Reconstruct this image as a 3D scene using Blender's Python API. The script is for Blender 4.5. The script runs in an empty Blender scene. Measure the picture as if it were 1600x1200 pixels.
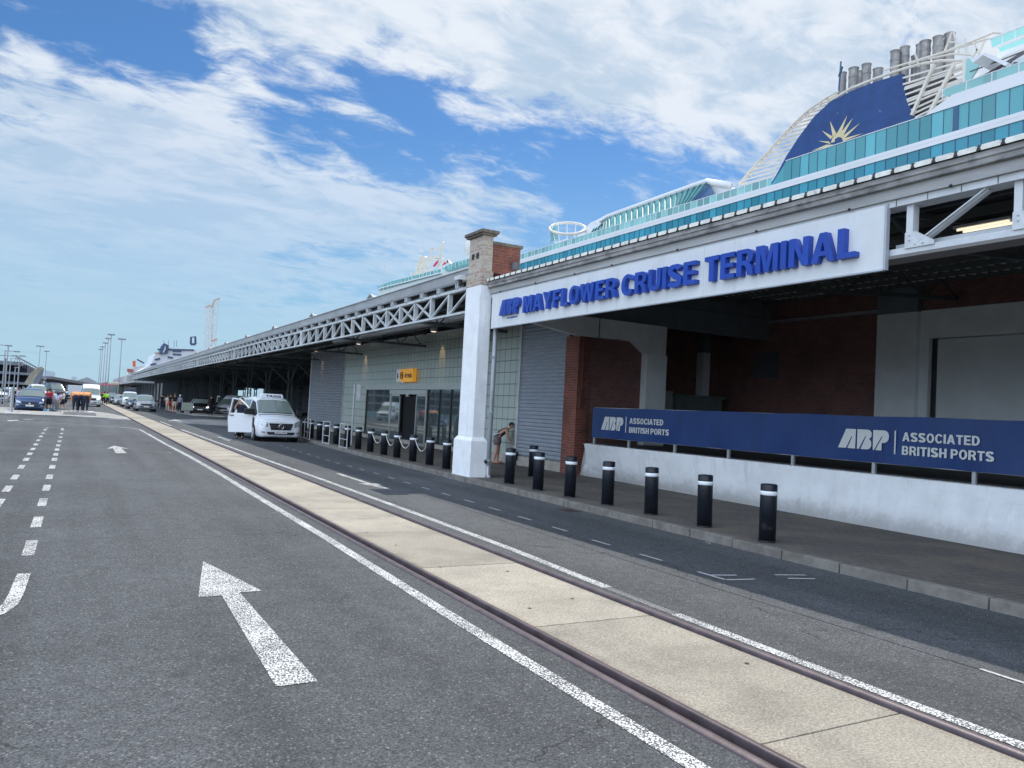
import bpy, math, random
from mathutils import Vector, Matrix
R = math.radians
random.seed(7)
scene = bpy.context.scene
col = scene.collection

# ------------------------------------------------------------------ camera
FPX, YAW, PITCH, ROLL, CAMZ = 1217.0, 0.50786, 0.03805, 0.05349, 1.75
_f = Vector((math.sin(YAW)*math.cos(PITCH), math.cos(YAW)*math.cos(PITCH), math.sin(PITCH)))
_r = Vector((math.cos(YAW), -math.sin(YAW), 0)); _u = _r.cross(_f)
CR = math.cos(ROLL)*_r + math.sin(ROLL)*_u
CU = -math.sin(ROLL)*_r + math.cos(ROLL)*_u
CF = _f
cam_data = bpy.data.cameras.new('camera'); cam = bpy.data.objects.new('camera', cam_data); col.objects.link(cam)
cam_data.sensor_width = 36.0; cam_data.sensor_fit = 'HORIZONTAL'; cam_data.lens = FPX/1600*36
cam_data.clip_start = 0.05; cam_data.clip_end = 5000
m3 = Matrix((CR, CU, -CF)).transposed()
cam.matrix_world = Matrix.Translation((0, 0, CAMZ)) @ m3.to_4x4()
scene.camera = cam
def ray(px, py): return CR*(px-800) - CU*(py-600) + CF*FPX
def atX(px, py, X): d = ray(px, py); return d*(X/d.x) + Vector((0, 0, CAMZ))
def atY(px, py, Y): d = ray(px, py); return d*(Y/d.y) + Vector((0, 0, CAMZ))
def atZ(px, py, z=0): d = ray(px, py); return d*((z-CAMZ)/d.z) + Vector((0, 0, CAMZ))

# ------------------------------------------------------------------ light
SUN_AZ, SUN_EL = 50.0, 57.5        # degrees right of straight ahead / above horizon
sun_dir = Vector((math.sin(R(SUN_AZ))*math.cos(R(SUN_EL)), math.cos(R(SUN_AZ))*math.cos(R(SUN_EL)), math.sin(R(SUN_EL))))
sl = bpy.data.lights.new('sun', 'SUN'); sl.energy = 2.95; sl.angle = R(0.5); sl.color = (1, 0.955, 0.88)
so = bpy.data.objects.new('sun', sl); col.objects.link(so); so.rotation_euler = sun_dir.to_track_quat('Z', 'Y').to_euler()
so.location = (30, 30, 60)
scene.view_settings.view_transform = 'Standard'; scene.view_settings.look = 'None'
scene.view_settings.exposure = 0.47; scene.view_settings.gamma = 1

world = bpy.data.worlds.new('World'); scene.world = world; world.use_nodes = True
wt = world.node_tree; wt.nodes.clear()
class NT:
    def __init__(s, t): s.t = t
    def n(s, ty, **kw):
        o = s.t.nodes.new(ty)
        for k, v in kw.items(): setattr(o, k, v)
        return o
    def put(s, sock, v):
        if v is None: return
        if hasattr(v, 'is_output') or hasattr(v, 'links'): s.t.links.new(v, sock)
        else: sock.default_value = v
    def math(s, op, a, b=None, c=None, clamp=False):
        o = s.n('ShaderNodeMath', operation=op, use_clamp=clamp)
        s.put(o.inputs[0], a); s.put(o.inputs[1], b)
        if c is not None: s.put(o.inputs[2], c)
        return o.outputs[0]
    def dot(s, a, b):
        o = s.n('ShaderNodeVectorMath', operation='DOT_PRODUCT'); s.put(o.inputs[0], a); s.put(o.inputs[1], tuple(b)); return o.outputs['Value']
    def mr(s, v, a, b, c=0.0, d=1.0, smooth=True):
        o = s.n('ShaderNodeMapRange', interpolation_type='SMOOTHSTEP' if smooth else 'LINEAR', clamp=True) if smooth else s.n('ShaderNodeMapRange')
        s.put(o.inputs[0], v); o.inputs[1].default_value = a; o.inputs[2].default_value = b
        o.inputs[3].default_value = c; o.inputs[4].default_value = d
        return o.outputs[0]
    def mix(s, fac, a, b, mode='MIX'):
        o = s.n('ShaderNodeMix', data_type='RGBA', blend_type=mode)
        s.put(o.inputs[0], fac)
        s.put(o.inputs[6], a if hasattr(a, 'links') else tuple(a)+((1,) if len(a) == 3 else ())); s.put(o.inputs[7], b if hasattr(b, 'links') else tuple(b)+((1,) if len(b) == 3 else ()))
        return o.outputs[2]
    def noise(s, vec, scale, detail=2, rough=0.5, dist=0.0):
        o = s.n('ShaderNodeTexNoise'); s.put(o.inputs['Vector'], vec); o.inputs['Scale'].default_value = scale
        o.inputs['Detail'].default_value = detail; o.inputs['Roughness'].default_value = rough; o.inputs['Distortion'].default_value = dist
        return o.outputs[0]
SKY_SPOTS = ((300, 230, 3, 9, 0.22), (60, 200, 2, 9, 0.3), (200, 170, 2, 6, 0.15), (560, 265, 2, 6, 0.26), (330, 195, 1, 5, 0.14), (700, 100, 6, 15, 0.12), (1000, 60, 6, 18, 0.29), (1450, 60, 5, 22, 0.25), (1180, 110, 2, 8, -0.07), (1420, 30, 2, 6, -0.12), (760, 60, 1, 5, -0.08), (90, 60, 3, 10, -0.22), (470, 205, 1, 5, -0.16),
             (850, 290, 2, 7, -0.20), (640, 220, 1, 5, -0.2), (1000, 290, 2, 7, -0.18), (720, 330, 2, 6, 0.2), (160, 90, 2, 7, -0.16), (330, 120, 1, 5, -0.12), (250, 400, 5, 18, 0.17), (60, 25, 1, 4, 0.2), (20, 110, 1, 3, 0.24), (430, 60, 2, 7, 0.2), (150, 370, 5, 14, 0.14), (980, 200, 2, 6, 0.1))
w = NT(wt)
tc = w.n('ShaderNodeTexCoord').outputs['Generated']
nrm = w.n('ShaderNodeVectorMath', operation='NORMALIZE'); wt.links.new(tc, nrm.inputs[0]); D = nrm.outputs[0]
sky = w.n('ShaderNodeTexSky', sky_type='NISHITA', sun_disc=False, sun_elevation=R(SUN_EL), sun_rotation=R(SUN_AZ))
sky.air_density = 1.0; sky.dust_density = 0.6; sky.ozone_density = 2.0
sep = w.n('ShaderNodeSeparateXYZ'); wt.links.new(D, sep.inputs[0])
zc = w.math('MAXIMUM', sep.outputs[2], 0.0)
den = w.math('ADD', zc, 0.16)
cu = w.math('DIVIDE', sep.outputs[0], den); cv = w.math('DIVIDE', sep.outputs[1], den)
cmb = w.n('ShaderNodeCombineXYZ'); w.put(cmb.inputs[0], cu); w.put(cmb.inputs[1], cv); P = cmb.outputs[0]
mp = w.n('ShaderNodeMapping'); wt.links.new(P, mp.inputs[0])
mp.inputs['Rotation'].default_value = (0, 0, R(-12)); mp.inputs['Scale'].default_value = (0.85, 1.35, 1); mp.inputs['Location'].default_value = (3.3, 1.7, 0)
n1 = w.noise(mp.outputs[0], 2.2, 14, 0.62, 0.35)
n2 = w.noise(mp.outputs[0], 9.0, 12, 0.62, 0.5)
mp2 = w.n('ShaderNodeMapping'); wt.links.new(P, mp2.inputs[0]); mp2.inputs['Rotation'].default_value = (0, 0, R(24)); mp2.inputs['Scale'].default_value = (0.8, 1.15, 1)
n3 = w.noise(mp2.outputs[0], 3.2, 9, 0.6, 0.6)
da, db = ray(60, 95).normalized(), ray(1080, 292).normalized()
nb = da.cross(db).normalized()
if nb.z < 0: nb = -nb
sb = w.dot(D, nb)
def spot(px, py, r_in, r_out):      # smooth patch of sky round a direction
    c = ray(px, py).normalized()
    return w.mr(w.dot(D, c), math.cos(R(r_out)), math.cos(R(r_in)))
up = w.mr(sb, 0.0, 0.13)            # the white bank above the clear band
dn = w.mr(w.math('MULTIPLY', sb, -1.0), 0.0, 0.12)
base = w.math('MAXIMUM', up, dn)
cov = w.math('MULTIPLY_ADD', base, 0.42, 0.05)
for px, py, ri, ro, s in SKY_SPOTS:
    cov = w.math('MULTIPLY_ADD', spot(px, py, ri, ro), s, cov)
dens = w.math('ADD', cov, w.math('MULTIPLY_ADD', n1, 1.5, w.math('MULTIPLY_ADD', n2, 0.95, -1.33)))
alpha = w.math('MULTIPLY', w.mr(dens, 0.15, 0.56), 0.96)
haze = w.mr(sep.outputs[2], 0.0, 0.36, 0.85, 0.0)
skyc = w.mix(1.0, sky.outputs[0], (0.52, 0.88, 1.22), 'MULTIPLY')
skyc = w.mix(haze, skyc, (4.3, 6.9, 8.7))
shade = w.math('MULTIPLY_ADD', n3, 2.1, w.math('MULTIPLY_ADD', n2, 1.5, -1.15))
cl_hi = w.mix(w.mr(shade, 0.25, 0.95), (5.9, 7.3, 8.9), (9.2, 9.8, 10.6))
cl_hi = w.mix(w.mr(sep.outputs[2], 0.05, 0.42, 0.75, 0.0), cl_hi, (6.6, 8.3, 9.7))
lowfade = w.mr(sep.outputs[2], 0.02, 0.40, 0.25, 1.0)
alpha = w.math('MULTIPLY', alpha, lowfade)
# added bright cloud, unseen behind and left of the camera, to lift shaded fronts
fill_cloud = w.mr(w.dot(D, Vector((-0.80, -0.42, 0.43)).normalized()), 0.25, 0.8)
cl_hi = w.mix(fill_cloud, cl_hi, (20.0, 23.5, 29.0))
alpha = w.math('MAXIMUM', alpha, w.math('MULTIPLY', fill_cloud, 0.85))
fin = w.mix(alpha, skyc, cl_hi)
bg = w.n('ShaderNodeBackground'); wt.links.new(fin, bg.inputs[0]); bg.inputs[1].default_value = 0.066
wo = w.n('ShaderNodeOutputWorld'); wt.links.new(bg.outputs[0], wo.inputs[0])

# ------------------------------------------------------------------ materials
def M(name, c, rough=0.6, metal=0.0, var=0.0, vs=2.0, bump=0.0, bs=40.0, c2=None, c2s=(0.45, 0.62), c2n=3.0, stretch=None, spec=None, emit=None, coat=0.0, extra=None):
    m = bpy.data.materials.new(name); m.use_nodes = True; t = NT(m.node_tree)
    b = m.node_tree.nodes['Principled BSDF']
    b.inputs['Base Color'].default_value = (*c, 1); b.inputs['Roughness'].default_value = rough; b.inputs['Metallic'].default_value = metal
    if spec is not None: b.inputs['Specular IOR Level'].default_value = spec
    if coat: b.inputs['Coat Weight'].default_value = coat; b.inputs['Coat Roughness'].default_value = 0.08
    if emit: b.inputs['Emission Color'].default_value = (*emit[:3], 1); b.inputs['Emission Strength'].default_value = emit[3]
    vec = t.n('ShaderNodeTexCoord').outputs['Object']
    g = t.n('ShaderNodeNewGeometry').outputs['Position']
    v = g
    if stretch:
        mpn = t.n('ShaderNodeMapping'); t.put(mpn.inputs[0], g); mpn.inputs['Scale'].default_value = stretch; v = mpn.outputs[0]
    cs = None
    if var:
        nz = t.noise(v, vs, 6, 0.6)
        cs = t.mix(t.mr(nz, 0.3, 0.7), [x*(1-var) for x in c], [min(1, x*(1+var)) for x in c])
    if c2:
        nz2 = t.noise(v, c2n, 8, 0.65)
        cs = t.mix(t.mr(nz2, *c2s), cs if cs is not None else c, c2)
    if extra: cs = extra(t, g, cs if cs is not None else c)
    if cs is not None: t.put(b.inputs['Base Color'], cs)
    if bump:
        bn = t.n('ShaderNodeBump'); bn.inputs['Strength'].default_value = bump; bn.inputs['Distance'].default_value = 0.02
        t.put(bn.inputs['Height'], t.noise(v, bs, 4, 0.6)); t.put(b.inputs['Normal'], bn.outputs[0])
    return m
def brickmat(name, c1, c2, mortar, sx, sy, msize, axes='yz', offset=0.5, rough=0.8, bump=0.5, dark=None, mottle=0.0, spec=0.3, big=0):
    m = bpy.data.materials.new(name); m.use_nodes = True; t = NT(m.node_tree); b = m.node_tree.nodes['Principled BSDF']
    b.inputs['Roughness'].default_value = rough; b.inputs['Specular IOR Level'].default_value = spec
    g = t.n('ShaderNodeNewGeometry').outputs['Position']; s = t.n('ShaderNodeSeparateXYZ'); t.put(s.inputs[0], g)
    cb = t.n('ShaderNodeCombineXYZ'); ix = {'x': 0, 'y': 1, 'z': 2}
    if axes == 'hz':   # any vertical face: run along x+y
        t.put(cb.inputs[0], t.math('ADD', s.outputs[0], s.outputs[1]))
        t.put(cb.inputs[1], s.outputs[2])
    else:
        t.put(cb.inputs[0], s.outputs[ix[axes[0]]]); t.put(cb.inputs[1], s.outputs[ix[axes[1]]])
    br = t.n('ShaderNodeTexBrick', offset=offset); t.put(br.inputs['Vector'], cb.outputs[0])
    br.inputs['Scale'].default_value = 1; br.inputs['Brick Width'].default_value = sx; br.inputs['Row Height'].default_value = sy
    br.inputs['Mortar Size'].default_value = msize; br.inputs['Mortar Smooth'].default_value = 0.2
    br.inputs['Color1'].default_value = (*c1, 1); br.inputs['Color2'].default_value = (*c2, 1); br.inputs['Mortar'].default_value = (*mortar, 1)
    c = br.outputs['Color']
    if big:
        pass
    if dark:
        nz = t.noise(g, 0.9, 7, 0.65); c = t.mix(t.math('MULTIPLY', t.mr(nz, 0.42, 0.68), dark[3]), c, dark[:3])
    nz = t.noise(g, 14, 5, 0.6); c = t.mix(1.0, c, t.mix(nz, (0.72-mottle,)*3, (1.28+mottle,)*3), 'MULTIPLY')
    t.put(b.inputs['Base Color'], c)
    bn = t.n('ShaderNodeBump'); bn.inputs['Strength'].default_value = bump; bn.inputs['Distance'].default_value = 0.012
    t.put(bn.inputs['Height'], t.math('SUBTRACT', t.math('MULTIPLY', nz, 0.35), br.outputs['Fac'])); t.put(b.inputs['Normal'], bn.outputs[0])
    return m
def asphalt(name, c, lift=0.0):
    m = bpy.data.materials.new(name); m.use_nodes = True; t = NT(m.node_tree); b = m.node_tree.nodes['Principled BSDF']
    b.inputs['Roughness'].default_value = 0.82; b.inputs['Specular IOR Level'].default_value = 0.35
    g = t.n('ShaderNodeNewGeometry').outputs['Position']
    vo = t.n('ShaderNodeTexVoronoi', feature='F1'); t.put(vo.inputs['Vector'], g); vo.inputs['Scale'].default_value = 85
    vc = t.n('ShaderNodeSeparateColor'); t.put(vc.inputs[0], vo.outputs['Color'])
    stone = t.mr(vc.outputs[0], 0.0, 1.0, 0.72, 1.32, smooth=False)
    pit = t.mr(vo.outputs['Distance'], 0.35, 0.8, 1.0, 0.5)
    fine = t.mr(t.noise(g, 260, 2, 0.7), 0.3, 0.7, 0.75, 1.25)
    k = t.math('MULTIPLY', t.math('MULTIPLY', stone, pit), fine)
    big = t.math('MULTIPLY', t.mr(t.noise(g, 0.35, 6, 0.6), 0.3, 0.7, 0.84, 1.13), t.mr(t.noise(g, 1.3, 8, 0.75), 0.60, 0.74, 1.0, 0.80))
    wv = t.n('ShaderNodeTexVoronoi', feature='DISTANCE_TO_EDGE'); dv = t.n('ShaderNodeVectorMath', operation='ADD'); t.put(dv.inputs[0], g); nzv = t.n('ShaderNodeTexNoise'); t.put(nzv.inputs['Vector'], g); nzv.inputs['Scale'].default_value = 1.6; nzv.inputs['Detail'].default_value = 8; t.put(dv.inputs[1], nzv.outputs['Color']); t.put(wv.inputs['Vector'], dv.outputs[0]); wv.inputs['Scale'].default_value = 0.16
    crack = t.math('MAXIMUM', t.mr(wv.outputs['Distance'], 0.0006, 0.0022, 0.45, 1.0), t.mr(t.noise(g, 0.22, 3, 0.5), 0.47, 0.53)); big = t.math('MULTIPLY', big, crack)
    spots = t.n('ShaderNodeTexVoronoi', feature='F1'); t.put(spots.inputs['Vector'], g); spots.inputs['Scale'].default_value = 1.1; sr_ = t.n('ShaderNodeSeparateColor'); t.put(sr_.inputs[0], spots.outputs['Color'])
    oil = t.math('MAXIMUM', t.mr(t.math('ADD', spots.outputs['Distance'], t.math('MULTIPLY', t.noise(g, 9, 4, 0.6), 0.12)), 0.08, 0.17, 0.70, 1.0), t.math('LESS_THAN', sr_.outputs[0], 0.72)); big = t.math('MULTIPLY', big, oil)
    med = t.mr(t.noise(g, 5, 5, 0.6), 0.3, 0.7, 0.9, 1.1)
    sg = t.n('ShaderNodeMapping'); t.put(sg.inputs[0], g); sg.inputs['Scale'].default_value = (1.6, 0.06, 1)
    trk = t.mr(t.noise(sg.outputs[0], 1.0, 4, 0.5), 0.35, 0.7, 1.13, 0.84)
    k = t.math('MULTIPLY', k, t.math('MULTIPLY', t.math('MULTIPLY', big, med), trk))
    pale = t.mr(vc.outputs[1], 0.955, 0.97, 0.0, 1.0)
    sc = t.n('ShaderNodeVectorMath', operation='SCALE'); sc.inputs[0].default_value = c; t.put(sc.inputs[3], k)
    t.put(b.inputs['Base Color'], t.mix(t.math('MULTIPLY', pale, 0.35), sc.outputs[0], (0.42, 0.41, 0.4)))
    bn = t.n('ShaderNodeBump'); bn.inputs['Strength'].default_value = 0.7; bn.inputs['Distance'].default_value = 0.006
    t.put(bn.inputs['Height'], t.math('SUBTRACT', fine, vo.outputs['Distance'])); t.put(b.inputs['Normal'], bn.outputs[0])
    return m
def paintmat(name, c, holes, under=(0.09, 0.09, 0.095)):
    """road paint worn through to the stones"""
    m = bpy.data.materials.new(name); m.use_nodes = True; t = NT(m.node_tree); b = m.node_tree.nodes['Principled BSDF']
    b.inputs['Roughness'].default_value = 0.75
    g = t.n('ShaderNodeNewGeometry').outputs['Position']
    vo = t.n('ShaderNodeTexVoronoi', feature='F1'); t.put(vo.inputs['Vector'], g); vo.inputs['Scale'].default_value = 75
    n = t.noise(g, 60, 4, 0.75); big = t.noise(g, 2.2, 5, 0.6)
    h = t.math('ADD', t.math('MULTIPLY_ADD', n, 1.1, vo.outputs['Distance']), t.math('MULTIPLY', big, 0.55))
    f = t.mr(h, holes, holes+0.16)
    t.put(b.inputs['Base Color'], t.mix(f, c, under))
    bn = t.n('ShaderNodeBump'); bn.inputs['Strength'].default_value = 0.5; bn.inputs['Distance'].default_value = 0.004; bn.invert = True
    t.put(bn.inputs['Height'], h); t.put(b.inputs['Normal'], bn.outputs[0])
    return m
def stains(t, g, c):       # run-down dirt streaks on pale paint, and grime patches
    mpn = t.n('ShaderNodeMapping'); t.put(mpn.inputs[0], g); mpn.inputs['Scale'].default_value = (5, 5, 0.5)
    a = t.mr(t.noise(mpn.outputs[0], 1.0, 8, 0.7), 0.5, 0.75); bb = t.mr(t.noise(g, 1.6, 8, 0.7), 0.5, 0.75)
    c = t.mix(t.math('MULTIPLY', a, 0.35), c, (0.42, 0.41, 0.38)); return t.mix(t.math('MULTIPLY', bb, 0.3), c, (0.5, 0.49, 0.46))
asph = asphalt('asphalt', (0.099, 0.104, 0.108))
asph_dark = asphalt('darker_asphalt', (0.091, 0.095, 0.100))
far_ground = M('dock_ground', (0.16, 0.155, 0.15), 0.9, var=0.25, vs=0.05)
def slabx(t, g, c):
    sp = t.mr(t.noise(g, 55, 4, 0.75), 0.32, 0.68, 0.62, 1.28); fi = t.mr(t.noise(g, 170, 2, 0.7), 0.3, 0.7, 0.82, 1.16)
    oi = t.n('ShaderNodeObjectInfo'); k = t.math('MULTIPLY', t.math('MULTIPLY', sp, fi), t.mr(oi.outputs['Random'], 0, 1, 0.86, 1.1, smooth=False)); st = t.mr(t.noise(g, 0.9, 8, 0.7), 0.45, 0.72, 1.0, 0.72); k = t.math('MULTIPLY', k, st); sx = t.n('ShaderNodeSeparateXYZ'); t.put(sx.inputs[0], g); ed = t.math('SUBTRACT', t.math('ABSOLUTE', t.math('SUBTRACT', sx.outputs[0], 4.04)), t.math('MULTIPLY', t.noise(g, 6, 6, 0.7), 0.16)); c = t.mix(t.math('MULTIPLY', t.mr(ed, 0.44, 0.60), 0.55), c, (0.19, 0.125, 0.085))
    sc = t.n('ShaderNodeVectorMath', operation='SCALE'); t.put(sc.inputs[0], c); t.put(sc.inputs[3], k); return sc.outputs[0]
slabm = M('track_concrete', (0.37, 0.33, 0.265), 0.85, var=0.14, vs=1.1, bump=0.5, bs=90, c2=(0.33, 0.29, 0.22), c2s=(0.5, 0.8), c2n=2.2, extra=slabx)
rail_m = M('worn_rail_steel', (0.095, 0.072, 0.078), 0.5, 0.25, var=0.25, vs=6, bump=0.1, bs=60)
rail_d = M('rusty_rail_web', (0.06, 0.035, 0.03), 0.8, 0.2, var=0.4, vs=8)
joint_m = M('joint_dirt', (0.07, 0.055, 0.045), 0.95, var=0.4, vs=20)
white_line = paintmat('worn_white_road_paint', (0.70, 0.70, 0.67), 1.22)
white_thin = paintmat('thin_white_road_paint', (0.5, 0.5, 0.49), 1.5)
fadeline = paintmat('ghost_road_paint', (0.2, 0.2, 0.2), 1.2)
white_old = paintmat('nearly_worn_road_paint', (0.42, 0.42, 0.4), 1.0)
kerb_m = M('kerb_concrete', (0.185, 0.172, 0.15), 0.85, var=0.25, vs=4, bump=0.35, bs=50, c2=(0.12, 0.1, 0.08), c2s=(0.56, 0.75), c2n=1.7)
pave_m = brickmat('block_paving', (0.125, 0.113, 0.099), (0.11, 0.1, 0.09), (0.083, 0.076, 0.068), 0.2, 0.1, 0.009, 'xy', bump=0.5, dark=(0.2, 0.165, 0.125, 0.6), mottle=0.1)
islandm = M('island_concrete', (0.3, 0.29, 0.27), 0.9, var=0.2, vs=0.8, bump=0.2)
white_paint = M('white_masonry_paint', (0.86, 0.87, 0.87), 0.7, var=0.05, vs=3, bump=0.25, bs=25, extra=stains)
def wallbase(t, g, c):
    s = t.n('ShaderNodeSeparateXYZ'); t.put(s.inputs[0], g)
    lo = t.mr(t.math('ADD', s.outputs[2], t.math('MULTIPLY', t.noise(g, 4, 6, 0.7), -0.5)), -0.12, 0.3, 1.0, 0.0)
    c = stains(t, g, c)
    hz = t.n('ShaderNodeMapping'); t.put(hz.inputs[0], g); hz.inputs['Scale'].default_value = (1, 0.35, 5)
    sc = t.mr(t.noise(hz.outputs[0], 1.5, 9, 0.75), 0.55, 0.72)
    c = t.mix(t.math('MULTIPLY', sc, 0.22), c, (0.33, 0.33, 0.33)); return t.mix(t.math('MULTIPLY', lo, 0.75), c, (0.32, 0.31, 0.29))
ramp_paint = M('grubby_white_wall_paint', (0.87, 0.88, 0.88), 0.75, var=0.06, vs=2, bump=0.3, bs=18, extra=wallbase)
int_white = M('interior_off_white_paint', (0.80, 0.84, 0.83), 0.7, var=0.06, vs=2)
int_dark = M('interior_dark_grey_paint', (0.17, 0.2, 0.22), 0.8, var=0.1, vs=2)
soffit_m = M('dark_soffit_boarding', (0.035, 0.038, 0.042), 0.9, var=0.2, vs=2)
conc_m = M('weathered_concrete_fascia', (0.31, 0.30, 0.285), 0.85, var=0.25, vs=3, bump=0.5, bs=30, c2=(0.13, 0.125, 0.12), c2s=(0.46, 0.70), c2n=3.5, stretch=(1, 0.8, 1.8))
board_m = M('fascia_board', (0.40, 0.40, 0.39), 0.7, var=0.14, vs=2, c2=(0.3, 0.12, 0.1), c2s=(0.72, 0.8), c2n=1.3, stretch=(1, 0.4, 3), bump=0.15)
tile_m = M('cream_roof_sheet', (0.80, 0.78, 0.70), 0.8, var=0.15, vs=5, c2=(0.35, 0.33, 0.28), c2s=(0.6, 0.8), c2n=6)
sign_m = M('sign_white_panel', (0.70, 0.72, 0.72), 0.5, var=0.04, vs=1.5, extra=stains)
blue_m = M('sign_letter_blue', (0.012, 0.06, 0.37), 0.38, var=0.12, vs=3)
blue_dk = M('sign_letter_groove', (0.015, 0.022, 0.16), 0.5)
steel_w = M('white_painted_steel', (0.62, 0.64, 0.65), 0.5, var=0.08, vs=5, c2=(0.35, 0.28, 0.24), c2s=(0.7, 0.8), c2n=7)
truss_g = M('weathered_pale_truss_paint', (0.54, 0.56, 0.56), 0.6, var=0.15, vs=3, c2=(0.25, 0.24, 0.23), c2s=(0.6, 0.75), c2n=5)
steel_g = M('pale_grey_painted_steel', (0.50, 0.52, 0.54), 0.5, var=0.1, vs=3)
steel_fl = M('grey_metal_fascia', (0.33, 0.34, 0.34), 0.55, 0.0, var=0.12, vs=1.2, stretch=(1, 0.6, 2))
steel_dk = M('dark_green_steel', (0.085, 0.1, 0.1), 0.6, var=0.15, vs=3)
galv = M('galvanised_steel', (0.42, 0.43, 0.44), 0.45, 0.5, var=0.1, vs=6)
pipe_m = M('grey_painted_pipe', (0.42, 0.45, 0.48), 0.45, var=0.08, vs=5)
brick_r = brickmat('red_brick', (0.31, 0.085, 0.05), (0.21, 0.06, 0.042), (0.2, 0.16, 0.14), 0.225, 0.075, 0.009, 'hz', dark=(0.09, 0.045, 0.035, 0.6))
brick_i = brickmat('hall_red_brick', (0.27, 0.115, 0.095), (0.20, 0.095, 0.085), (0.22, 0.18, 0.16), 0.225, 0.075, 0.008, 'hz', dark=(0.12, 0.07, 0.065, 0.6))  # duller red brick with mottled darker patches, for the hall walls
brick_w = brickmat('weathered_chimney_brick', (0.56, 0.48, 0.37), (0.40, 0.25, 0.18), (0.5, 0.47, 0.42), 0.225, 0.075, 0.014, 'hz', dark=(0.36, 0.34, 0.30, 0.75), bump=0.9)
capst = M('chimney_coping_stone', (0.15, 0.125, 0.1), 0.9, var=0.3, vs=8, bump=0.5)
tilew = brickmat('glass_block_wall', (0.42, 0.47, 0.41), (0.38, 0.43, 0.375), (0.14, 0.165, 0.15), 0.39, 0.39, 0.017, 'yz', offset=0.0, rough=0.28, bump=0.3, spec=0.6)
shut_m = M('roller_shutter_steel', (0.33, 0.36, 0.40), 0.45, 0.2, var=0.08, vs=2, stretch=(1, 1, 8))
clad_m = M('grey_cladding', (0.24, 0.255, 0.28), 0.5, 0.2, var=0.06, vs=2)
plinth_m = M('building_plinth_concrete', (0.38, 0.35, 0.3), 0.85, var=0.2, vs=4)
glass_m = M('dark_window_glass', (0.16, 0.20, 0.20), 0.03, 0.55, spec=0.9)
alu = M('silver_door_frame', (0.5, 0.5, 0.47), 0.35, 0.6, var=0.06, vs=5)
boll_m = M('black_bollard_plastic', (0.006, 0.009, 0.016), 0.45, var=0.3, vs=6, c2=(0.05, 0.05, 0.05), c2s=(0.6, 0.72), c2n=5, bump=0.15, bs=20)
refl_m = M('white_reflective_band', (0.82, 0.85, 0.88), 0.3)
banner_m = M('blue_banner_vinyl', (0.004, 0.034, 0.150), 0.45, var=0.09, vs=1.2, stretch=(1, 3, 0.6), bump=0.3, bs=3)
banner_t = M('banner_lettering_white', (0.62, 0.64, 0.62), 0.5)
yellow_m = M('yellow_sign_face', (0.75, 0.36, 0.035), 0.5, emit=(0.9, 0.42, 0.05, 0.22))
black_m = M('black_rubber', (0.012, 0.012, 0.013), 0.7)
blackp = M('black_plastic_trim', (0.018, 0.019, 0.021), 0.45)
chain_m = M('white_chain', (0.6, 0.58, 0.55), 0.5)
tube_m = M('lit_fluorescent_tube', (0.9, 0.85, 0.7), 0.5, emit=(1.0, 0.86, 0.62, 0.75))
chrome = M('chrome', (0.6, 0.61, 0.62), 0.15, 0.95)
lamp_g = M('headlamp_glass', (0.45, 0.48, 0.5), 0.08, 0.6)
lamp_on = M('lit_headlamp', (0.9, 0.9, 0.9), 0.2, emit=(1, 0.97, 0.92, 1.3))
screen_g = M('windscreen_glass', (0.17, 0.21, 0.19), 0.08, spec=1.0)  # base colour lightened to stand in for sky reflected in the glass
plate_m = M('number_plate_white', (0.75, 0.75, 0.72), 0.4)
skin_m = M('skin', (0.50, 0.27, 0.18), 0.55)
skin_t = M('tanned_skin', (0.36, 0.19, 0.13), 0.55)
for _m in ():
    pass
ship_w = M('ship_white_paint', (0.72, 0.73, 0.74), 0.45, var=0.05, vs=0.2, stretch=(1, 0.3, 1.5))
ship_c = M('ship_cream_structure', (0.66, 0.61, 0.53), 0.5, var=0.06, vs=0.5)
ship_g = M('ship_dark_grey_casing', (0.10, 0.095, 0.10), 0.7, var=0.3, vs=0.6)  # mottled dark grey for the funnel casing and stairway
ship_blue = M('funnel_navy_paint', (0.012, 0.05, 0.175), 0.45, var=0.15, vs=0.6, c2=(0.35, 0.42, 0.5), c2s=(0.685, 0.70), c2n=1.6)
gold_m = M('funnel_gold_paint', (0.62, 0.52, 0.30), 0.5)
stack_m = M('exhaust_stack_steel', (0.30, 0.285, 0.27), 0.6, 0.3, var=0.25, vs=1.5)
def panes(t, g, c):
    s = t.n('ShaderNodeSeparateXYZ'); t.put(s.inputs[0], g)
    cell = t.math('FLOOR', t.math('DIVIDE', s.outputs[1], 1.2)); wn = t.n('ShaderNodeTexWhiteNoise', noise_dimensions='1D'); t.put(wn.inputs['W'], cell)
    return t.mix(t.mr(wn.outputs[0], 0, 1, 0.0, 1.0, smooth=False), [x*0.72 for x in c], [min(1, x*1.3) for x in c])
teal_d = M('ship_blue_window_glass', (0.05, 0.28, 0.36), 0.15, spec=0.5, extra=panes)
teal_l = M('ship_aqua_screen_glass', (0.28, 0.56, 0.54), 0.12, spec=0.6, extra=panes)
teal_g = M('ship_green_skylight_glass', (0.16, 0.42, 0.40), 0.35, spec=0.3, var=0.25, vs=0.5)
navy_g = M('ship_navy_glass', (0.04, 0.10, 0.2), 0.1, spec=0.6)
glassfence = M('ship_wind_screen_glass', (0.13, 0.44, 0.48), 0.08, spec=0.6, extra=panes)
for _m in (glassfence, teal_l): _m.node_tree.nodes['Principled BSDF'].inputs['Alpha'].default_value = 0.78
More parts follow.
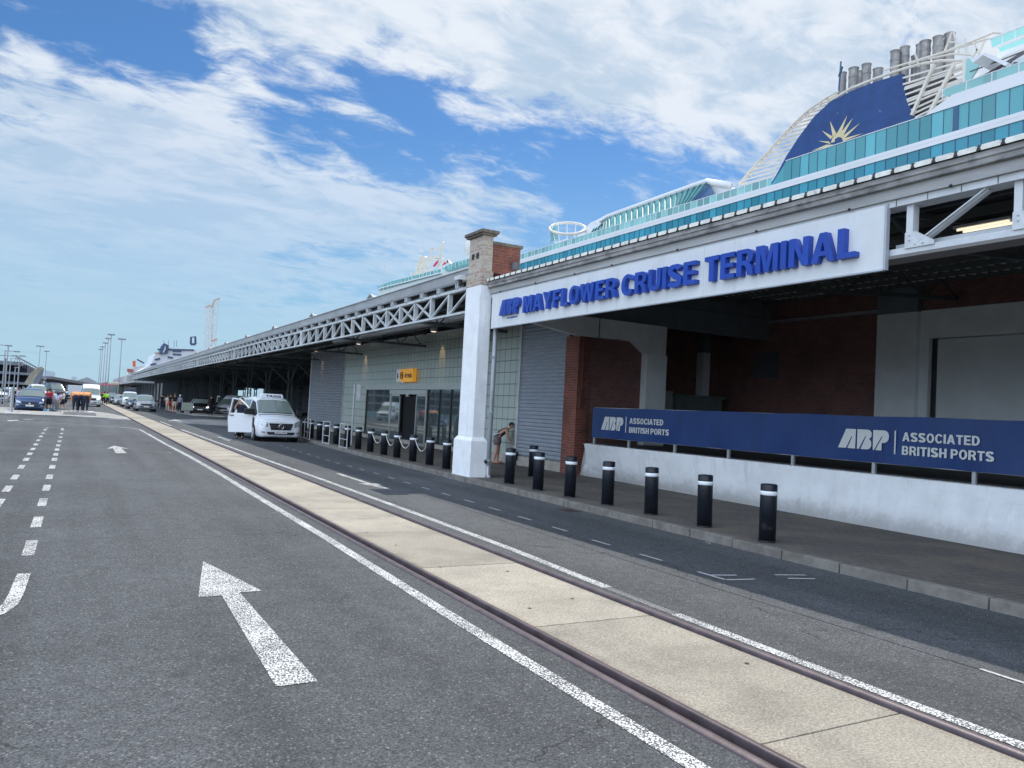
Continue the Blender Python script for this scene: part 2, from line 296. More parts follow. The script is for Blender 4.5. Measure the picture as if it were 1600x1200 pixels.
# ------------------------------------------------------------------ mesh helpers
def tag(o, label=None, cat=None, group=None, kind=None):
    if label: o['label'] = label
    if cat: o['category'] = cat
    if group: o['group'] = group
    if kind: o['kind'] = kind
    return o
def thing(name, label, cat, loc=(0, 0, 0), rz=0.0, group=None):
    o = bpy.data.objects.new(name, None); col.objects.link(o); o.location = loc; o.rotation_euler = (0, 0, rz)
    o.empty_display_size = 0.2
    return tag(o, label, cat, group)
WL = {}
def wloc(o):
    p = Vector((0, 0, 0))
    while o is not None: p += Vector(o.location); o = o.parent
    return p
class MB:
    def __init__(s): s.v = []; s.f = []; s.mi = []; s.cur = 0
    def q(s, *idx): s.f.append(idx); s.mi.append(s.cur)
    def add(s, verts, faces):
        b = len(s.v); s.v += [tuple(v) for v in verts]
        for f in faces: s.f.append(tuple(i+b for i in f)); s.mi.append(s.cur)
        return s
    def box(s, x0, y0, z0, x1, y1, z1):
        return s.add([(x0, y0, z0), (x1, y0, z0), (x1, y1, z0), (x0, y1, z0), (x0, y0, z1), (x1, y0, z1), (x1, y1, z1), (x0, y1, z1)],
                     [(0, 3, 2, 1), (4, 5, 6, 7), (0, 1, 5, 4), (1, 2, 6, 5), (2, 3, 7, 6), (3, 0, 4, 7)])
    def frus(s, x0, y0, z0, x1, y1, z1, i):   # box whose top is inset by i
        return s.add([(x0, y0, z0), (x1, y0, z0), (x1, y1, z0), (x0, y1, z0), (x0+i, y0+i, z1), (x1-i, y0+i, z1), (x1-i, y1-i, z1), (x0+i, y1-i, z1)],
                     [(0, 3, 2, 1), (4, 5, 6, 7), (0, 1, 5, 4), (1, 2, 6, 5), (2, 3, 7, 6), (3, 0, 4, 7)])
    def bar(s, p, q, wd, ht, up=(0, 0, 1)):
        p, q = Vector(p), Vector(q); d = (q-p).normalized(); u = Vector(up)
        if abs(d.dot(u)) > 0.98: u = Vector((1, 0, 0))
        a = d.cross(u).normalized()*wd/2; b = a.cross(d).normalized()*ht/2
        vs = [c+i*a+j*b for c in (p, q) for i, j in ((-1, -1), (1, -1), (1, 1), (-1, 1))]
        return s.add(vs, [(0, 3, 2, 1), (4, 5, 6, 7), (0, 1, 5, 4), (1, 2, 6, 5), (2, 3, 7, 6), (3, 0, 4, 7)])
    def tube(s, pts, r, n=8, closed=False, cap=True):
        pts = [Vector(p) for p in pts]; L = len(pts); rs = r if isinstance(r, (list, tuple)) else [r]*L
        ref = Vector((0, 0, 1)); b = len(s.v); pa = None
        for i, p in enumerate(pts):
            if closed: d = pts[(i+1) % L]-pts[i-1]
            else: d = pts[min(i+1, L-1)]-pts[max(i-1, 0)]
            d.normalize()
            if pa is None: a = d.cross(ref if abs(d.z) < 0.95 else Vector((1, 0, 0))).normalized()
            else: a = (pa-d*pa.dot(d)).normalized()
            pa = a; c = d.cross(a)
            for k in range(n):
                t = 2*math.pi*k/n; s.v.append(tuple(p+rs[i]*(a*math.cos(t)+c*math.sin(t))))
        for i in range(L if closed else L-1):
            for k in range(n):
                i2 = (i+1) % L; s.q(b+i*n+k, b+i*n+(k+1) % n, b+i2*n+(k+1) % n, b+i2*n+k)
        if cap and not closed:
            s.q(*[b+k for k in range(n)][::-1]); s.q(*[b+(L-1)*n+k for k in range(n)])
        return s
    def cyl(s, x, y, z0, z1, r, n=16, r2=None): return s.tube([(x, y, z0), (x, y, z1)], [r, r if r2 is None else r2], n)
    def lathe(s, prof, c=(0, 0, 0), axis='z', n=24):
        b = len(s.v); c = Vector(c)
        for r, h in prof:
            for k in range(n):
                t = 2*math.pi*k/n; u, v = r*math.cos(t), r*math.sin(t)
                s.v.append(tuple(c+Vector({'z': (u, v, h), 'x': (h, u, v), 'y': (v, h, u)}[axis])))
        for i in range(len(prof)-1):
            for k in range(n): s.q(b+i*n+k, b+i*n+(k+1) % n, b+(i+1)*n+(k+1) % n, b+(i+1)*n+k)
        s.q(*[b+k for k in range(n)][::-1]); s.q(*[b+(len(prof)-1)*n+k for k in range(n)])
        return s
    def prism(s, poly, vec):
        n = len(poly); vec = Vector(vec); vs = [Vector(p) for p in poly]
        return s.add(vs+[p+vec for p in vs], [tuple(range(n))[::-1], tuple(range(n, 2*n))]+[(i, (i+1) % n, n+(i+1) % n, n+i) for i in range(n)])
    def ball(s, c, r, n=12, m=8, sc=(1, 1, 1)):
        prof = []; b = len(s.v)
        for i in range(1, m):
            t = math.pi*i/m
            for k in range(n):
                a = 2*math.pi*k/n
                s.v.append((c[0]+r*sc[0]*math.sin(t)*math.cos(a), c[1]+r*sc[1]*math.sin(t)*math.sin(a), c[2]-r*sc[2]*math.cos(t)))
        for i in range(m-2):
            for k in range(n): s.q(b+i*n+k, b+i*n+(k+1) % n, b+(i+1)*n+(k+1) % n, b+(i+1)*n+k)
        s.v.append((c[0], c[1], c[2]-r*sc[2])); s.v.append((c[0], c[1], c[2]+r*sc[2])); e = len(s.v)
        for k in range(n): s.q(e-2, b+(k+1) % n, b+k); s.q(e-1, b+(m-2)*n+k, b+(m-2)*n+(k+1) % n)
        return s
    def sheet(s, pts, z):   # flat polygon
        return s.add([(x, y, z) for x, y in pts], [tuple(range(len(pts)))])
    def ribbon(s, cl, wd, z):   # strip along centre line [(x,y)], width wd
        b = len(s.v)
        for i, (x, y) in enumerate(cl):
            a = Vector(cl[max(i-1, 0)]); c = Vector(cl[min(i+1, len(cl)-1)]); d = (c-a).normalized(); nn = Vector((d.y, -d.x))*wd/2
            s.v += [(x-nn.x, y-nn.y, z), (x+nn.x, y+nn.y, z)]
        for i in range(len(cl)-1): s.q(b+2*i, b+2*i+1, b+2*i+3, b+2*i+2)
        return s
    def build(s, name, mat, parent=None, smooth=False, world=True, label=None, bevel=0.0, loc=None):
        me = bpy.data.meshes.new(name); off = Vector((0, 0, 0))
        if world and parent is not None: off = wloc(parent)
        if loc is not None: off = Vector(loc)
        me.from_pydata([tuple(Vector(v)-off) for v in s.v], [], s.f)
        for mm in (mat if isinstance(mat, (list, tuple)) else [mat]): me.materials.append(mm)
        for i, p in enumerate(me.polygons): p.material_index = s.mi[i]; p.use_smooth = smooth
        me.update(); me.validate()
        o = bpy.data.objects.new(name, me); col.objects.link(o)
        if parent is not None: o.parent = parent
        if loc is not None: o.location = loc
        if smooth:
            try: me.shade_smooth_by_angle
            except AttributeError: pass
        if bevel:
            md = o.modifiers.new('bevel', 'BEVEL'); md.width = bevel; md.segments = 2; md.limit_method = 'ANGLE'; md.angle_limit = R(40)
        if label: o['label'] = label
        return o
def copy_tree(o, parent=None):
    c = o.copy(); col.objects.link(c)
    if parent is not None: c.parent = parent
    for ch in list(o.children): copy_tree(ch, c)
    return c
def lerp(a, b, t): return a+(b-a)*t
def glyph_mesh(txt, size, extr, bold=0.0, sx=1.0, res=3):
    """mesh data (verts, faces, width) of a piece of writing in its own plane"""
    cu = bpy.data.curves.new('txt', 'FONT'); cu.body = txt; cu.size = size; cu.extrude = extr; cu.offset = bold; cu.resolution_u = res
    o = bpy.data.objects.new('txt', cu); col.objects.link(o)
    dg = bpy.context.evaluated_depsgraph_get(); dg.update()
    me = bpy.data.meshes.new_from_object(o.evaluated_get(dg))
    v = [(p.co.x*sx, p.co.y, p.co.z) for p in me.vertices]; f = [tuple(p.vertices) for p in me.polygons]
    bpy.data.objects.remove(o); bpy.data.curves.remove(cu); bpy.data.meshes.remove(me)
    return v, f
def arc(cx, cy, rx, ry, a0, a1, n=12): return [(cx+rx*math.cos(R(lerp(a0, a1, i/n))), cy+ry*math.sin(R(lerp(a0, a1, i/n)))) for i in range(n+1)]
def block_glyph(ch):
    """bold grotesque capitals, cap height 1: (outline splines, width)"""
    t, h = .22, .17
    G = {'I': ([[(0, 0), (t, 0), (t, 1), (0, 1)]], t), 'L': ([[(0, 0), (.58, 0), (.58, .18), (t, .18), (t, 1), (0, 1)]], .58),
     'E': ([[(0, 0), (.64, 0), (.64, .175), (t, .175), (t, .425), (.58, .425), (.58, .59), (t, .59), (t, .825), (.63, .825), (.63, 1), (0, 1)]], .64),
     'F': ([[(0, 0), (t, 0), (t, .41), (.54, .41), (.54, .58), (t, .58), (t, .825), (.6, .825), (.6, 1), (0, 1)]], .6),
     'T': ([[(.22, 0), (.44, 0), (.44, .82), (.66, .82), (.66, 1), (0, 1), (0, .82), (.22, .82)]], .66),
     'H': ([[(0, 0), (t, 0), (t, .41), (.5, .41), (.5, 0), (.72, 0), (.72, 1), (.5, 1), (.5, .59), (t, .59), (t, 1), (0, 1)]], .72),
     'N': ([[(0, 0), (.21, 0), (.21, .66), (.50, 0), (.73, 0), (.73, 1), (.52, 1), (.52, .34), (.23, 1), (0, 1)]], .73),
     'M': ([[(0, 0), (.2, 0), (.2, .74), (.36, 0), (.54, 0), (.70, .74), (.70, 0), (.9, 0), (.9, 1), (.60, 1), (.45, .32), (.30, 1), (0, 1)]], .9),
     'A': ([[(0, 0), (.225, 0), (.285, .21), (.515, .21), (.575, 0), (.80, 0), (.52, 1), (.28, 1)], [(.33, .37), (.47, .37), (.40, .70)]], .8),
     'Y': ([[(.29, 0), (.51, 0), (.51, .38), (.80, 1), (.56, 1), (.40, .58), (.24, 1), (0, 1), (.29, .38)]], .8),
     'W': ([[(.20, 0), (.42, 0), (.54, .62), (.66, 0), (.88, 0), (1.08, 1), (.85, 1), (.76, .38), (.64, 1), (.44, 1), (.32, .38), (.23, 1), (0, 1)]], 1.08),
     'O': ([arc(.39, .5, .39, .52, 0, 360, 28)[:-1], arc(.39, .5, .17, .345, 0, 360, 24)[:-1]], .78),
     'C': ([arc(.39, .5, .39, .52, 28, 332, 24)+arc(.39, .5, .175, .345, 322, 38, 20)], .75),
     'U': ([[(0, 1), (0, .36)]+arc(.36, .36, .36, .38, 180, 360, 16)+[(.72, 1), (.5, 1), (.5, .36)]+arc(.36, .36, .14, .20, 360, 180, 12)+[(t, 1)]], .72),
     'D': ([[(0, 0), (.32, 0)]+arc(.32, .5, .41, .5, -90, 90, 16)+[(0, 1)], [(t, .18)]+arc(.31, .5, .2, .32, -90, 90, 12)+[(t, .82)]], .73),
     'P': ([[(0, 0), (t, 0), (t, .36), (.40, .36)]+arc(.40, .68, .28, .32, -90, 90, 12)+[(0, 1)], [(t, .53)]+arc(.37, .68, .1, .15, -90, 90, 8)+[(t, .83)]], .68),
     'R': ([[(0, 0), (t, 0), (t, .39), (.30, .39), (.36, .36), (.44, .22), (.48, 0), (.72, 0), (.66, .26), (.62, .38), (.54, .44), (.62, .5), (.68, .6)]+arc(.42, .71, .28, .29, -5, 90, 8)+[(0, 1)], [(t, .56)]+arc(.39, .695, .1, .135, -90, 90, 8)+[(t, .83)]], .72),
     'B': ([[(0, 0), (.42, 0)]+arc(.42, .28, .28, .28, -90, 52, 8)+arc(.40, .75, .26, .25, -40, 90, 8)+[(0, 1)], [(t, .17)]+arc(.39, .29, .1, .12, -90, 90, 8)+[(t, .41)], [(t, .58)]+arc(.37, .71, .09, .125, -90, 90, 8)+[(t, .835)]], .7)}
    if ch == 'S':
        pth = arc(.36, .735, .255, .185, 15, 250, 12)+arc(.36, .265, .265, .185, 75, -165, 12); q_ = [Vector(p) for p in pth]; L_, R_ = [], []
        for i, p in enumerate(q_):
            d = (q_[min(i+1, len(q_)-1)]-q_[max(i-1, 0)]).normalized(); n_ = Vector((-d.y, d.x))*Vector((.105*abs(d.y)+.083*abs(d.x), 0)).length; L_.append(tuple(p+n_)); R_.append(tuple(p-n_))
        return [L_+R_[::-1]], .73
    return G[ch]
def block_text(txt, gap=.075, space=.28, depth=0.5):
    """[(verts, faces, x0, x1)] per character, from filled 2-D curves"""
    out = []; x = 0.0
    for ch in txt:
        if ch == ' ': x += space; continue
        sp, wd = block_glyph(ch); cu = bpy.data.curves.new('g', 'CURVE'); cu.dimensions = '2D'; cu.fill_mode = 'BOTH'; cu.extrude = depth
        for pts in sp:
            s_ = cu.splines.new('POLY'); s_.points.add(len(pts)-1); s_.use_cyclic_u = True
            for p, q_ in zip(s_.points, pts): p.co = (q_[0], q_[1], 0, 1)
        o = bpy.data.objects.new('g', cu); col.objects.link(o); dg = bpy.context.evaluated_depsgraph_get(); dg.update()
        me = bpy.data.meshes.new_from_object(o.evaluated_get(dg)); out.append(([(p.co.x+x, p.co.y, p.co.z) for p in me.vertices], [tuple(p.vertices) for p in me.polygons]))
        bpy.data.objects.remove(o); bpy.data.curves.remove(cu); bpy.data.meshes.remove(me); x += wd+gap
    return out, x-gap
def fit(v, x0, x1, y0, y1):
    xs = [p[0] for p in v]; ys = [p[1] for p in v]; ax, bx, ay, by = min(xs), max(xs), min(ys), max(ys)
    return [((p[0]-ax)/(bx-ax)*(x1-x0)+x0, (p[1]-ay)/(by-ay)*(y1-y0)+y0, p[2]) for p in v]
def to_facade(v, X): return [(X-p[2], -p[0], p[1]) for p in v]       # text plane facing the street (-X); u = -Y
# ================================================================== SETTING: ground, road, track, pavement
g = MB(); g.sheet([(-1500, -300), (1500, -300), (1500, 2500), (-1500, 2500)], -0.16)
tag(g.build('ground', far_ground), kind='structure')
road = MB()
road.box(-70, -25, -0.15, 3.185, 320, 0.0)
road_o = tag(road.build('road', asph), kind='structure')
r2 = MB(); kx = [(8.34, -25), (8.30, 4.3), (8.40, 10), (8.49, 17.1), (8.71, 26.4), (9.0, 33), (9.5, 44), (10.4, 50), (13.0, 54)]
r2.prism([(4.80, -25, -0.15)]+[(x, y, -0.15) for x, y in kx]+[(45, 54, -0.15), (45, 320, -0.15), (4.80, 320, -0.15)], (0, 0, 0.15))
r2o = r2.build('bus_lane', asph, road_o)
pt = MB(); pt.sheet([(-1.2, 21.5), (3.0, 22.5), (2.6, 41.5), (-6, 44), (-9, 20.8)], 0.0022); pt.build('resurfaced_patch', asphalt('resurfaced_asphalt', (0.090, 0.094, 0.099)), road_o)
gd = MB(); gd.box(8.02, 12.0, -0.02, 8.30, 12.42, 0.006); gdo = gd.build('gully_grate', rail_d, r2o); tr = MB(); tr.ribbon([(6.35, -5), (6.3, 8), (6.45, 14), (6.6, 24), (6.7, 36)], 0.42, 0.004); tr.build('dark_strip', asph_dark, r2o)  # strip of slightly darker asphalt along the lane
# --- painted markings
def mark(name, mb, m=None, par=None, label=None): return mb.build(name, m or white_line, par or road_o, label=label)
a = MB(); a.ribbon([(2.85, -4), (2.88, 3), (2.90, 6.1), (2.96, 10), (2.97, 14.6), (3.0, 19), (2.98, 24.2), (2.88, 31), (2.80, 42.0)], 0.125, 0.004)
a.ribbon([(2.83, 42.0), (2.6, 43.0), (2.0, 44.4), (0.67, 45.87), (-2.5, 47.5), (-5.5, 48.4)], 0.14, 0.0045); mark('edge_line', a)
b = MB(); b.ribbon([(4.86, -4), (4.87, 3.3), (4.90, 5.5)], 0.115, 0.004); b.ribbon([(4.93, 6.6), (5.03, 8.8), (5.06, 12.2), (5.06, 18), (4.98, 25), (4.93, 33), (4.88, 44)], 0.125, 0.004)
b.ribbon([(4.86, 49), (4.9, 56)], 0.12, 0.004); bo = MB(); bo.ribbon([(4.895, 5.5), (4.92, 6.6)], 0.10, 0.004); bo.ribbon([(4.905, 6.6), (4.93, 7.4)], 0.06, 0.0035); mark('worn_edge_line', bo, white_old, r2o); mark('edge_line', b, par=r2o)
d = MB()
for y in (-6.2, -4.7, -3.2, -1.7, -0.2, 1.3, 2.95): d.ribbon([(6.1, y), (6.12, y+0.5)], 0.04, 0.006)
for y, x in ((6.76, 6.53), (7.88, 6.56), (9.0, 6.58), (10.2, 6.66), (11.37, 6.71), (12.55, 6.76), (13.69, 6.80), (14.84, 6.83), (15.97, 6.85), (17.16, 6.88), (18.31, 6.91), (19.5, 6.94), (20.67, 6.94), (21.7, 6.92), (22.81, 6.9), (23.85, 6.9), (25.18, 6.95), (26.4, 6.98), (27.6, 7.0), (28.8, 7.05), (30, 7.1), (31.2, 7.15)):
    d.ribbon([(x, y-0.22), (x, y+0.22)], 0.045, 0.006)
for x0, y0, x1, y1 in ((6.54, 6.78, 6.86, 6.69), (6.53, 6.52, 6.92, 6.46), (7.37, 6.58, 7.77, 6.46), (7.37, 6.38, 7.7, 6.27)): d.ribbon([(x0, y0), (x1, y1)], 0.045, 0.0065)
mark('bay_marking', d, white_thin, r2o)
for X0, X1, ys, nm in ((-0.33, -0.45, (10.04, 11.97, 14.04, 16.06, 18.08, 20.37, 22.54, 24.3, 26.23, 28.19, 30.48, 33.19, 35.92, 39.16), 'R'), (-0.88, -1.09, (8.1, 10.1, 12.0, 14.0, 15.92, 17.98, 20.28, 22.4, 24.35, 26.28, 28.4, 30.72, 33.23, 35.72, 38.62), 'L')):
    e = MB()
    for y in ys: x = lerp(X0, X1, min(1, (y-8)/32)); e.ribbon([(x, y-0.47), (x, y+0.47)], 0.115, 0.004)
    mark('dashed_line', e)
e = MB(); e.ribbon([(-0.325, 8.65), (-0.34, 7.8), (-0.36, 7.45), (-0.42, 7.2), (-0.52, 7.02), (-0.7, 6.95), (-0.84, 7.1), (-0.87, 7.5)], 0.11, 0.004)
e.ribbon([(-0.46, 40.2), (-0.5, 40.9), (-0.78, 41.1), (-1.05, 40.9), (-1.09, 40.2)], 0.11, 0.004); mark('lane_end_marking', e)
def arrow(pts, name='direction_arrow', par=None, label=None):
    k = MB(); k.add([(x, y, 0.004) for x, y in pts], [tuple(range(len(pts)))]); mark(name, k, None, par, label)
arrow([(1.29, 8.89), (1.04, 7.29), (1.235, 7.30), (1.18, 4.89), (1.44, 4.89), (1.40, 7.38), (1.60, 7.38)][::-1], label='large worn white arrow in the foreground')
arrow([(1.17, 28.73), (0.90, 27.1), (1.10, 27.4), (1.08, 25.25), (1.38, 25.3), (1.33, 27.4), (1.54, 27.4)][::-1])
arrow([(5.93, 15.63), (6.07, 16.95), (5.92, 16.95), (5.95, 19.4), (5.82, 19.4), (5.84, 17.0), (5.66, 17.05)][::-1], par=r2o)
arrow([(5.62, 33.9), (6.02, 35.3), (5.85, 35.3), (5.72, 37.1), (5.58, 37.1), (5.68, 35.3), (5.45, 35.3)][::-1], par=r2o)
arrow([(-2.9, 46.9), (-2.5, 48.9), (-2.7, 48.9), (-2.4, 50.6), (-2.05, 51.2), (-2.1, 50.5), (-2.4, 50.0), (-3.0, 48.8), (-3.15, 48.9)][::-1])
h = MB(); h.ribbon([(1.9, 26.4), (2.55, 26.2), (2.62, 25.6)], 0.09, 0.0035); h.ribbon([(0.95, 25.0), (2.0, 24.8)], 0.07, 0.0035); mark('ghost_marking', h, fadeline)
cr = MB()
cr.ribbon([(5.4, 47.9), (8.0, 49.3), (10.5, 51.2)], 0.12, 0.0045); mark('give_way_line', cr, fadeline, r2o)

# --- embedded railway track
track = MB(); track.box(3.185, -25, -0.15, 4.80, 320, -0.062)
tko = tag(track.build('railway_track', rail_d), kind='structure')
def railprof(prof, name):
    r_ = MB(); n = len(prof); ys = (-25, 2, 6, 14, 40, 320); base = 0
    for y in ys: r_.v += [(x, y, z) for x, z in prof]
    for i in range(len(ys)-1):
        for k in range(n-1): r_.q(i*n+k, (i+1)*n+k, (i+1)*n+k+1, i*n+k+1)
    r_.build(name, rail_m, tko, smooth=True)
railprof([(3.187, -0.06), (3.187, 0.002), (3.20, 0.011), (3.235, 0.015), (3.262, 0.010), (3.272, -0.004), (3.274, -0.06)], 'rail')
railprof([(3.372, -0.06), (3.372, -0.002), (3.376, 0.004), (3.418, 0.004), (3.424, -0.03)], 'check_rail')
railprof([(4.70, -0.06), (4.703, -0.004), (4.712, 0.009), (4.74, 0.014), (4.775, 0.011), (4.788, 0.002), (4.79, -0.06)], 'rail')
slab = None; joints = [5.56]
y = 5.56-2.45*9
sl0 = MB(); sl0.box(0, 0, -0.06, 1.222, 2.437, 0.0)
for i in range(70):
    yy = 5.56+2.45*(i-5)
    if slab is None:
        slab = sl0.build('concrete_slab', slabm, tko, world=False, bevel=0.006); o = slab
    else: o = slab.copy(); col.objects.link(o); o.parent = tko
    o.location = (3.43, yy+0.006, -0.001-random.random()*0.004)
ho = MB()
for x, y in ((3.66, 8.0), (3.67, 9.4), (4.3, 7.6), (3.62, 10.4), (3.6, 13.4), (4.45, 4.2), (3.7, 6.1), (4.3, 6.3)): ho.cyl(x, y, 0.0, 0.002, 0.018, 8)
ho.build('lifting_hole', joint_m, tko)

# --- pavement and kerb on the terminal side
pv = MB(); pk = [(x+0.14, y) for x, y in kx]
pv.prism([(x, y, -0.15) for x, y in pk]+[(45, 54, -0.15), (45, -25, -0.15)], (0, 0, 0.27)); tag(pv.build('pavement', pave_m), kind='structure')
kb = MB(); L = []
def kpt(s):   # walk along the kerb line
    for i in range(len(kx)-1):
        a, b2 = Vector(kx[i]), Vector(kx[i+1]); d = (b2-a).length
        if s <= d: return a+(b2-a)*(s/d)
        s -= d
    return Vector(kx[-1])
s = 0.35
while s < 82:
    a, b2 = kpt(s), kpt(s+0.90); dx = random.uniform(-0.006, 0.006); zt = 0.122+random.uniform(-0.004, 0.004)
    kb.add([(a.x+dx, a.y, -0.1), (a.x+0.14, a.y, -0.1), (b2.x+0.14, b2.y, -0.1), (b2.x+dx, b2.y, -0.1), (a.x+dx+0.012, a.y, zt), (a.x+0.14, a.y, zt), (b2.x+0.14, b2.y, zt), (b2.x+dx+0.012, b2.y, zt)],
           [(0, 3, 2, 1), (4, 5, 6, 7), (0, 1, 5, 4), (1, 2, 6, 5), (2, 3, 7, 6), (3, 0, 4, 7)]); s += 0.915
tag(kb.build('kerb', kerb_m, bevel=0.012), kind='structure')
# islands further down the road
isl = MB(); isl.prism([(x, y, 0.0) for x, y in [(-14, 57.0), (-4, 57.2), (-0.3, 57.2), (1.8, 56.2), (2.8, 54.6), (3.05, 54.4), (3.1, 60), (2.6, 66), (1.8, 72), (-2, 74), (-14, 74)]], (0, 0, 0.10)); tag(isl.build('island_pavement', islandm), kind='structure')
is2 = MB(); is2.prism([(x, y, 0.0) for x, y in [(5.3, 55.4), (6.4, 53.6), (8.2, 52.8), (10.4, 52.2), (13, 54.4), (40, 54.4), (40, 62), (12, 63), (8.0, 61.5), (6.0, 58.5)]], (0, 0, 0.11)); tag(is2.build('island_pavement', islandm), kind='structure')
is3 = MB(); is3.prism([(x, y, 0.0) for x, y in [(8.9, 84), (9.6, 78), (12, 76), (30, 76), (30, 98), (9.2, 98)]], (0, 0, 0.10)); tag(is3.build('island_pavement', islandm), kind='structure')
# ================================================================== near terminal building (open loading hall)
NB = thing('terminal_building', 'open-fronted loading hall with dark brick rear wall and corrugated roof edge', 'building', (9.0, 6, 0))
Y0, Y1 = -14.0, 17.45
def zr(y): return 5.055      # roof edge level
def strip(mb, x0, x1, za, zb, ya=Y0, yb=Y1):                   # beam along the street with sloping top/bottom callables
    vs = []
    for y in (ya, yb): vs += [(x0, y, za(y)), (x1, y, za(y)), (x1, y, zb(y)), (x0, y, zb(y))]
    mb.add(vs, [(0, 3, 2, 1), (4, 5, 6, 7), (0, 1, 5, 4), (1, 2, 6, 5), (2, 3, 7, 6), (3, 0, 4, 7)])
c_ = lambda v: (lambda y: v)
f1 = MB(); strip(f1, 8.86, 9.3, c_(4.885), lambda y: zr(y)-0.012, yb=17.75); strip(f1, 8.842, 8.92, lambda y: zr(y)-0.10, lambda y: zr(y)-0.065, yb=17.75)
f1.build('cornice', conc_m, NB, bevel=0.012)
f2 = MB(); strip(f2, 8.93, 9.28, c_(4.745), c_(4.884)); f2.build('fascia_board', board_m, NB)
f3 = MB(); strip(f3, 8.975, 9.24, c_(4.655), c_(4.743)); 
f3.build('truss_top_chord', steel_w, NB)
for i in range(48): bt = MB(); yy = -8+i*0.42; bt.box(8.968, yy, 4.66, 8.974, yy+0.006, 4.742); bt.build('chord_seam', joint_m, NB) if yy < 6.5 else None
for yy in (4.2, 5.55, 6.95, 8.6, 10.4, 12.3, 13.6, 15.2, 16.9): kn = MB(); kn.ball((8.93, yy, 4.745), 0.022, 8, 6); kn.build('fixing_bolt', blackp, NB)
# corrugated roof sheet: raised flats with V valleys, running back up the slope
rf = MB(); pitch = 0.27; n = int((17.6-Y0)/pitch); pr = []
for i in range(n):
    y = Y0+i*pitch; pr += [(y, 0.0), (y+0.022, 0.0), (y+0.05, 0.055), (y+0.238, 0.055), (y+0.268, 0.0)]
pts = [(yy, zz) for yy, zz in pr]
for x, dz in ((8.83, 0.0), (21.5, 0.95)):
    for yy, zz in pts: rf.v.append((x, yy, zr(yy)+zz+dz))
k = len(pts)
for i in range(k-1): rf.q(i, i+1, k+i+1, k+i)
b = len(rf.v)
for yy, zz in pts: rf.v.append((8.83, yy, zr(yy)-0.010)); 
for i in range(k-1): rf.q(b+i, b+i+1, i+1, i)
rf.build('roof_sheet', tile_m, NB)
notch_shade0 = None; notch_shade_m = M('dark_notch_shade', (0.05, 0.05, 0.05), 0.8)  # dark wedges added at the sheet valleys in place of ridge shadows
for i in range(95):
    yy = 17.6-0.27*i
    if notch_shade0 is None:
        k = MB(); k.prism([(-0.004, -0.028, -0.01), (-0.004, 0.03, -0.01), (-0.004, 0.004, 0.062)], (0.25, 0, 0.012)); o = notch_shade0 = k.build('notch_shadow', notch_shade_m, NB, world=False)
    else: o = notch_shade0.copy(); col.objects.link(o); o.parent = NB
    o.location = (8.828-9.0, Y0+round((yy-Y0)/0.27)*0.27+0.0-6, 5.055)
rb = MB(); rb.add([(8.90, Y0, zr(Y0)-0.06), (8.9, 17.6, zr(17.6)-0.06), (21.5, 17.6, 6.12), (21.5, Y0, 5.8)], [(0, 1, 2, 3)]); 
rb.add([(9.3, Y0, 5.02), (9.3, 18.4, 5.02), (20.3, 21.5, 6.1), (20.3, Y0, 6.1)], [(0, 1, 2, 3)])
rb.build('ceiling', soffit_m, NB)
pu = MB()
for i in range(9): pu.bar((10.3+i*1.15, Y0, 5.0+i*0.105), (10.3+i*1.15, 18.3, 5.0+i*0.105), 0.06, 0.14)
pu.build('roof_purlin', steel_dk, NB)
for yy in (12.2, 7.4, 2.6, -2.2, -7):
    t_ = MB(); t_.bar((9.3, yy, 4.5), (20, yy, 5.4), 0.08, 0.1); t_.bar((9.3, yy, 4.95), (20, yy, 6.0), 0.08, 0.1)
    for i in range(7): x = 9.6+i*1.5; z = 4.5+(x-9.3)*0.084; t_.bar((x, yy, z), (x+0.75, yy, z+0.52), 0.05, 0.05); t_.bar((x+0.75, yy, z+0.52), (x+1.5, yy, z+0.12), 0.05, 0.05)
    t_.build('roof_truss', steel_dk, NB)
# front lattice beam right of (and behind) the sign
tb = MB(); strip(tb, 9.03, 9.2, c_(4.035), c_(4.12), yb=17.2)
for i in range(-9, 12): pass
tb.build('truss_bottom_chord', steel_w, NB)
tu = MB(); strip(tu, 9.0, 9.34, c_(3.99), c_(4.032), yb=17.2); tu.build('beam_underside_board', M('bottom_board', (0.2, 0.19, 0.18), 0.8), NB)
yv = 6.13
while yv > -13:
    v_ = MB(); v_.box(9.03, yv-0.045, 4.12, 9.15, yv+0.045, 4.655); v_.build('truss_post', steel_w, NB)
    if yv > -11:
        d_ = MB(); d_.bar((9.1, yv-0.12, 4.16), (9.1, yv-0.95, 4.65), 0.04, 0.085, (1, 0, 0)); d_.bar((9.06, yv-0.12, 4.16), (9.06, yv-0.95, 4.65), 0.015, 0.11, (1, 0, 0)); d_.build('truss_diagonal', steel_w, NB)
        gp = MB(); gp.prism([(9.02, yv+0.045, 4.1), (9.02, yv+0.045, 4.3), (9.02, yv-0.1, 4.3), (9.02, yv-0.34, 4.15), (9.02, yv-0.34, 4.1)], (-0.012, 0, 0))
        for by_, bz in ((yv-0.02, 4.2), (yv-0.02, 4.26), (yv-0.1, 4.14), (yv-0.2, 4.14)): gp.ball((9.0, by_, bz), 0.013, 8, 5)
        gp.build('gusset_plate', steel_w, NB)
    yv -= 1.30
mg = MB(); strip(mg, 9.16, 9.2, c_(4.12), c_(4.2), yb=6.4); mg.build('mesh_angle', steel_g, NB)
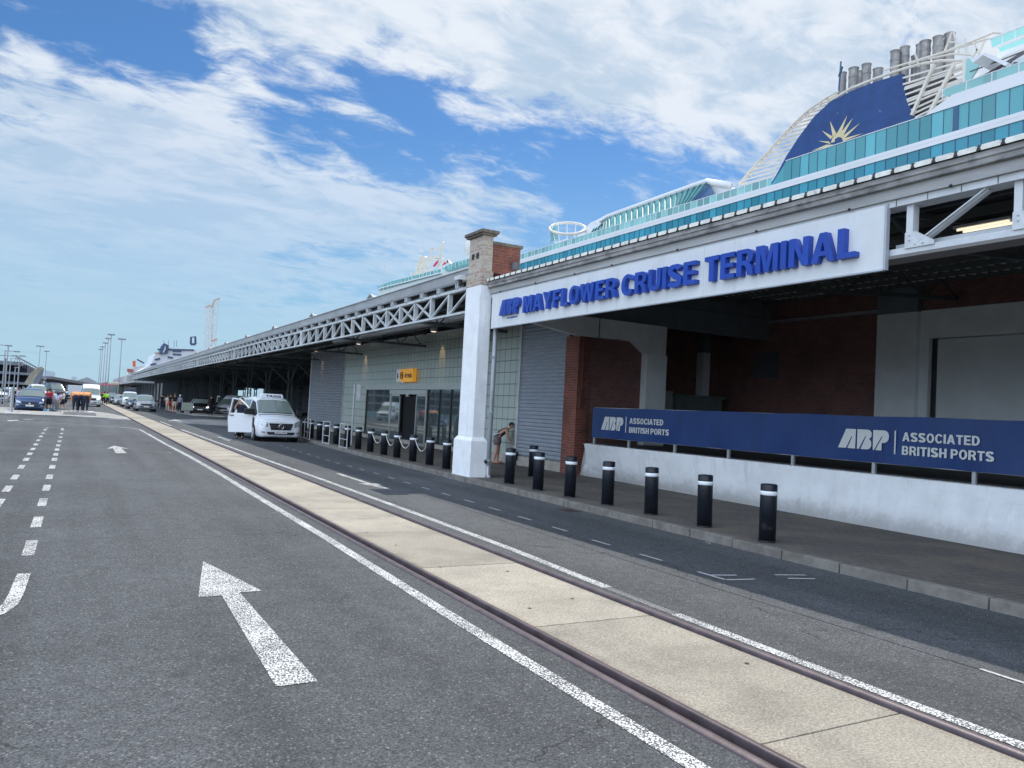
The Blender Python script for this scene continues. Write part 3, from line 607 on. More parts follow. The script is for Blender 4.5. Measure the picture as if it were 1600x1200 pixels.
# platform hall: floor, brick return, pillars, rear wall
fl = MB(); fl.box(12.85, Y0, 0.0, 22.4, 18.35, 1.03); fl.box(14.7, 18.35, 0.0, 22.4, 21.7, 1.03); fl.build('loading_platform', M('platform_concrete', (0.13, 0.13, 0.13), 0.9, var=0.2), NB)
w1 = MB(); w1.box(12.55, 18.46, 0.1, 14.7, 18.9, 4.12); w1.build('brick_return_wall', brick_i, NB)
p1 = MB(); p1.box(12.36, 18.40, 0.1, 12.75, 19.08, 4.08); p1.build('brick_pier', brick_r, NB)
w2 = MB(); w2.box(14.7, 21.7, 1.0, 20.4, 22.0, 6.3); w2.box(20.05, 14.34, 1.0, 20.4, 21.7, 6.3); w2.box(20.05, Y0, 5.15, 20.4, 14.34, 6.6); w2.box(14.9, 18.9, 4.1, 15.2, 21.7, 6.1); w2.build('rear_brick_wall', brick_i, NB)
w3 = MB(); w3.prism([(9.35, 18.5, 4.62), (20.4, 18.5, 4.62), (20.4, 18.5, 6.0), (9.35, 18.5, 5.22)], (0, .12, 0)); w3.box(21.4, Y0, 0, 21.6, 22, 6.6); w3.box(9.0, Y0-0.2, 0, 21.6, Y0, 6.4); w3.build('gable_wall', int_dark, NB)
bm = MB(); bm.prism([(9.25, 18.28, 4.62), (15.42, 18.28, 4.62), (15.42, 18.28, 3.74), (14.66, 18.28, 3.74), (14.15, 18.28, 4.08), (12.2, 18.28, 4.06), (10.4, 18.28, 4.3), (9.25, 18.28, 4.36)][::-1], (0, 0.17, 0)); bm.build('concrete_beam', int_white, NB)
jj = MB(); jj.box(12.93, 18.272, 4.06, 12.955, 18.279, 4.62); jj.build('beam_joint', blackp, NB)
pl = MB(); pl.box(14.66, 18.2, 1.0, 15.42, 18.6, 3.74); pl.build('pillar', int_white, NB)
p3 = MB(); p3.box(14.66, 18.262, 3.742, 15.42, 18.275, 4.61); p3.build('pillar_head', int_white, NB)
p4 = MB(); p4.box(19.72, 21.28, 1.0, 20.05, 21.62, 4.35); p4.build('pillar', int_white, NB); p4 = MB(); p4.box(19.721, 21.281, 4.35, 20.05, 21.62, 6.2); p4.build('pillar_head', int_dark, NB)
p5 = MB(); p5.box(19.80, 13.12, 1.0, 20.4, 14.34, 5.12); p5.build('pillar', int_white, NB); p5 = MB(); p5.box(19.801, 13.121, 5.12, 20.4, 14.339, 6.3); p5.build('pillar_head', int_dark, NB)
ln = MB(); ln.box(19.95, -2, 4.38, 20.4, 13.12, 5.15); ln.build('door_lintel', int_white, NB)
jb = MB(); jb.box(19.95, 12.86, 1.0, 20.4, 13.12, 4.38); jb.build('door_jamb', int_white, NB)
gp_ = MB(); gp_.box(20.1, 12.72, 1.0, 20.2, 12.86, 4.38); gp_.build('door_gap', blackp, NB)
dr = MB(); dr.box(20.12, 6.5, 1.0, 20.3, 12.72, 4.36)
dr.box(20.12, -2, 1.0, 20.3, 6.5, 4.36); dr.build('sliding_door', M('pale_sliding_door', (0.74, 0.78, 0.76), 0.6, var=0.06, vs=1.0), NB)
vn = MB(); vn.box(19.99, 18.1, 3.4, 20.05, 19.1, 4.25); vn.build('vent_grille', M('vent_grille', (0.1, 0.11, 0.12), 0.6), NB)
bx = MB(); bx.box(16.4, 21.35, 3.55, 17.0, 21.69, 3.75); bx.box(16.5, 21.4, 3.75, 16.55, 21.69, 4.0); bx.build('wall_lamp', steel_g, NB)
cd = MB(); cd.tube([(17.6, 21.66, 1.05), (17.6, 21.66, 4.6)], 0.02, 6); cd.tube([(17.72, 21.66, 1.05), (17.72, 21.66, 4.6)], 0.015, 6); cd.build('conduit', steel_g, NB)
ct = MB(); ct.box(19.9, 13.2, 5.2, 20.04, 21.6, 5.3); ct.build('cable_tray', galv, NB); 
cq = MB(); cq.tube([(12.5, 18.37, 2.0), (12.5, 18.37, 4.0)], 0.022, 6); cq.box(12.44, 18.34, 2.0, 12.56, 18.4, 2.5); cq.build('conduit', M('brown_conduit', (0.14, 0.06, 0.045), 0.6), NB)
# roller shutter and tile strip at the end of the hall
sh = MB(); zz = 0.42; pts = []
while zz < 4.6: pts += [(0.0, zz), (0.008, zz+0.02), (0.045, zz+0.045), (0.045, zz+0.07), (0.008, zz+0.095)]; zz += 0.118
for y in (19.1, 21.86):
    for dx, z in pts: sh.v.append((12.52-dx, y, z))
k = len(pts)
for i in range(k-1): sh.q(i, i+1, k+i+1, k+i)
sh.build('roller_shutter', shut_m, NB)
sf = MB(); sf.box(12.44, 21.87, 0.4, 12.56, 21.97, 4.6); sf.build('shutter_guide', steel_g, NB)
tw = MB(); tw.box(12.5, 21.98, 0.40, 12.7, 24.3, 4.9); tw.build('tiled_wall', tilew, NB)
pb = MB(); pb.box(12.42, 19.08, 0.1, 12.75, 24.3, 0.27); pb.box(12.46, 19.08, 0.27, 12.75, 24.3, 0.41); pb.build('plinth', plinth_m, NB, bevel=0.008)
# the white corner column with its chimney-like brick top
cl = thing('corner_column', 'white painted roadside column topped by a weathered brick pier', 'column', (8.85, 17.9, 0.0))
sx = MB(); sx.box(8.665, 17.46, 1.12, 9.0, 18.30, 4.95); sx.build('shaft', white_paint, cl, bevel=0.012)
sx = MB(); sx.frus(8.60, 17.38, 1.02, 9.06, 18.4, 1.12, 0.07); sx.box(8.60, 17.38, -0.02, 9.06, 18.4, 1.02); sx.build('plinth', white_paint, cl, bevel=0.01)
bc = MB(); bc.box(8.66, 17.45, 4.952, 9.0, 18.3, 5.32); bc.box(8.69, 17.48, 5.32, 8.97, 18.27, 6.22); bc.build('brick_pier', brick_w, cl, bevel=0.008)
cp = MB(); cp.box(8.62, 17.40, 6.22, 9.04, 18.36, 6.27); cp.box(8.58, 17.36, 6.27, 9.08, 18.4, 6.35); cp.build('coping', capst, cl, bevel=0.012)
ho_ = MB(); ho_.box(8.67, 17.70, 5.66, 8.69, 17.82, 5.80); ho_.box(8.67, 17.96, 5.66, 8.69, 18.08, 5.80); ho_.build('vent_hole', blackp, cl)
wg = MB(); wg.box(8.98, 17.5, 5.3, 9.78, 17.8, 6.02); wg.build('brick_wing_wall', brick_r, cl); wg = MB(); wg.box(8.98, 17.46, 6.02, 9.84, 17.84, 6.10); wg.build('wing_coping', capst, cl, bevel=0.01)
ba = MB(); ba.cyl(9.6, 17.42, 5.45, 5.62, 0.1, 12); ba.box(9.5, 17.35, 5.43, 9.78, 17.46, 5.48); ba.build('lead_flashing', M('dark_lead', (0.1, 0.1, 0.11), 0.6), cl)
cm = thing('security_camera', 'white security camera unit bracketed to the column head', 'camera', (8.55, 18.35, 5.2))
k = MB(); k.box(8.45, 18.30, 5.16, 8.66, 18.62, 5.27); k.build('housing', M('camera_white', (0.62, 0.63, 0.62), 0.5), cm, bevel=0.015)
k = MB(); k.ball((8.55, 18.42, 5.06), 0.06, 12, 8); k.cyl(8.55, 18.42, 5.08, 5.16, 0.05, 12); k.build('dome', blackp, cm, smooth=True)
k = MB(); k.tube([(8.6, 18.35, 5.25), (8.66, 18.2, 5.31), (8.655, 17.9, 5.28), (8.65, 17.75, 5.1)], 0.012, 6); k.build('cable', galv, cm)
dp = thing('drainpipe', 'grey painted rainwater pipe beside the white column', 'pipe', (9.08, 17.40, 0.12))
k = MB(); k.tube([(9.10, 17.36, 4.95), (9.10, 17.36, 0.42)], 0.05, 14); k.build('pipe', pipe_m, dp, smooth=True)
k = MB(); k.tube([(9.10, 17.36, 0.42), (9.10, 17.36, 0.22), (9.09, 17.30, 0.15), (9.09, 17.22, 0.13)], [0.058, 0.058, 0.058, 0.05], 12); k.build('shoe', galv, dp, smooth=True)
k = MB()
for z in (1.75, 3.15, 0.55): k.cyl(9.10, 17.36, z-0.02, z+0.02, 0.062, 14); k.box(9.02, 17.30, z-0.012, 9.10, 17.38, z+0.012)
k.build('bracket', pipe_m, dp)
k = MB(); k.lathe([(0.03, -0.02), (0.055, -0.02), (0.055, 0.02), (0.03, 0.02)], (9.04, 17.35, 0.52), 'y', 12); k.build('cleaning_eye', blackp, dp)
k = MB(); k.box(9.15, 17.40, 0.12, 9.20, 17.46, 4.9); k.build('corner_angle', pipe_m, dp)

# sign
SG = thing('fascia_sign', 'long white panel sign with raised blue letters reading MAYFLOWER CRUISE TERMINAL', 'sign', (8.95, 12, 3.9))
sp_ = MB(); 
for a, b2 in ((6.42, 9.74), (9.745, 13.1), (13.105, 17.33)): sp_.box(8.95, a, 3.868, 9.0, b2, 4.70)
sp_.build('panel', sign_m, SG)
sr = MB(); sr.box(8.935, 6.385, 3.85, 9.0, 6.418, 4.71); sr.box(8.94, 6.42, 3.845, 9.0, 17.33, 3.866); sr.build('panel_edge', pipe_m, SG)
def letters(txt, ya, yb, z0, z1):
    g_, tot = block_text(txt, .10); sc = (ya-yb)/tot
    for v, f in g_: k = MB(); k.add(to_facade([(-ya+p[0]*sc, z0+p[1]*(z1-z0), p[2]*0.10+0.051) for p in v], 8.95), f); k.build('letter', blue_m, SG)
letters('MAYFLOWER', 15.60, 12.03, 4.09, 4.47); letters('CRUISE', 11.86, 9.83, 4.08, 4.47); letters('TERMINAL', 9.62, 6.78, 4.07, 4.48)
# three-letter port emblem: slanted block letters with cut strokes (units of cap height)
def emblem():
    A = [(0, 0), (0.40, 0.965), (0.90, 0.97), (0.89, 0.0)]; 
    B = [(0.98, 0.0), (0.98, 0.97), (1.5, 0.97), (1.62, 0.93), (1.69, 0.83), (1.69, 0.66), (1.63, 0.56), (1.56, 0.52), (1.64, 0.46), (1.69, 0.36), (1.69, 0.16), (1.62, 0.05), (1.5, 0.0)]
    Pp = [(1.77, 0.0), (1.77, 0.97), (2.3, 0.97), (2.42, 0.94), (2.5, 0.84), (2.53, 0.7), (2.51, 0.52), (2.42, 0.41), (2.3, 0.37), (2.19, 0.36), (2.19, 0.0)]
    slits = [[(0.42, 0.0), (0.49, 0.0), (0.72, 0.58), (0.70, 0.62)], [(1.08, 0.0), (1.16, 0.0), (1.42, 0.62), (1.40, 0.66)], [(1.84, 0.0), (1.90, 0.0), (2.22, 0.66), (2.20, 0.70)], [(0.56, 0), (0.60, 0), (0.78, 0.42), (0.77, 0.46)],[(1.22, 0), (1.26, 0), (1.44, 0.42), (1.43, 0.46)]]
    return [A, B, Pp], slits
def put_emblem(ya, z0, h, wd, X, depth, m, ms, par):
    Ls, sl_ = emblem(); k = MB()
    for poly in Ls: k.prism([(X-depth, -(-ya+x*wd/2.53), z0+z*h) for x, z in poly], (depth, 0, 0))
    k.build('emblem', m, par)
    k = MB()
    for poly in sl_[:3]: k.prism([(X-depth-0.004, -(-ya+x*wd/2.53), z0+z*h) for x, z in poly], (0.003, 0, 0))
    k.build('emblem_slit', ms, par)
put_emblem(16.76, 4.12, 0.38, 0.96, 8.95, 0.10, blue_m, blue_dk, SG)
v, f = glyph_mesh('SOUTHAMPTON', 1.0, 0.004, 0.01); k = MB(); k.add(to_facade(fit(v, -16.5, -16.0, 4.03, 4.07), 8.948), f); k.build('small_lettering', blue_m, SG)
# lamps burning in the hall
def tube_light(x, y, z):
    L_ = thing('ceiling_light', 'lit twin-tube strip light hanging in the hall behind the right hand lattice beam', 'light', (x, y, z)); k = MB(); k.box(x-0.13, y-0.42, z, x+0.13, y+0.42, z+0.04); k.build('casing', steel_g, L_)
    for s_ in (-0.08, 0.08): k = MB(); k.tube([(x+s_, y-0.38, z-0.02), (x+s_, y+0.38, z-0.02)], 0.018, 8); k.build('tube', tube_m, L_)
tube_light(*atX(1540, 352, 11.6))

# white ramp wall, railing banner
RW = MB(); secs = [(18.42, 12.74, 12.30), (18.0, 12.66, 12.28), (12, 12.46, 12.24), (6, 12.0, 12.24), (-14, 11.95, 12.24)]
secs = [secs[0]]+[(y_, lerp(12.0, 12.66, min(1, max(0, (y_-6)/12)))-max(0, 6-y_)*.003, lerp(12.24, 12.28, min(1, max(0, (y_-6)/12)))) for y_ in [18.0-i*0.5 for i in range(65)]]
for y, xb, xt in secs: RW.v += [(xb, y-0.0, 0.1), (xt, y-(0.7 if y > 18.2 else 0), 1.03), (xt+0.22, y-(0.7 if y > 18.2 else 0), 1.03), (xt+0.3, y, 0.1)]
for i in range(len(secs)-1):
    for k in range(3): RW.q(i*4+k, i*4+k+1, (i+1)*4+k+1, (i+1)*4+k)
RW.q(0, 1, 2, 3)
rw = RW.build('ramp_wall', ramp_paint, bevel=0.02); tag(rw, 'long low white painted wall behind the row of bollards, grubby along its foot', 'wall')
RL = thing('banner_railing', 'long blue banner tied to a railing above the low white wall', 'banner', (12.3, 10, 1.03))
bn = MB(); ys = [17.45-i*0.25 for i in range(127)]
for y in ys:
    j = 0.02*math.sin(y*3.6)+0.014*math.sin(y*9.3+1); zt = lerp(2.055, 2.03, (y-6)/11.5)+0.006*math.sin(y*2.6)
    bn.v += [(12.28+j, y, 1.235+0.004*math.sin(y*6)), (12.275-j*0.6, y, 1.65), (12.28+j*0.4, y, zt)]
for i in range(len(ys)-1):
    for k in (0, 1): bn.q(i*3+k, i*3+k+1, i*3+k+4, i*3+k+3)
bno = bn.build('banner', banner_m, RL, smooth=True)
for ya, yb, xa in ((17.01, 16.07, 0), (9.59, 8.5, 1)):
    put_emblem(ya, 1.455, 0.36, 0.95 if xa == 0 else 1.02, 12.262, 0.004, banner_t, banner_m, bno)
for (L1, ya, yb, za, zb) in (('ASSOCIATED', 15.80, 14.50, 1.66, 1.80), ('BRITISH PORTS', 15.80, 14.28, 1.43, 1.57), ('ASSOCIATED', 8.32, 7.02, 1.64, 1.79), ('BRITISH PORTS', 8.32, 6.80, 1.41, 1.56)):
    g_, tot = block_text(L1, .10, .30, .002); k = MB(); sc = (ya-yb)/tot
    for v, f in g_: k.add(to_facade([(-ya+p[0]*sc, za+p[1]*(zb-za), p[2]) for p in v], 12.258), f)
    k.build('lettering', banner_t, bno)
k = MB(); k.box(12.256, 15.93, 1.42, 12.26, 15.955, 1.83); k.box(12.256, 8.44, 1.41, 12.26, 8.465, 1.81); k.build('divider_line', banner_t, bno)
k = MB(); k.bar((12.33, 17.4, 2.02), (12.33, -14, 2.02), 0.045, 0.045); k.bar((12.33, 17.4, 1.24), (12.33, -14, 1.24), 0.03, 0.03); k.build('rail', galv, RL)
for y in (17.40, 15.88, 14.13, 12.40, 10.67, 8.89, 7.13, 5.3, 3.5, 1.7, -0.1, -1.9):
    k = MB(); k.box(12.31, y-0.03, 1.02, 12.36, y+0.03, 2.02); k.build('post', galv, RL)
cb = thing('plant_cabinet', 'dark green metal plant cabinet standing behind the banner', 'cabinet', (17, 20, 1.03))
k = MB(); k.box(16.25, 19.9, 1.03, 17.2, 20.6, 2.78); k.build('side_unit', M('cabinet_green_grey', (0.32, 0.38, 0.36), 0.6, var=0.1), cb, bevel=0.02)
k = MB(); k.box(17.22, 19.8, 1.03, 19.3, 20.6, 2.62); k.box(17.15, 19.75, 2.62, 19.4, 20.65, 2.70); k.build('body', M('cabinet_green', (0.14, 0.19, 0.18), 0.6, var=0.1), cb, bevel=0.02)
# ================================================================== left shed: long roof on a lattice fascia beam, Arrivals front
SD = thing('canopy_shed', 'long low shed running into the distance with a white lattice beam along its edge', 'building', (8.9, 60, 0))
S0, S1 = 18.45, 168.0
k = MB()
y = S0; i = 0
while y < S1:
    L_ = 2.46 if y < 110 else 8; k.box(8.78+0.004*(i % 2), y+0.006, 5.235, 8.92, min(y+L_-0.006, S1), 5.50); y += L_; i += 1
k.build('fascia', steel_fl, SD)
k = MB(); k.box(8.74, S0, 5.50, 8.95, S1, 5.525); k.box(8.80, S0, 5.21, 8.9, S1, 5.232); k.build('fascia_trim', steel_g, SD)
k = MB(); k.add([(8.9, S0, 5.42), (8.9, S1, 5.42), (36, S1, 6.6), (36, S0, 6.6)], [(0, 1, 2, 3)]); k.build('roof', steel_fl, SD)
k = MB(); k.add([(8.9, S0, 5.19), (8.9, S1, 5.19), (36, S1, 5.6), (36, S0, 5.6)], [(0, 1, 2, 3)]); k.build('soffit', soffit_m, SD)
k = MB(); k.box(8.84, S0, 4.98, 8.98, S1, 5.06); k.build('truss_top_chord', truss_g, SD)
k = MB(); k.box(8.84, S0, 4.35, 8.98, S1, 4.41); k.build('truss_bottom_chord', truss_g, SD)
k = MB(); k.box(9.0, S0, 5.09, 9.35, S1, 5.19); k.build('eaves_beam', steel_dk, SD)
PAT = ['/', '/', 'X', 'X', 'X', 'X', '\\', '\\', '\\', '/', '/', '/', '/', '/']
y = S0+0.10; pw = 1.255; idx = 0; post0 = None; dgl = {}
pb_ = MB(); pb_.box(8.85, -0.045, 4.41, 8.97, 0.045, 4.98)
def diag(up):
    k = MB(); a_, b_ = ((8.91, 0.06, 4.44), (8.91, pw-0.06, 4.96)) if up == '\\' else ((8.91, pw-0.06, 4.44), (8.91, 0.06, 4.96))
    if up == '/': a_, b_ = ((8.91, pw-0.06, 4.44), (8.91, 0.06, 4.96))
    k.bar(a_, b_, 0.05, 0.065, (1, 0, 0)); return k
# '/' in the picture: foot at the far end, head at the near end
while y < S1-1.5:
    if y > 120 and idx % 2: pass
    if post0 is None: post0 = pb_.build('truss_post', truss_g, SD, world=False); post0.location = (8.9*0-wloc(SD).x*1+0, 0, 0); o = post0
    else: o = post0.copy(); col.objects.link(o); o.parent = SD
    o.location = (-8.9, y-60, 0)
    if y < 72:
        for c in ('/', '\\'):
            if PAT[idx % 14] in (c, 'X'):
                if c not in dgl: dgl[c] = diag(c).build('truss_diagonal', truss_g, SD, world=False); o = dgl[c]
                else: o = dgl[c].copy(); col.objects.link(o); o.parent = SD
                o.location = (-8.9, y-60, 0)
    if idx % 14 == 0 and idx: 
        q_ = MB(); q_.box(8.83, y-0.16, 4.36, 8.99, y+0.16, 5.05); q_.build('bay_post', truss_g, SD)
    y += pw; idx += 1
    if y > 72 and y < 72+pw: break
kk = MB(); yy = y; ii = idx
while yy < S1-1.5:      # the far run of the lattice, too fine to tell apart
    kk.box(8.85, yy-0.045, 4.41, 8.97, yy+0.045, 4.98)
    for c in ('/', '\\'):
        if PAT[ii % 14] in (c, 'X'):
            a_, b_ = ((8.91, yy+pw, 4.44), (8.91, yy, 4.96)) if c == '/' else ((8.91, yy, 4.44), (8.91, yy+pw, 4.96)); kk.bar(a_, b_, 0.05, 0.065, (1, 0, 0))
    yy += pw; ii += 1
tag(kk.build('far_lattice', truss_g, SD), kind='stuff')
k = MB(); k.box(8.80, -0.09, 5.07, 8.97, -0.04, 5.235); k.box(8.80, 0.04, 5.07, 8.97, 0.09, 5.235); k.box(8.82, -0.09, 5.06, 8.95, 0.09, 5.10); fb = k.build('fascia_bracket', steel_g, SD, world=False); yy = S0+0.75; o = fb
while yy < 110:
    if o is None: o = fb.copy(); col.objects.link(o); o.parent = SD
    o.location = (-8.9, yy-60, 0); o = None; yy += 1.255
for yy in (28.6, 37.1, 45.4, 53.6, 61.9, 70.2, 78.5):     # roof-light gables poking above the fascia
    k = MB(); k.prism([(9.6, yy-1.25, 5.42), (9.6, yy+1.25, 5.42), (9.6, yy, 5.98)], (6, 0, 0.25)); k.build('roof_light', steel_g, SD)
    k = MB(); k.bar((9.56, yy-1.32, 5.42), (9.56, yy, 6.01), 0.05, 0.09, (1, 0, 0)); k.bar((9.56, yy+1.32, 5.42), (9.56, yy, 6.01), 0.05, 0.14, (1, 0, 0)); k.build('verge_board', steel_fl, SD)
k = MB(); k.tube([(10.4, 20, 4.72), (10.4, 36, 4.72)], 0.13, 12); k.build('duct', galv, SD, smooth=True)
k = MB()
for zz, xx in ((4.9, 9.9), (4.62, 9.6), (4.8, 11.3)): k.tube([(xx, S0, zz), (xx, 100, zz)], 0.05, 6)
k.build('cable_tray', steel_dk, SD)
for yy in [23+8.65*i for i in range(4)]:
    k = MB(); k.bar((9, yy, 4.5), (13.2, yy, 4.5), 0.08, 0.1); k.bar((9, yy, 5.05), (13.2, yy, 5.05), 0.08, 0.1)
    for j in range(4): k.bar((9+j, yy, 4.5), (9.5+j, yy, 5.05), 0.04, 0.04); k.bar((9.5+j, yy, 5.05), (10+j, yy, 4.5), 0.04, 0.04)
    k.build('cross_truss', steel_dk, SD)
# arrivals front wall
AX = 13.3
def ay(px, py): return atX(px, py, AX)
AW = MB(); yA, yB = 24.1, ay(538, 600).y
dL, dR = ay(573, 640).y, 26.6
AW.box(AX, dL, 0.35, AX+0.2, yB, 4.98); AW.box(AX, yA, 2.62, AX+0.2, dL, 4.98); AW.build('glass_block_wall', tilew, SD)
k = MB(); k.box(12.7, 24.1, 0.1, AX, 24.3, 4.98); k.build('return_wall', int_dark, SD)
yC = ay(486, 600).y
k = MB(); zz = 0.30; pts = []
while zz < 4.98: pts += [(0.0, zz), (0.045, zz+0.02), (0.045, zz+0.10), (0.0, zz+0.135)]; zz += 0.16
for y in (yB+0.06, yC):
    for dx, z in pts: k.v.append((AX-dx+0.05, y, z))
n = len(pts)
for i in range(n-1): k.q(i, i+1, n+i+1, n+i)
k.build('cladding', clad_m, SD)
k = MB(); k.box(AX-0.04, yB-0.0, 0.3, AX+0.1, yB+0.06, 5.0); k.build('cladding_trim', steel_g, SD); k = MB(); k.box(AX-0.04, yC, 0.1, AX+0.3, yC+0.15, 5.0); k.build('cladding_trim', steel_g, SD)
k = MB(); k.box(AX+0.05, yC, 0.0, AX+0.25, yC+0.2, 5.1); k.box(AX+0.2, yC+0.1, 0, 30, yC+0.3, 5.3); k.build('end_wall', int_dark, SD)
k = MB(); k.box(AX-0.06, yA, 0.1, AX+0.22, yC, 0.30); k.build('plinth', plinth_m, SD)
k = MB(); k.box(AX-0.12, yA, 4.98, AX+0.2, yC, 5.05); k.build('wall_head_trim', steel_g, SD)
# shop front
SH = thing('entrance_front', 'glazed arrivals entrance with an open sliding door under a silver lintel', 'entrance', (AX, 34, 0.12))
d1, d2, d3, d4 = ay(612, 640).y, ay(627, 640).y, ay(652, 640).y, ay(668, 640).y
k = MB(); k.box(AX-0.10, dR-1.0, 2.60, AX+0.02, dL+0.25, 2.86); k.build('lintel', alu, SH)
k = MB(); k.box(AX-0.02, dR-1.5, 0.36, AX+0.0, d4-0.05, 2.60); k.build('window', glass_m, SH)
k = MB(); k.box(AX-0.02, d1+0.05, 0.36, AX, dL, 2.60); k.build('window', glass_m, SH)
k = MB()
for yy in (dL, d1+0.12, d4-0.12, ay(688, 640).y, ay(706, 640).y): k.box(AX-0.07, yy-0.03, 0.30, AX+0.03, yy+0.03, 2.60)
k.box(AX-0.07, dR-1.5, 0.30, AX+0.02, dL, 0.36); k.build('window_frame', blackp, SH)
for a_, b_ in ((d2, d1), (d4, d3)):
    k = MB(); k.box(AX-0.09, a_, 0.16, AX-0.05, a_+0.07, 2.38); k.box(AX-0.09, b_-0.07, 0.16, AX-0.05, b_, 2.38); k.box(AX-0.09, a_, 0.16, AX-0.05, b_, 0.24); k.box(AX-0.09, a_, 2.3, AX-0.05, b_, 2.38)
    dd = k.build('sliding_door', alu, SH); k = MB(); k.box(AX-0.075, a_+0.07, 0.24, AX-0.065, b_-0.07, 2.3); k.build('pane', glass_m, dd)
k = MB(); k.box(AX-0.12, d4-0.1, 2.38, AX+0.02, d1+0.1, 2.58); k.box(AX-0.12, (d1+d4)/2-0.15, 2.28, AX-0.05, (d1+d4)/2+0.15, 2.38); k.build('door_header', alu, SH)
k = MB(); k.box(AX-0.1, d1, 0.12, AX-0.04, d1+0.08, 2.4); k.build('door_post', alu, SH); k = MB(); k.box(AX-0.1, d4-0.08, 0.12, AX-0.04, d4, 2.4); k.build('door_post', alu, SH)
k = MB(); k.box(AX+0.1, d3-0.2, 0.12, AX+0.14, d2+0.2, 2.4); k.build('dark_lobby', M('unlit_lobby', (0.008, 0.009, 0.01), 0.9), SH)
sc_ = MB(); sc_.ball((AX-0.2, (d2+d3)/2+0.45, 2.93), 0.09, 10, 8); sc_.box(AX-0.2, (d2+d3)/2+0.42, 2.94, AX, (d2+d3)/2+0.48, 3.0); tag(sc_.build('security_camera', int_white), 'small pale dome camera over the arrivals door', 'camera')
sgn = thing('arrivals_sign', 'yellow and white sign reading Arrivals over the entrance door', 'sign', (AX, 34, 3.0))
sa, sb_, sw = ay(626, 590).y, ay(652, 590).y, ay(631, 590).y; zt_, zb_ = ay(640, 577).z, ay(640, 597).z
k = MB(); k.box(AX-0.22, sb_, zb_, AX-0.04, sw-0.01, zt_); k.build('yellow_panel', yellow_m, sgn); k = MB(); k.box(AX-0.22, sw, zb_, AX-0.04, sa, zt_); k.build('white_panel', refl_m, sgn)
v, f = glyph_mesh('Arrivals', 1.0, 0.003, 0.02); hh = zt_-zb_; k = MB(); k.add(to_facade(fit(v, -(sw-0.62), -(sb_+0.12), zb_+hh*0.3, zb_+hh*0.72), AX-0.224), f)
k.build('lettering', blackp, sgn); k = MB()
k.tube([(AX-0.225, sw-0.3+0.16*math.cos(t), zb_+hh*0.5+0.16*math.sin(t)) for t in [i*math.pi/6 for i in range(12)]], 0.025, 6, closed=True)
k.bar((AX-0.225, sw-0.38, zb_+hh*0.4), (AX-0.225, sw-0.22, zb_+hh*0.62), 0.03, 0.03, (1, 0, 0)); k.bar((AX-0.225, sw-0.3, zb_+hh*0.36), (AX-0.225, sw-0.38, zb_+hh*0.6), 0.03, 0.03, (1, 0, 0)); k.build('pictogram', blackp, sgn)
k = MB(); ym = (sa+sw)/2; k.bar((AX-0.225, ym, zb_+hh*0.3), (AX-0.225, ym, zt_-hh*0.3), 0.03, 0.05, (1, 0, 0)); k.prism([(AX-0.23, ym-0.1, zb_+hh*0.45), (AX-0.23, ym, zb_+hh*0.22), (AX-0.23, ym+0.1, zb_+hh*0.45)], (0.004, 0, 0)); k.build('arrow', blackp, sgn)
k = MB(); yy = ay(672, 500).y
for px_ in (645, 574, 507):
    p = ay(px_+48 if px_ == 645 else px_, 520); yy = p.y
    L_ = thing('wall_downlight', {645: 'lit recessed downlight over the glass block wall nearest the white column', 574: 'lit recessed downlight over the glass block wall midway along it', 507: 'lit recessed downlight over the grey slatted cladding'}[px_], 'light', (AX-0.45, yy, 5.0), group='downlights washing the arrivals wall')
    q_ = MB(); q_.lathe([(0.09, 5.06), (0.11, 5.0), (0.09, 4.985), (0.03, 4.98)], (AX-0.45, yy, 0), 'z', 12); q_.build('lamp', tube_m, L_)
    q_ = MB(); q_.lathe([(0.15, 5.2), (0.15, 5.01), (0.115, 5.01), (0.115, 5.2)], (AX-0.45, yy, 0), 'z', 12); q_.build('casing', steel_g, L_)
    ld = bpy.data.lights.new('downlight', 'SPOT'); ld.energy = 26; ld.spot_size = R(42); ld.spot_blend = 0.8; ld.color = (1, 0.62, 0.3); ld.shadow_soft_size = 0.04
    lo = bpy.data.objects.new('lamp_glow', ld); col.objects.link(lo); lo.parent = L_; lo.location = (0.0, 0, -0.06); lo.rotation_euler = (R(0), R(-24), 0)
# interior of the far open bays
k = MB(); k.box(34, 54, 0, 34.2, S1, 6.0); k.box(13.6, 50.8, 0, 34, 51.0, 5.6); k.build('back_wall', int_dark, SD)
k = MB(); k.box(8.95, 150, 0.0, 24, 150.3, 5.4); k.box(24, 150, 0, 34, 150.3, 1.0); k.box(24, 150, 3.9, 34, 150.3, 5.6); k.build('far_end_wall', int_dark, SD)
for r_, X in enumerate((15.2, 22.5)):
    for i in range(11):
        yy = 56+8.65*i
        k = MB(); k.box(X-0.2, yy-0.07, 0, X-0.1, yy+0.07, 5.2); k.box(X+0.1, yy-0.07, 0, X+0.2, yy+0.07, 5.2)
        for j in range(5): z = 0.2+j*0.95; k.bar((X-0.15, yy, z), (X+0.15, yy, z+0.95), 0.04, 0.04); k.bar((X+0.15, yy, z), (X-0.15, yy, z+0.95), 0.04, 0.04)
        k.bar((X-0.1, yy, 3.2), (X-1.9, yy, 4.75), 0.1, 0.1); k.bar((X+0.1, yy, 3.2), (X+1.9, yy, 4.75), 0.1, 0.1); k.bar((X, yy-0.1, 3.2), (X, yy-1.9, 4.75), 0.08, 0.08); k.bar((X, yy+0.1, 3.2), (X, yy+1.9, 4.75), 0.08, 0.08)
        k.build('lattice_column', steel_dk, SD)
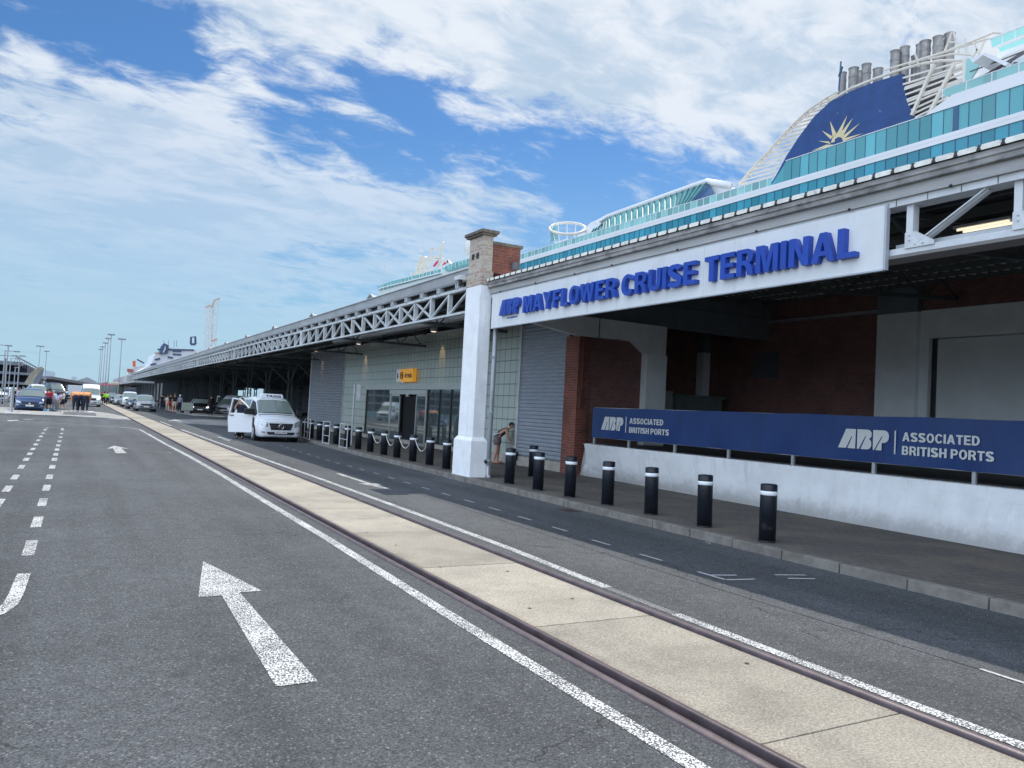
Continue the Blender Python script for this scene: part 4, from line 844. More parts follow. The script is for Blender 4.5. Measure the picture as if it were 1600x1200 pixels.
for i in range(11):
    yy = 56+8.65*i; k = MB(); k.bar((8.95, yy, 4.45), (34, yy, 4.75), 0.12, 0.12); k.bar((8.95, yy, 5.1), (34, yy, 5.4), 0.1, 0.1)
    for j in range(14): x = 9+j*1.7; k.bar((x, yy, 4.5), (x+0.85, yy, 5.2), 0.06, 0.06); k.bar((x+0.85, yy, 5.2), (x+1.7, yy, 4.5), 0.06, 0.06)
    k.build('cross_truss', steel_dk, SD)
# far continuation: lower concourse building
FB = thing('concourse_building', 'far low grey concourse with a flat roof beyond the long shed', 'building', (9, 200, 0))
k = MB(); k.box(8.2, 168.2, 3.6, 30, 235, 5.2); k.box(6.8, 120, 3.3, 9.4, 186, 3.55); k.build('roof_slab', M('concourse_roof', (0.42, 0.43, 0.43), 0.7, var=0.1, vs=0.2), FB)
k = MB(); k.box(10.0, 168.2, 0, 29, 234, 3.6); k.build('wall', M('concourse_wall', (0.33, 0.34, 0.36), 0.7), FB)
k = MB()
for i in range(22): k.box(9.93, 169+i*3, 0.2, 9.99, 171.2+i*3, 2.9)
k.build('window', glass_m, FB)
for i in range(9): k = MB(); k.box(9.6, 112+i*5, 0.1, 9.75, 112.5+i*5, 3.3); k.build('pale_column', steel_fl, FB)

# ================================================================== bollards
b0 = thing('bollard', '', 'bollard'); k = MB(); k.lathe([(0.118, 0), (0.118, 0.805), (0.112, 0.818), (0.09, 0.823)], n=28); k.build('post', boll_m, b0, smooth=False, world=False, bevel=0.0)
k = MB(); k.lathe([(0.1185, 0.665), (0.121, 0.667), (0.121, 0.722), (0.1185, 0.724)], n=28); k.build('reflective_band', refl_m, b0, world=False)
k = MB(); k.lathe([(0.119, 0.0), (0.122, 0.002), (0.122, 0.02), (0.119, 0.022)], n=28); k.build('base_collar', blackp, b0, world=False)
for ch in b0.children:
    for p in ch.data.polygons: p.use_smooth = abs(p.normal.z) < 0.5
ords = ['nearest', 'second', 'third', 'fourth', 'fifth', 'sixth', 'seventh']
BP = [(8.72, 7.95), (8.83, 9.34), (8.88, 10.72), (8.90, 12.03), (8.87, 13.28), (8.88, 14.55), (8.90, 15.88)]
for i, (x, y) in enumerate(BP):
    o = b0 if i == 0 else copy_tree(b0); o.location = (x, y, 0.121); o.rotation_euler = (R(random.uniform(-1, 1)), R(random.uniform(-1, 1)), random.random()*6)
    o['label'] = {0: 'black bollard nearest the camera on the kerb before the white wall', 6: 'black kerbside bollard nearest the white column, on its right'}.get(i, ords[i]+' black kerbside bollard counting away from the nearest one'); o['group'] = 'black bollards with a white band along the kerb'
o = copy_tree(b0); o.location = (10.6, 17.67, 0.12); o['label'] = 'black bollard set back from the kerb near the steel roller shutter'; o['group'] = 'black bollards with a white band along the kerb'
far = [(9.05, 19.75), (9.09, 21.03), (9.13, 22.43), (9.17, 23.9), (9.20, 25.2), (9.23, 26.7), (9.27, 28.2), (9.31, 29.7), (9.37, 31.4), (9.42, 32.9), (9.47, 34.3), (9.53, 35.9), (9.62, 37.5), (9.72, 39.1), (9.85, 40.7), (10.0, 42.3)]
nn = ['first', 'second', 'third', 'fourth', 'fifth', 'sixth', 'seventh', 'eighth', 'ninth', 'tenth', 'eleventh', 'twelfth', 'thirteenth', 'fourteenth', 'fifteenth', 'sixteenth']
for i, (x, y) in enumerate(far):
    o = copy_tree(b0); o.location = (x, y, 0.12); o['label'] = nn[i]+' black bollard to the left of the white column, before the arrivals front'; o['group'] = 'black bollards with a white band along the kerb'
for i in (1, 2, 3, 4):
    (x0, y0), (x1, y1) = far[i], far[i+1]; k = MB(); pts = []
    for j in range(9): t = j/8; pts.append((lerp(x0, x1, t), lerp(y0+0.12, y1-0.12, t), 0.12+0.70-0.34*math.sin(math.pi*t)**0.9))
    k.tube(pts, 0.015, 6); o = k.build('barrier_chain', chain_m, smooth=True, loc=(x0, y0, 0.9)); tag(o, 'pale plastic chain slung between the '+nn[i]+' and '+nn[i+1]+' bollards left of the white column', 'chain', 'chains slung between the bollards')
def frame(x, y, lab):
    t = thing('hoop_barrier', lab, 'barrier', (x, y, 0.12), group='white metal frames standing among the bollards'); k = MB(); 
    k.tube([(x-0.25, y-0.5, 0.12), (x-0.25, y-0.5, 1.02), (x-0.25, y+0.45, 1.02), (x-0.25, y+0.45, 0.12)], 0.02, 6); k.build('hoop', steel_g, t); k = MB(); k.tube([(x-0.25, y-0.5, 0.45), (x-0.25, y+0.45, 0.45)], 0.015, 6); k.tube([(x-0.25, y-0.5, 0.14), (x-0.25, y+0.45, 0.14)], 0.015, 6); k.build('rail', steel_g, t)
frame(9.15, 28.9, 'white metal hoop frame nearest the arrivals doors'); frame(9.25, 31.6, 'white metal hoop frame second from the arrivals doors'); frame(9.3, 34.8, 'white metal hoop frame third from the arrivals doors, near the taxi')
t = thing('sign_post', 'tall thin grey post with a small blank plate before the slatted cladding', 'sign', (9.9, 31.0, 0.12)); k = MB(); k.tube([(9.9, 31.0, 0.12), (9.9, 31.0, 2.62)], 0.035, 8); k.build('post', galv, t); k = MB(); k.box(9.93, 30.3, 1.95, 9.95, 30.85, 2.6); k.build('plate', steel_fl, t)
# bits of litter
for x, y, z, lab in ((8.2, 8.6, 0.004, 'scrap of dry leaves and paper in the gutter'), (8.56, 17.9, 0.0, 'heap of white flaked paint at the foot of the column')):
    k = MB()
    for i in range(26 if z == 0 else 10):
        a_, b_ = random.uniform(-0.08, 0.05), random.uniform(-0.5, 0.5) if z == 0 else random.uniform(-0.1, 0.1); s_ = random.uniform(0.008, 0.03); q3 = Vector((random.uniform(-1, 1), random.uniform(-1, 1), 0)).normalized()*s_
        k.add([(x+a_, y+b_, z+0.004), (x+a_+q3.x, y+b_+q3.y, z+0.01+random.random()*0.02), (x+a_-q3.y, y+b_+q3.x, z+0.008)], [(0, 1, 2)])
    tag(k.build('litter', refl_m if z == 0 else plinth_m, loc=(x, y, z)), lab, 'litter')
# ================================================================== cruise ship alongside (left side parallel to the road)
SX = 70.0
SP = thing('cruise_ship', 'huge white cruise ship with teal glass decks rising behind the terminal roof', 'ship', (88, 90, 0))
def sh_(px, py, dx=0.0): return atX(px, py, SX+dx)
ship_fade = []
k = MB(); bow = [(70, -60), (70, 188), (71.2, 198), (74, 205.5), (79, 210), (88, 212.5), (97, 210), (102, 205.5), (104.8, 198), (106, 188), (106, -60)]
k.prism([(x, y, -6) for x, y in [(70.6, -60), (70.6, 150), (106, 150), (106, -60)]], (0, 0, 32.4)); k.prism([(x, y, -6) for x, y in [(70.6, 150)]+[(lerp(88, x, 0.93), y-3) for x, y in bow[1:-1]]+[(105.4, 150)]], (0, 0, 36.3)); k.build('hull', ship_w, SP)
for zb in (6.5, 9.4, 12.3, 15.2, 18.1, 21.0, 23.7):
    k = MB(); k.box(70.45, -58, zb, 70.62, 148, zb+1.5); k.build('cabin_window_band', teal_d, SP); k = MB(); k.box(70.25, -58, zb-0.35, 70.62, 148, zb-0.2)
    for i in range(70): k.box(70.3, -57+i*2.95, zb-0.2, 70.6, -56.85+i*2.95, zb+1.6)
    k.build('balcony_divider', ship_w, SP)
k = MB(); k.box(70.02, -60, 26.6, 70.6, 150, 29.55); gl = k.build('deck_window_band', teal_d, SP)
k = MB(); yy = -19.2
while yy < 150: k.box(69.97, yy-0.035, 26.6, 70.03, yy+0.035, 29.55); yy += 1.2
k.build('mullions', navy_g, SP)
k = MB(); k.box(69.9, -60, 29.55, 84, 158, 30.32); k.box(69.88, -60, 29.95, 69.9, 158, 30.0); k.build('deck_edge', ship_w, SP)
k = MB(); k.box(70.0, -60, 30.32, 70.12, 63.2, 32.72); k.prism([(70.0, 63.2, 30.32), (70.0, 65.4, 30.32), (70.0, 63.2, 32.72)], (0.12, 0, 0)); k.build('deck_window_band', glassfence, SP)
k = MB(); yy = -19.2
while yy < 63.5: k.box(69.96, yy-0.03, 30.32, 70.0, yy+0.03, 32.72); yy += 1.2
k.build('mullions', navy_g, SP)
k = MB(); k.box(69.94, 44.0, 32.72, 70.16, 63.3, 32.80); k.box(69.9, -60, 32.72, 78, 43.6, 33.9); k.prism([(69.9, 43.6, 32.72), (69.9, 46.4, 32.72), (69.9, 43.6, 33.9)], (8, 0, 0)); k.build('deck_edge', ship_w, SP); k = MB(); k.box(69.9, 42.95, 30.33, 70.3, 43.45, 32.7); k.build('glazing_post', navy_g, SP)
# open deck rail glass forward of the step
k = MB(); k.box(70.0, 65.4, 30.40, 70.06, 150, 31.30); k.build('rail_glass', teal_l, SP)
k = MB(); yy = 66.0; k.box(69.98, 65.4, 31.28, 70.08, 150, 31.36)
while yy < 150: k.box(69.96, yy-0.04, 30.3, 70.04, yy+0.04, 31.36); yy += 1.2
k.build('rail_post', ship_w, SP)
k = MB(); k.box(70.0, -30, 33.95, 70.06, 44.5, 34.75); k.build('rail_glass', teal_l, SP)
k = MB(); k.box(69.98, -30, 34.73, 70.08, 44.5, 34.80); yy = -29.0
while yy < 44.6: k.box(69.96, yy-0.04, 33.9, 70.04, yy+0.04, 34.8); yy += 2.3
k.build('rail_post', ship_w, SP)
# glazed sloping canopy over the pool
def poly(name, pts, m, depth, dx=0.0, vec=None, par=None):
    k = MB(); k.prism([sh_(px, py, dx) for px, py in pts], vec or (depth, 0, 0)); return k.build(name, m, par or SP)
ridge = [(934, 349), (950, 340), (1000, 322), (1050, 304), (1104, 285)]; foot = [(918, 366), (950, 358), (1000, 344), (1050, 330), (1068, 324)]
k = MB()
for a_, b_ in zip(ridge, foot):
    k.v.append(tuple(sh_(b_[0], b_[1]+6, 1.5))); k.v.append(tuple(sh_(a_[0], a_[1], 4.5)))
for i in range(4): k.q(2*i, 2*i+2, 2*i+3, 2*i+1)
k.build('pool_roof_glass', teal_g, SP)
k = MB(); k.add([sh_(1068, 330, 1.6), sh_(1104, 285, 4.5), sh_(1108, 285, 4.6), sh_(1122, 312, 1.6)], [(0, 1, 2, 3)]); k.build('end_glazing', navy_g, SP)
k = MB()
for i in range(24):
    t = i/23; j = min(3, int(t*4)); f_ = t*4-j; a_ = (lerp(ridge[j][0], ridge[j+1][0], f_), lerp(ridge[j][1], ridge[j+1][1], f_)); b_ = (lerp(foot[j][0], foot[j+1][0], f_), lerp(foot[j][1], foot[j+1][1], f_)+6)
    k.bar(sh_(b_[0], b_[1], 1.1), sh_(a_[0], a_[1], 4.1), 0.17, 0.12)
k.build('glazing_bar', M('glazing_bar_teal', (0.03, 0.12, 0.14), 0.5), SP)
k = MB(); k.tube([sh_(x, y-1.5, 4.5) for x, y in [(915, 362), (926, 352)]+ridge+[(1142, 291)]], 0.42, 8); k.build('roof_edge', ship_w, SP, smooth=True)
k = MB(); k.prism([sh_(1106, 286, 4.6), sh_(1140, 291, 4.6), sh_(1150, 303, 4.6), sh_(1120, 312, 4.6)], (14, 0, 0)); k.prism([sh_(900, 372, 3), sh_(905, 362, 3), sh_(928, 346, 3), sh_(940, 348, 3), sh_(925, 366, 3)], (6, 0, 0)); k.build('deckhouse', ship_w, SP)
# tilted ring with its stub wall
k = MB(); c0 = sh_(886, 361, 3); ring = []
for i in range(28):
    a_ = 2*math.pi*i/28; ring.append(sh_(887+27*math.cos(a_), 361-13*math.sin(a_)-0.10*27*math.cos(a_)*0, 4+5*math.sin(a_)))
k.tube([sh_(887+28*math.cos(a_), 357-9*math.sin(a_), 4+4*math.sin(a_)) for a_ in [2*math.pi*i/28 for i in range(28)]], 0.24, 8, closed=True)
k.build('screen_ring', ship_c, SP, smooth=True)
k = MB(); k.prism([sh_(863, 385, 3), sh_(868, 378, 3), sh_(885, 373, 3), sh_(902, 377, 3), sh_(905, 383, 3)], (5, 0, 0)); 
for px_, pb_2 in ((862, 868), (872, 874), (886, 886), (900, 897), (911, 903)): k.bar(sh_(pb_2, 381, 3), sh_(px_, 350 if px_ < 905 else 356, 3.5), 0.12, 0.12)
k.build('ring_support', ship_w, SP)
k = MB(); k.tube([sh_(860+3*math.sin(t*3.1), 352+28*t, 3.2) for t in (0, .25, .5, .75, 1)], 0.1, 6); k.prism([sh_(859, 360, 3.2), sh_(870, 352, 3.2), sh_(872, 374, 3.2), sh_(862, 378, 3.2)], (0.1, 0, 0)); k.build('ring_glass', teal_l, SP)
k = MB()
for px_, py_ in ((896, 383),): p = sh_(px_, py_, 1); k.cyl(p.x, p.y, p.z-1.0, p.z+0.8, 0.22, 8)
k.build('deck_fitting', navy_g, SP)
# funnel: raked navy panel between louvred ends
fx = 8.0
FN = []
def fp(px, py, dx=fx): return atX(px, py, SX+dx)
navy = [(1196, 300), (1212, 275), (1228, 245), (1248, 214), (1272, 182), (1296, 160), (1330, 142), (1370, 127), (1410, 115), (1412, 130), (1417, 152), (1424, 172), (1440, 200), (1440, 260)]
k = MB(); k.prism([fp(p[0], p[1]) + Vector((18, 0, 0)) for p in navy], (0.5, 0, 0)); k.build('funnel_side', ship_blue, SP); k = MB(); k.prism([fp(*p) for p in navy], (0.5, 0, 0)); fnl = k.build('funnel_side', ship_blue, SP)
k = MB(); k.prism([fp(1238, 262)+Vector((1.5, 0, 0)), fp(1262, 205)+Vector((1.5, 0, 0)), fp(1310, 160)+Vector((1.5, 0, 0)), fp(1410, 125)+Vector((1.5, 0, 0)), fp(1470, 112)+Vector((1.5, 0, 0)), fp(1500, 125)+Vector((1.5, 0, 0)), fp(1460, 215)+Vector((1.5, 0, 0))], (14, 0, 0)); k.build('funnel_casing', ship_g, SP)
# sunburst emblem on the funnel
k = MB(); c = (1311, 217); core = [(-13, 6), (-10, -2), (-5, -7), (1, -8), (7, -6), (10, 0), (9, 5)]
rays_ = [((-16, 4), (-33, 3), (-13, 8)), ((-13, 1), (-27, -13), (-10, -4)), ((-10, -3), (-14, -28), (-4, -8)), ((-5, -6), (13, -37), (3, -8)), ((1, -8), (22, -33), (7, -6)), ((6, -5), (33, -25), (9, -1)), ((8, -1), (38, -9), (7, 4))]
for t3 in rays_: k.add([fp(c[0]+x, c[1]+y, fx-0.05) for x, y in t3], [(0, 1, 2)])
k.add([fp(c[0]+x, c[1]+y, fx-0.05) for x, y in ((-13, 6), (-10, -2), (-5, -7), (1, -8), (7, -6), (10, 0), (9, 4), (6, 3), (4, -2), (-1, -3), (-6, 0), (-7, 5))], [tuple(range(12))])
k.add([fp(c[0]+x, c[1]+y, fx-0.05) for x, y in ((-43, 19), (-20, 9), (-4, 9), (14, 2), (3, 10), (-3, 16), (-5, 17), (-10, 12), (-24, 14))], [tuple(range(9))])
k.build('sunburst_emblem', gold_m, fnl)
k = MB()
def lv(y_, n, edgeL, edgeR): pass
# left louvres: curved leading edge
top = [(1155, 290), (1172, 270), (1190, 250), (1212, 226), (1236, 200), (1262, 176), (1292, 155)]; bot = [(1160, 294), (1180, 283), (1208, 280)]
def edge(px):
    for (x0, y0), (x1, y1) in zip(top, top[1:]):
        if x0 <= px <= x1: return lerp(y0, y1, (px-x0)/(x1-x0))
    return top[-1][1]
def nav_x(py):
    pts = [(1204, 290), (1212, 275), (1228, 245), (1248, 214), (1272, 182), (1296, 160)]
    for (x0, y0), (x1, y1) in zip(pts, pts[1:]):
        if y1 <= py <= y0: return lerp(x0, x1, (y0-py)/(y0-y1))
    return 1300
yl = 288.0; 
for i in range(17):
    py = 289-i*8.0
    xl = None
    for (x0, y0), (x1, y1) in zip(top, top[1:]):
        if y1 <= py <= y0: xl = lerp(x0, x1, (y0-py)/(y0-y1))
    if xl is None: continue
    xr = nav_x(py)
    xr += 12; s0, s1 = fp(xl, py, fx+.7), fp(xr, py-(xr-xl)*0.27, fx+.7); k.bar(s0, s1, 0.25, 0.14)
for off in (0, 5):
    k.tube([fp(x, y-3+off*0.8, fx-0.2+off*0.2) for x, y in top+[(1310, 146)]], 0.14, 6)
for x, y in top: k.bar(fp(x, y-3), fp(x+2, y+6), 0.15, 0.15)
k.build('funnel_louvre', ship_c, SP)
k = MB()
for (xa, ya), (xb, yb) in [((1411, 122), (1507, 95)), ((1411, 132), (1507, 102)), ((1413, 140), (1507, 107)), ((1415, 148), (1507, 114)), ((1417, 156), (1507, 122)), ((1420, 164), (1500, 131)), ((1424, 172), (1490, 142)), ((1427, 178), (1482, 152)), ((1430, 184), (1474, 162)), ((1433, 190), (1466, 172)), ((1414, 137), (1507, 105)), ((1418, 159), (1507, 125))]:
    k.bar(fp(xa, ya), fp(xb, yb), 0.14, 0.2)
for (xa, ya), (xb, yb) in (((1425, 180), (1460, 100)), ((1452, 178), (1492, 98)), ((1507, 93), (1508, 128))): k.bar(fp(xa, ya, fx-0.2), fp(xb, yb, fx-0.2), 0.35, 0.3)
k.tube([fp(x, y) for x, y in ((1296, 158), (1330, 138), (1370, 122), (1411, 108), (1440, 100), (1470, 95), (1507, 94))], 0.16, 6)
k.tube([fp(x, y) for x, y in ((1420, 100), (1480, 80), (1530, 60), (1552, 51), (1568, 52), (1575, 60), (1570, 68))], 0.13, 6)
k.tube([fp(x, y) for x, y in ((1380, 110), (1440, 92), (1500, 74), (1545, 60), (1552, 62))], 0.1, 6)
k.tube([fp(x, y) for x, y in ((1450, 92), (1490, 84), (1518, 86), (1526, 92), (1520, 100))], 0.1, 6)
for (xa, ya), (xb, yb) in (((1430, 84), (1436, 104)), ((1476, 80), (1488, 50)), ((1490, 50), (1498, 82)), ((1482, 66), (1494, 66)), ((1508, 60), (1510, 86)), ((1520, 64), (1532, 90)), ((1528, 76), (1516, 96)), ((1540, 60), (1530, 84))): k.bar(fp(xa, ya), fp(xb, yb), 0.16, 0.16)
k.build('funnel_louvre', ship_c, SP)
for px_, pt, pb__, r_, dd in ((1317, 114, 150, .62, 3), (1334, 107, 146, .8, 2.5), (1344, 112, 140, .6, 5), (1354, 101, 140, .75, 3), (1372, 108, 136, .8, 6), (1399, 80, 122, .72, 2.5), (1414, 74, 118, .72, 3.5), (1430, 88, 116, .6, 5), (1446, 65, 112, .8, 3), (1437, 70, 112, .55, 5), (1466, 58, 106, .75, 3), (1484, 53, 102, .75, 4), (1476, 64, 104, .5, 6)):
    a_, b_ = fp(px_, pb__+4, fx+dd), fp(px_, pt, fx+dd); r_ *= .70; k = MB(); k.lathe([(r_, b_.z-8), (r_, b_.z-1.2), (r_*1.06, b_.z-1.2), (r_*1.06, b_.z-0.9), (r_, b_.z-0.9), (r_, b_.z-0.25), (r_*1.15, b_.z), (r_*0.9, b_.z), (r_*0.9, b_.z-0.5)], (b_.x, b_.y, 0), 'z', 14); k.build('exhaust_stack', stack_m, SP, smooth=False)
k = MB(); k.bar(fp(1310, 150), fp(1314, 96), 0.14, 0.14); k.bar(fp(1311, 120), fp(1316, 104), 0.3, 0.1); k.build('mast', navy_g, SP)
# right hand superstructure, stair, upper rails
k = MB()
k.prism([sh_(1480, 172, 4), sh_(1530, 118, 4), sh_(1600, 95, 4), sh_(1680, 60, 4), sh_(1680, 120, 4)], (26, 0, 0))
k.prism([sh_(1515, 92, 1), sh_(1540, 82, 1), sh_(1576, 98, 1), sh_(1570, 103, 1), sh_(1536, 86, 1), sh_(1520, 98, 1)], (3, 0, 0))
k.build('deckhouse', ship_w, SP)
k = MB(); k.prism([sh_(1548, 62, 6), sh_(1600, 42, 6), sh_(1700, 2, 6), sh_(1700, 12, 6), sh_(1600, 52, 6), sh_(1550, 74, 6)], (0.1, 0, 0)); k.prism([sh_(1560, 75, 5), sh_(1700, 22, 5), sh_(1700, 34, 5), sh_(1566, 86, 5)], (0.1, 0, 0)); k.build('rail_glass', M('ship_mint_glass', (0.35, 0.72, 0.64), 0.1), SP)
k = MB(); k.bar(sh_(1546, 61, 6), sh_(1700, 1, 6), 0.15, 0.12); k.bar(sh_(1556, 74, 5), sh_(1700, 20, 5), 0.12, 0.12); k.bar(sh_(1560, 88, 4), sh_(1700, 36, 4), 0.35, 0.5)
for px_ in (1566, 1586, 1606): k.bar(sh_(px_, 76-(px_-1566)*0.4, 6), sh_(px_, 54-(px_-1566)*0.4, 6), 0.1, 0.1)
k.build('rail_post', ship_w, SP)
k = MB(); k.bar(sh_(1530, 124, 3.5), sh_(1600, 82, 3.5), 0.12, 0.3); k.bar(sh_(1542, 140, 3), sh_(1580, 95, 3), 0.14, 0.3)
for i in range(9): t = i/8; k.bar(sh_(lerp(1560, 1584, t), lerp(120, 98, t), 2.5), sh_(lerp(1566, 1590, t), lerp(120, 98, t), 2.5), 0.1, 0.12)
k.bar(sh_(1516, 112, 3), sh_(1700, 42, 3), 0.1, 0.1)
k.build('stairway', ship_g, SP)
k = MB(); k.prism([sh_(1507, 132, 3), sh_(1510, 92, 3), sh_(1522, 90, 3), sh_(1530, 98, 3), sh_(1526, 110, 3), sh_(1512, 130, 3)], (0.2, 0, 0)); k.build('wind_break', teal_l, SP)
# forward end: bridge wing, radar mast, satellite dome, ensigns
k = MB()
outer = [sh_(*p, 0.5) for p in ((598, 462), (660, 446), (728, 430))]
k.prism([sh_(594, 462, 2), sh_(591, 452, 2), sh_(597, 450, 2), sh_(640, 439, 2), sh_(690, 425, 2), sh_(740, 410, 2), sh_(740, 440, 2)], (26, 0, 0)); k.build('forward_house', M('ship_bow_pale', (0.6, 0.66, 0.63), 0.5), SP)
k = MB(); k.prism([sh_(592, 454, 1.8), sh_(590, 448, 1.8), sh_(610, 440, 1.8), sh_(650, 430, 1.8), sh_(688, 420, 1.8), sh_(688, 428, 1.8), sh_(640, 441, 1.8), sh_(600, 452, 1.8)], (0.15, 0, 0)); k.prism([sh_(690, 420, 1.7), sh_(704, 412, 1.7), sh_(740, 402, 1.7), sh_(740, 412, 1.7), sh_(700, 424, 1.7)], (0.15, 0, 0)); k.build('bridge_glass', teal_g, SP)
k = MB()
for i in range(26): x = 594+i*5.6; y_ = lerp(449, 405, i/25); k.bar(sh_(x, y_-1, 1.6), sh_(x, y_+5.5, 1.6), 0.16, 0.1)
k.bar(sh_(592, 451, 1.6), sh_(690, 426, 1.6), 0.2, 0.25); k.build('mullions', ship_w, SP)
MS = []
k = MB()
for (xa, ya), (xb, yb), r_ in (((648, 434), (659, 402), .75), ((655, 434), (666, 402), .75), ((662, 432), (674, 402), .45), ((656, 402), (702, 409), .6), ((659, 404), (690, 402), .5), ((700, 408), (706, 414), .6), ((652, 423), (676, 421), .4), ((692, 404), (684, 420), .4)): k.bar(sh_(xa, ya, 10), sh_(xb, yb, 10), r_, r_)
for (xa, ya), (xb, yb), r_ in (((659, 403), (661, 378), .14), ((674, 402), (675, 388), .4), ((687, 402), (693, 378), .45), ((671, 389), (678, 388), .3), ((684, 390), (691, 388), .5), ((656, 391), (662, 394), .2), ((654, 399), (660, 401), .2), ((706, 410), (708, 381), .1)): k.bar(sh_(xa, ya, 10), sh_(xb, yb, 10), r_, r_)
k.build('radar_mast', ship_c, SP)
for (xa, ya), (xb, yb), r_ in (((600, 446), (601, 412), .12), ((642, 440), (643, 425), .4)): k = MB(); k.bar(sh_(xa, ya, 10), sh_(xb, yb, 10), r_, r_); k.build('aerial', ship_c, SP)
k = MB(); k.prism([sh_(676, 416, 9), sh_(680, 410, 9), sh_(685, 406, 9), sh_(684, 411, 9), sh_(679, 417, 9)], (0.1, 0, 0)); k.prism([sh_(690, 415, 9), sh_(695, 409, 9), sh_(698, 412, 9)], (0.1, 0, 0)); k.build('signal_flag', M('red_flag', (0.55, 0.05, 0.08), 0.8), SP)
k = MB(); c1 = sh_(737, 387, 8); k.ball(tuple(c1), 1.9, 20, 14); k.cyl(c1.x, c1.y, c1.z-3.6, c1.z-1.6, 0.9, 12); k.build('satellite_dome', M('dome_white', (0.62, 0.62, 0.6), 0.5), SP, smooth=True)
k = MB(); yy = 153
for x in (815, 820): pass
k.box(72, 128, 30.3, 80, 150, 31.2); k.build('deckhouse', teal_l, SP)
# ================================================================== people
PEOPLE = []
def rotx(v, a, c):
    y, z = v[1]-c[1], v[2]-c[2]; return (v[0], c[1]+y*math.cos(a)-z*math.sin(a), c[2]+y*math.sin(a)+z*math.cos(a))
def person(label, loc, face, h=1.72, bend=0, arms=None, stride=0.0, shirt=None, legs='trousers', legm=None, hairm=None, skin=None, shoe=None, vest=None, group=None, cat='person', sleeves=True, long_hair=False, headbend=0, sit=False, skirt=None, fat=1.0):
    """facing -Y before rotation; arms = ((elbow, wrist) left, (elbow, wrist) right) offsets from the shoulder"""
    s = h/1.72; J = {}
    J['pel'] = (0, 0, .94); J['wai'] = (0, 0, 1.08); J['che'] = (0, -.005, 1.27); J['nb'] = (0, .01, 1.42); J['nk'] = (0, 0, 1.49)
    J['h1'] = (0, -.02, 1.555); J['h2'] = (0, -.012, 1.63); J['h3'] = (0, 0, 1.685)
    for sd, sg in (('L', -1), ('R', 1)):
        J['sh'+sd] = (.165*sg, .01, 1.39); J['hip'+sd] = (.09*sg, 0, .90)
        st = stride*sg; J['kn'+sd] = (.10*sg, -.03-st*.45, .50); J['an'+sd] = (.105*sg, .02-st, .08); J['to'+sd] = (.115*sg, -.13-st, .035)
    if sit:
        for sd, sg in (('L', -1), ('R', 1)): J['kn'+sd] = (.13*sg, -.42, .92); J['an'+sd] = (.14*sg, -.45, .50); J['to'+sd] = (.14*sg, -.6, .45)
    arms = arms or (((-.05, .03, -.27), (-.06, -.05, -.51)), ((.05, .03, -.27), (.06, -.05, -.51)))
    for (sd, sg), (e, w_) in zip((('L', -1), ('R', 1)), arms):
        b_ = J['sh'+sd]; J['el'+sd] = tuple(b_[i]+e[i] for i in range(3)); J['wr'+sd] = tuple(b_[i]+w_[i] for i in range(3))
    up = ['wai', 'che', 'nb', 'nk', 'h1', 'h2', 'h3', 'shL', 'shR', 'elL', 'elR', 'wrL', 'wrR']
    if bend:
        for k in up: J[k] = rotx(J[k], R(bend)*(0.5 if k == 'wai' else 1), J['pel'])
    if headbend:
        for k in ('h1', 'h2', 'h3'): J[k] = rotx(J[k], R(headbend), J['nk'])
    for k in J: J[k] = tuple(c*s for c in J[k])
    for sd in 'LR':
        e, w_ = Vector(J['el'+sd]), Vector(J['wr'+sd]); d = (w_-e).normalized(); J['ha'+sd] = tuple(w_+d*.075*s)
        side = d.cross(Vector((0, 1, 0)) if abs(d.y) < .8 else Vector((1, 0, 0))).normalized(); curl = d.cross(side)
        for n in range(4):
            o_ = side*(n-1.5)*.021*s; k0 = Vector(J['ha'+sd])+o_
            ln_ = (.038, .044, .042, .032)[n]*s; J['f%d0%s' % (n, sd)] = tuple(k0+d*ln_*.7); J['f%d1%s' % (n, sd)] = tuple(k0+d*ln_*1.3+curl*.018*s); J['f%d2%s' % (n, sd)] = tuple(k0+d*ln_*1.6+curl*.04*s)
        J['t0'+sd] = tuple(w_+d*.03*s-side*.032*s); J['t1'+sd] = tuple(w_+d*.065*s-side*.052*s+curl*.012*s)
    rad = dict(pel=.135, wai=.125, che=.145, nb=.085, nk=.052, h1=.068, h2=.085, h3=.06)
    for sd in 'LR':
        rad.update({'sh'+sd: .062, 'el'+sd: .040, 'wr'+sd: .027, 'hip'+sd: .088, 'kn'+sd: .055, 'an'+sd: .036, 'to'+sd: .030, 'ha'+sd: .030, 't0'+sd: .013, 't1'+sd: .010})
        for n in range(4): rad.update({'f%d0%s' % (n, sd): .0095, 'f%d1%s' % (n, sd): .009, 'f%d2%s' % (n, sd): .008})
    for k in ('pel', 'wai', 'che', 'shL', 'shR', 'hipL', 'hipR', 'knL', 'knR', 'elL', 'elR'): rad[k] *= fat
    body_e = [('pel', 'wai'), ('wai', 'che'), ('che', 'nb'), ('nb', 'nk'), ('nk', 'h1'), ('h1', 'h2'), ('h2', 'h3')]
    for sd in 'LR':
        body_e += [('che', 'sh'+sd), ('sh'+sd, 'el'+sd), ('el'+sd, 'wr'+sd), ('wr'+sd, 'ha'+sd), ('pel', 'hip'+sd), ('hip'+sd, 'kn'+sd), ('kn'+sd, 'an'+sd), ('an'+sd, 'to'+sd), ('wr'+sd, 't0'+sd), ('t0'+sd, 't1'+sd)]
        for n in range(4): body_e += [('ha'+sd, 'f%d0%s' % (n, sd)), ('f%d0%s' % (n, sd), 'f%d1%s' % (n, sd)), ('f%d1%s' % (n, sd), 'f%d2%s' % (n, sd))]
    jobs = [('body', body_e, rad, 1.0, skin or skin_m, 'pel', {})]
    up_e = [('pel', 'wai'), ('wai', 'che'), ('che', 'nb')]
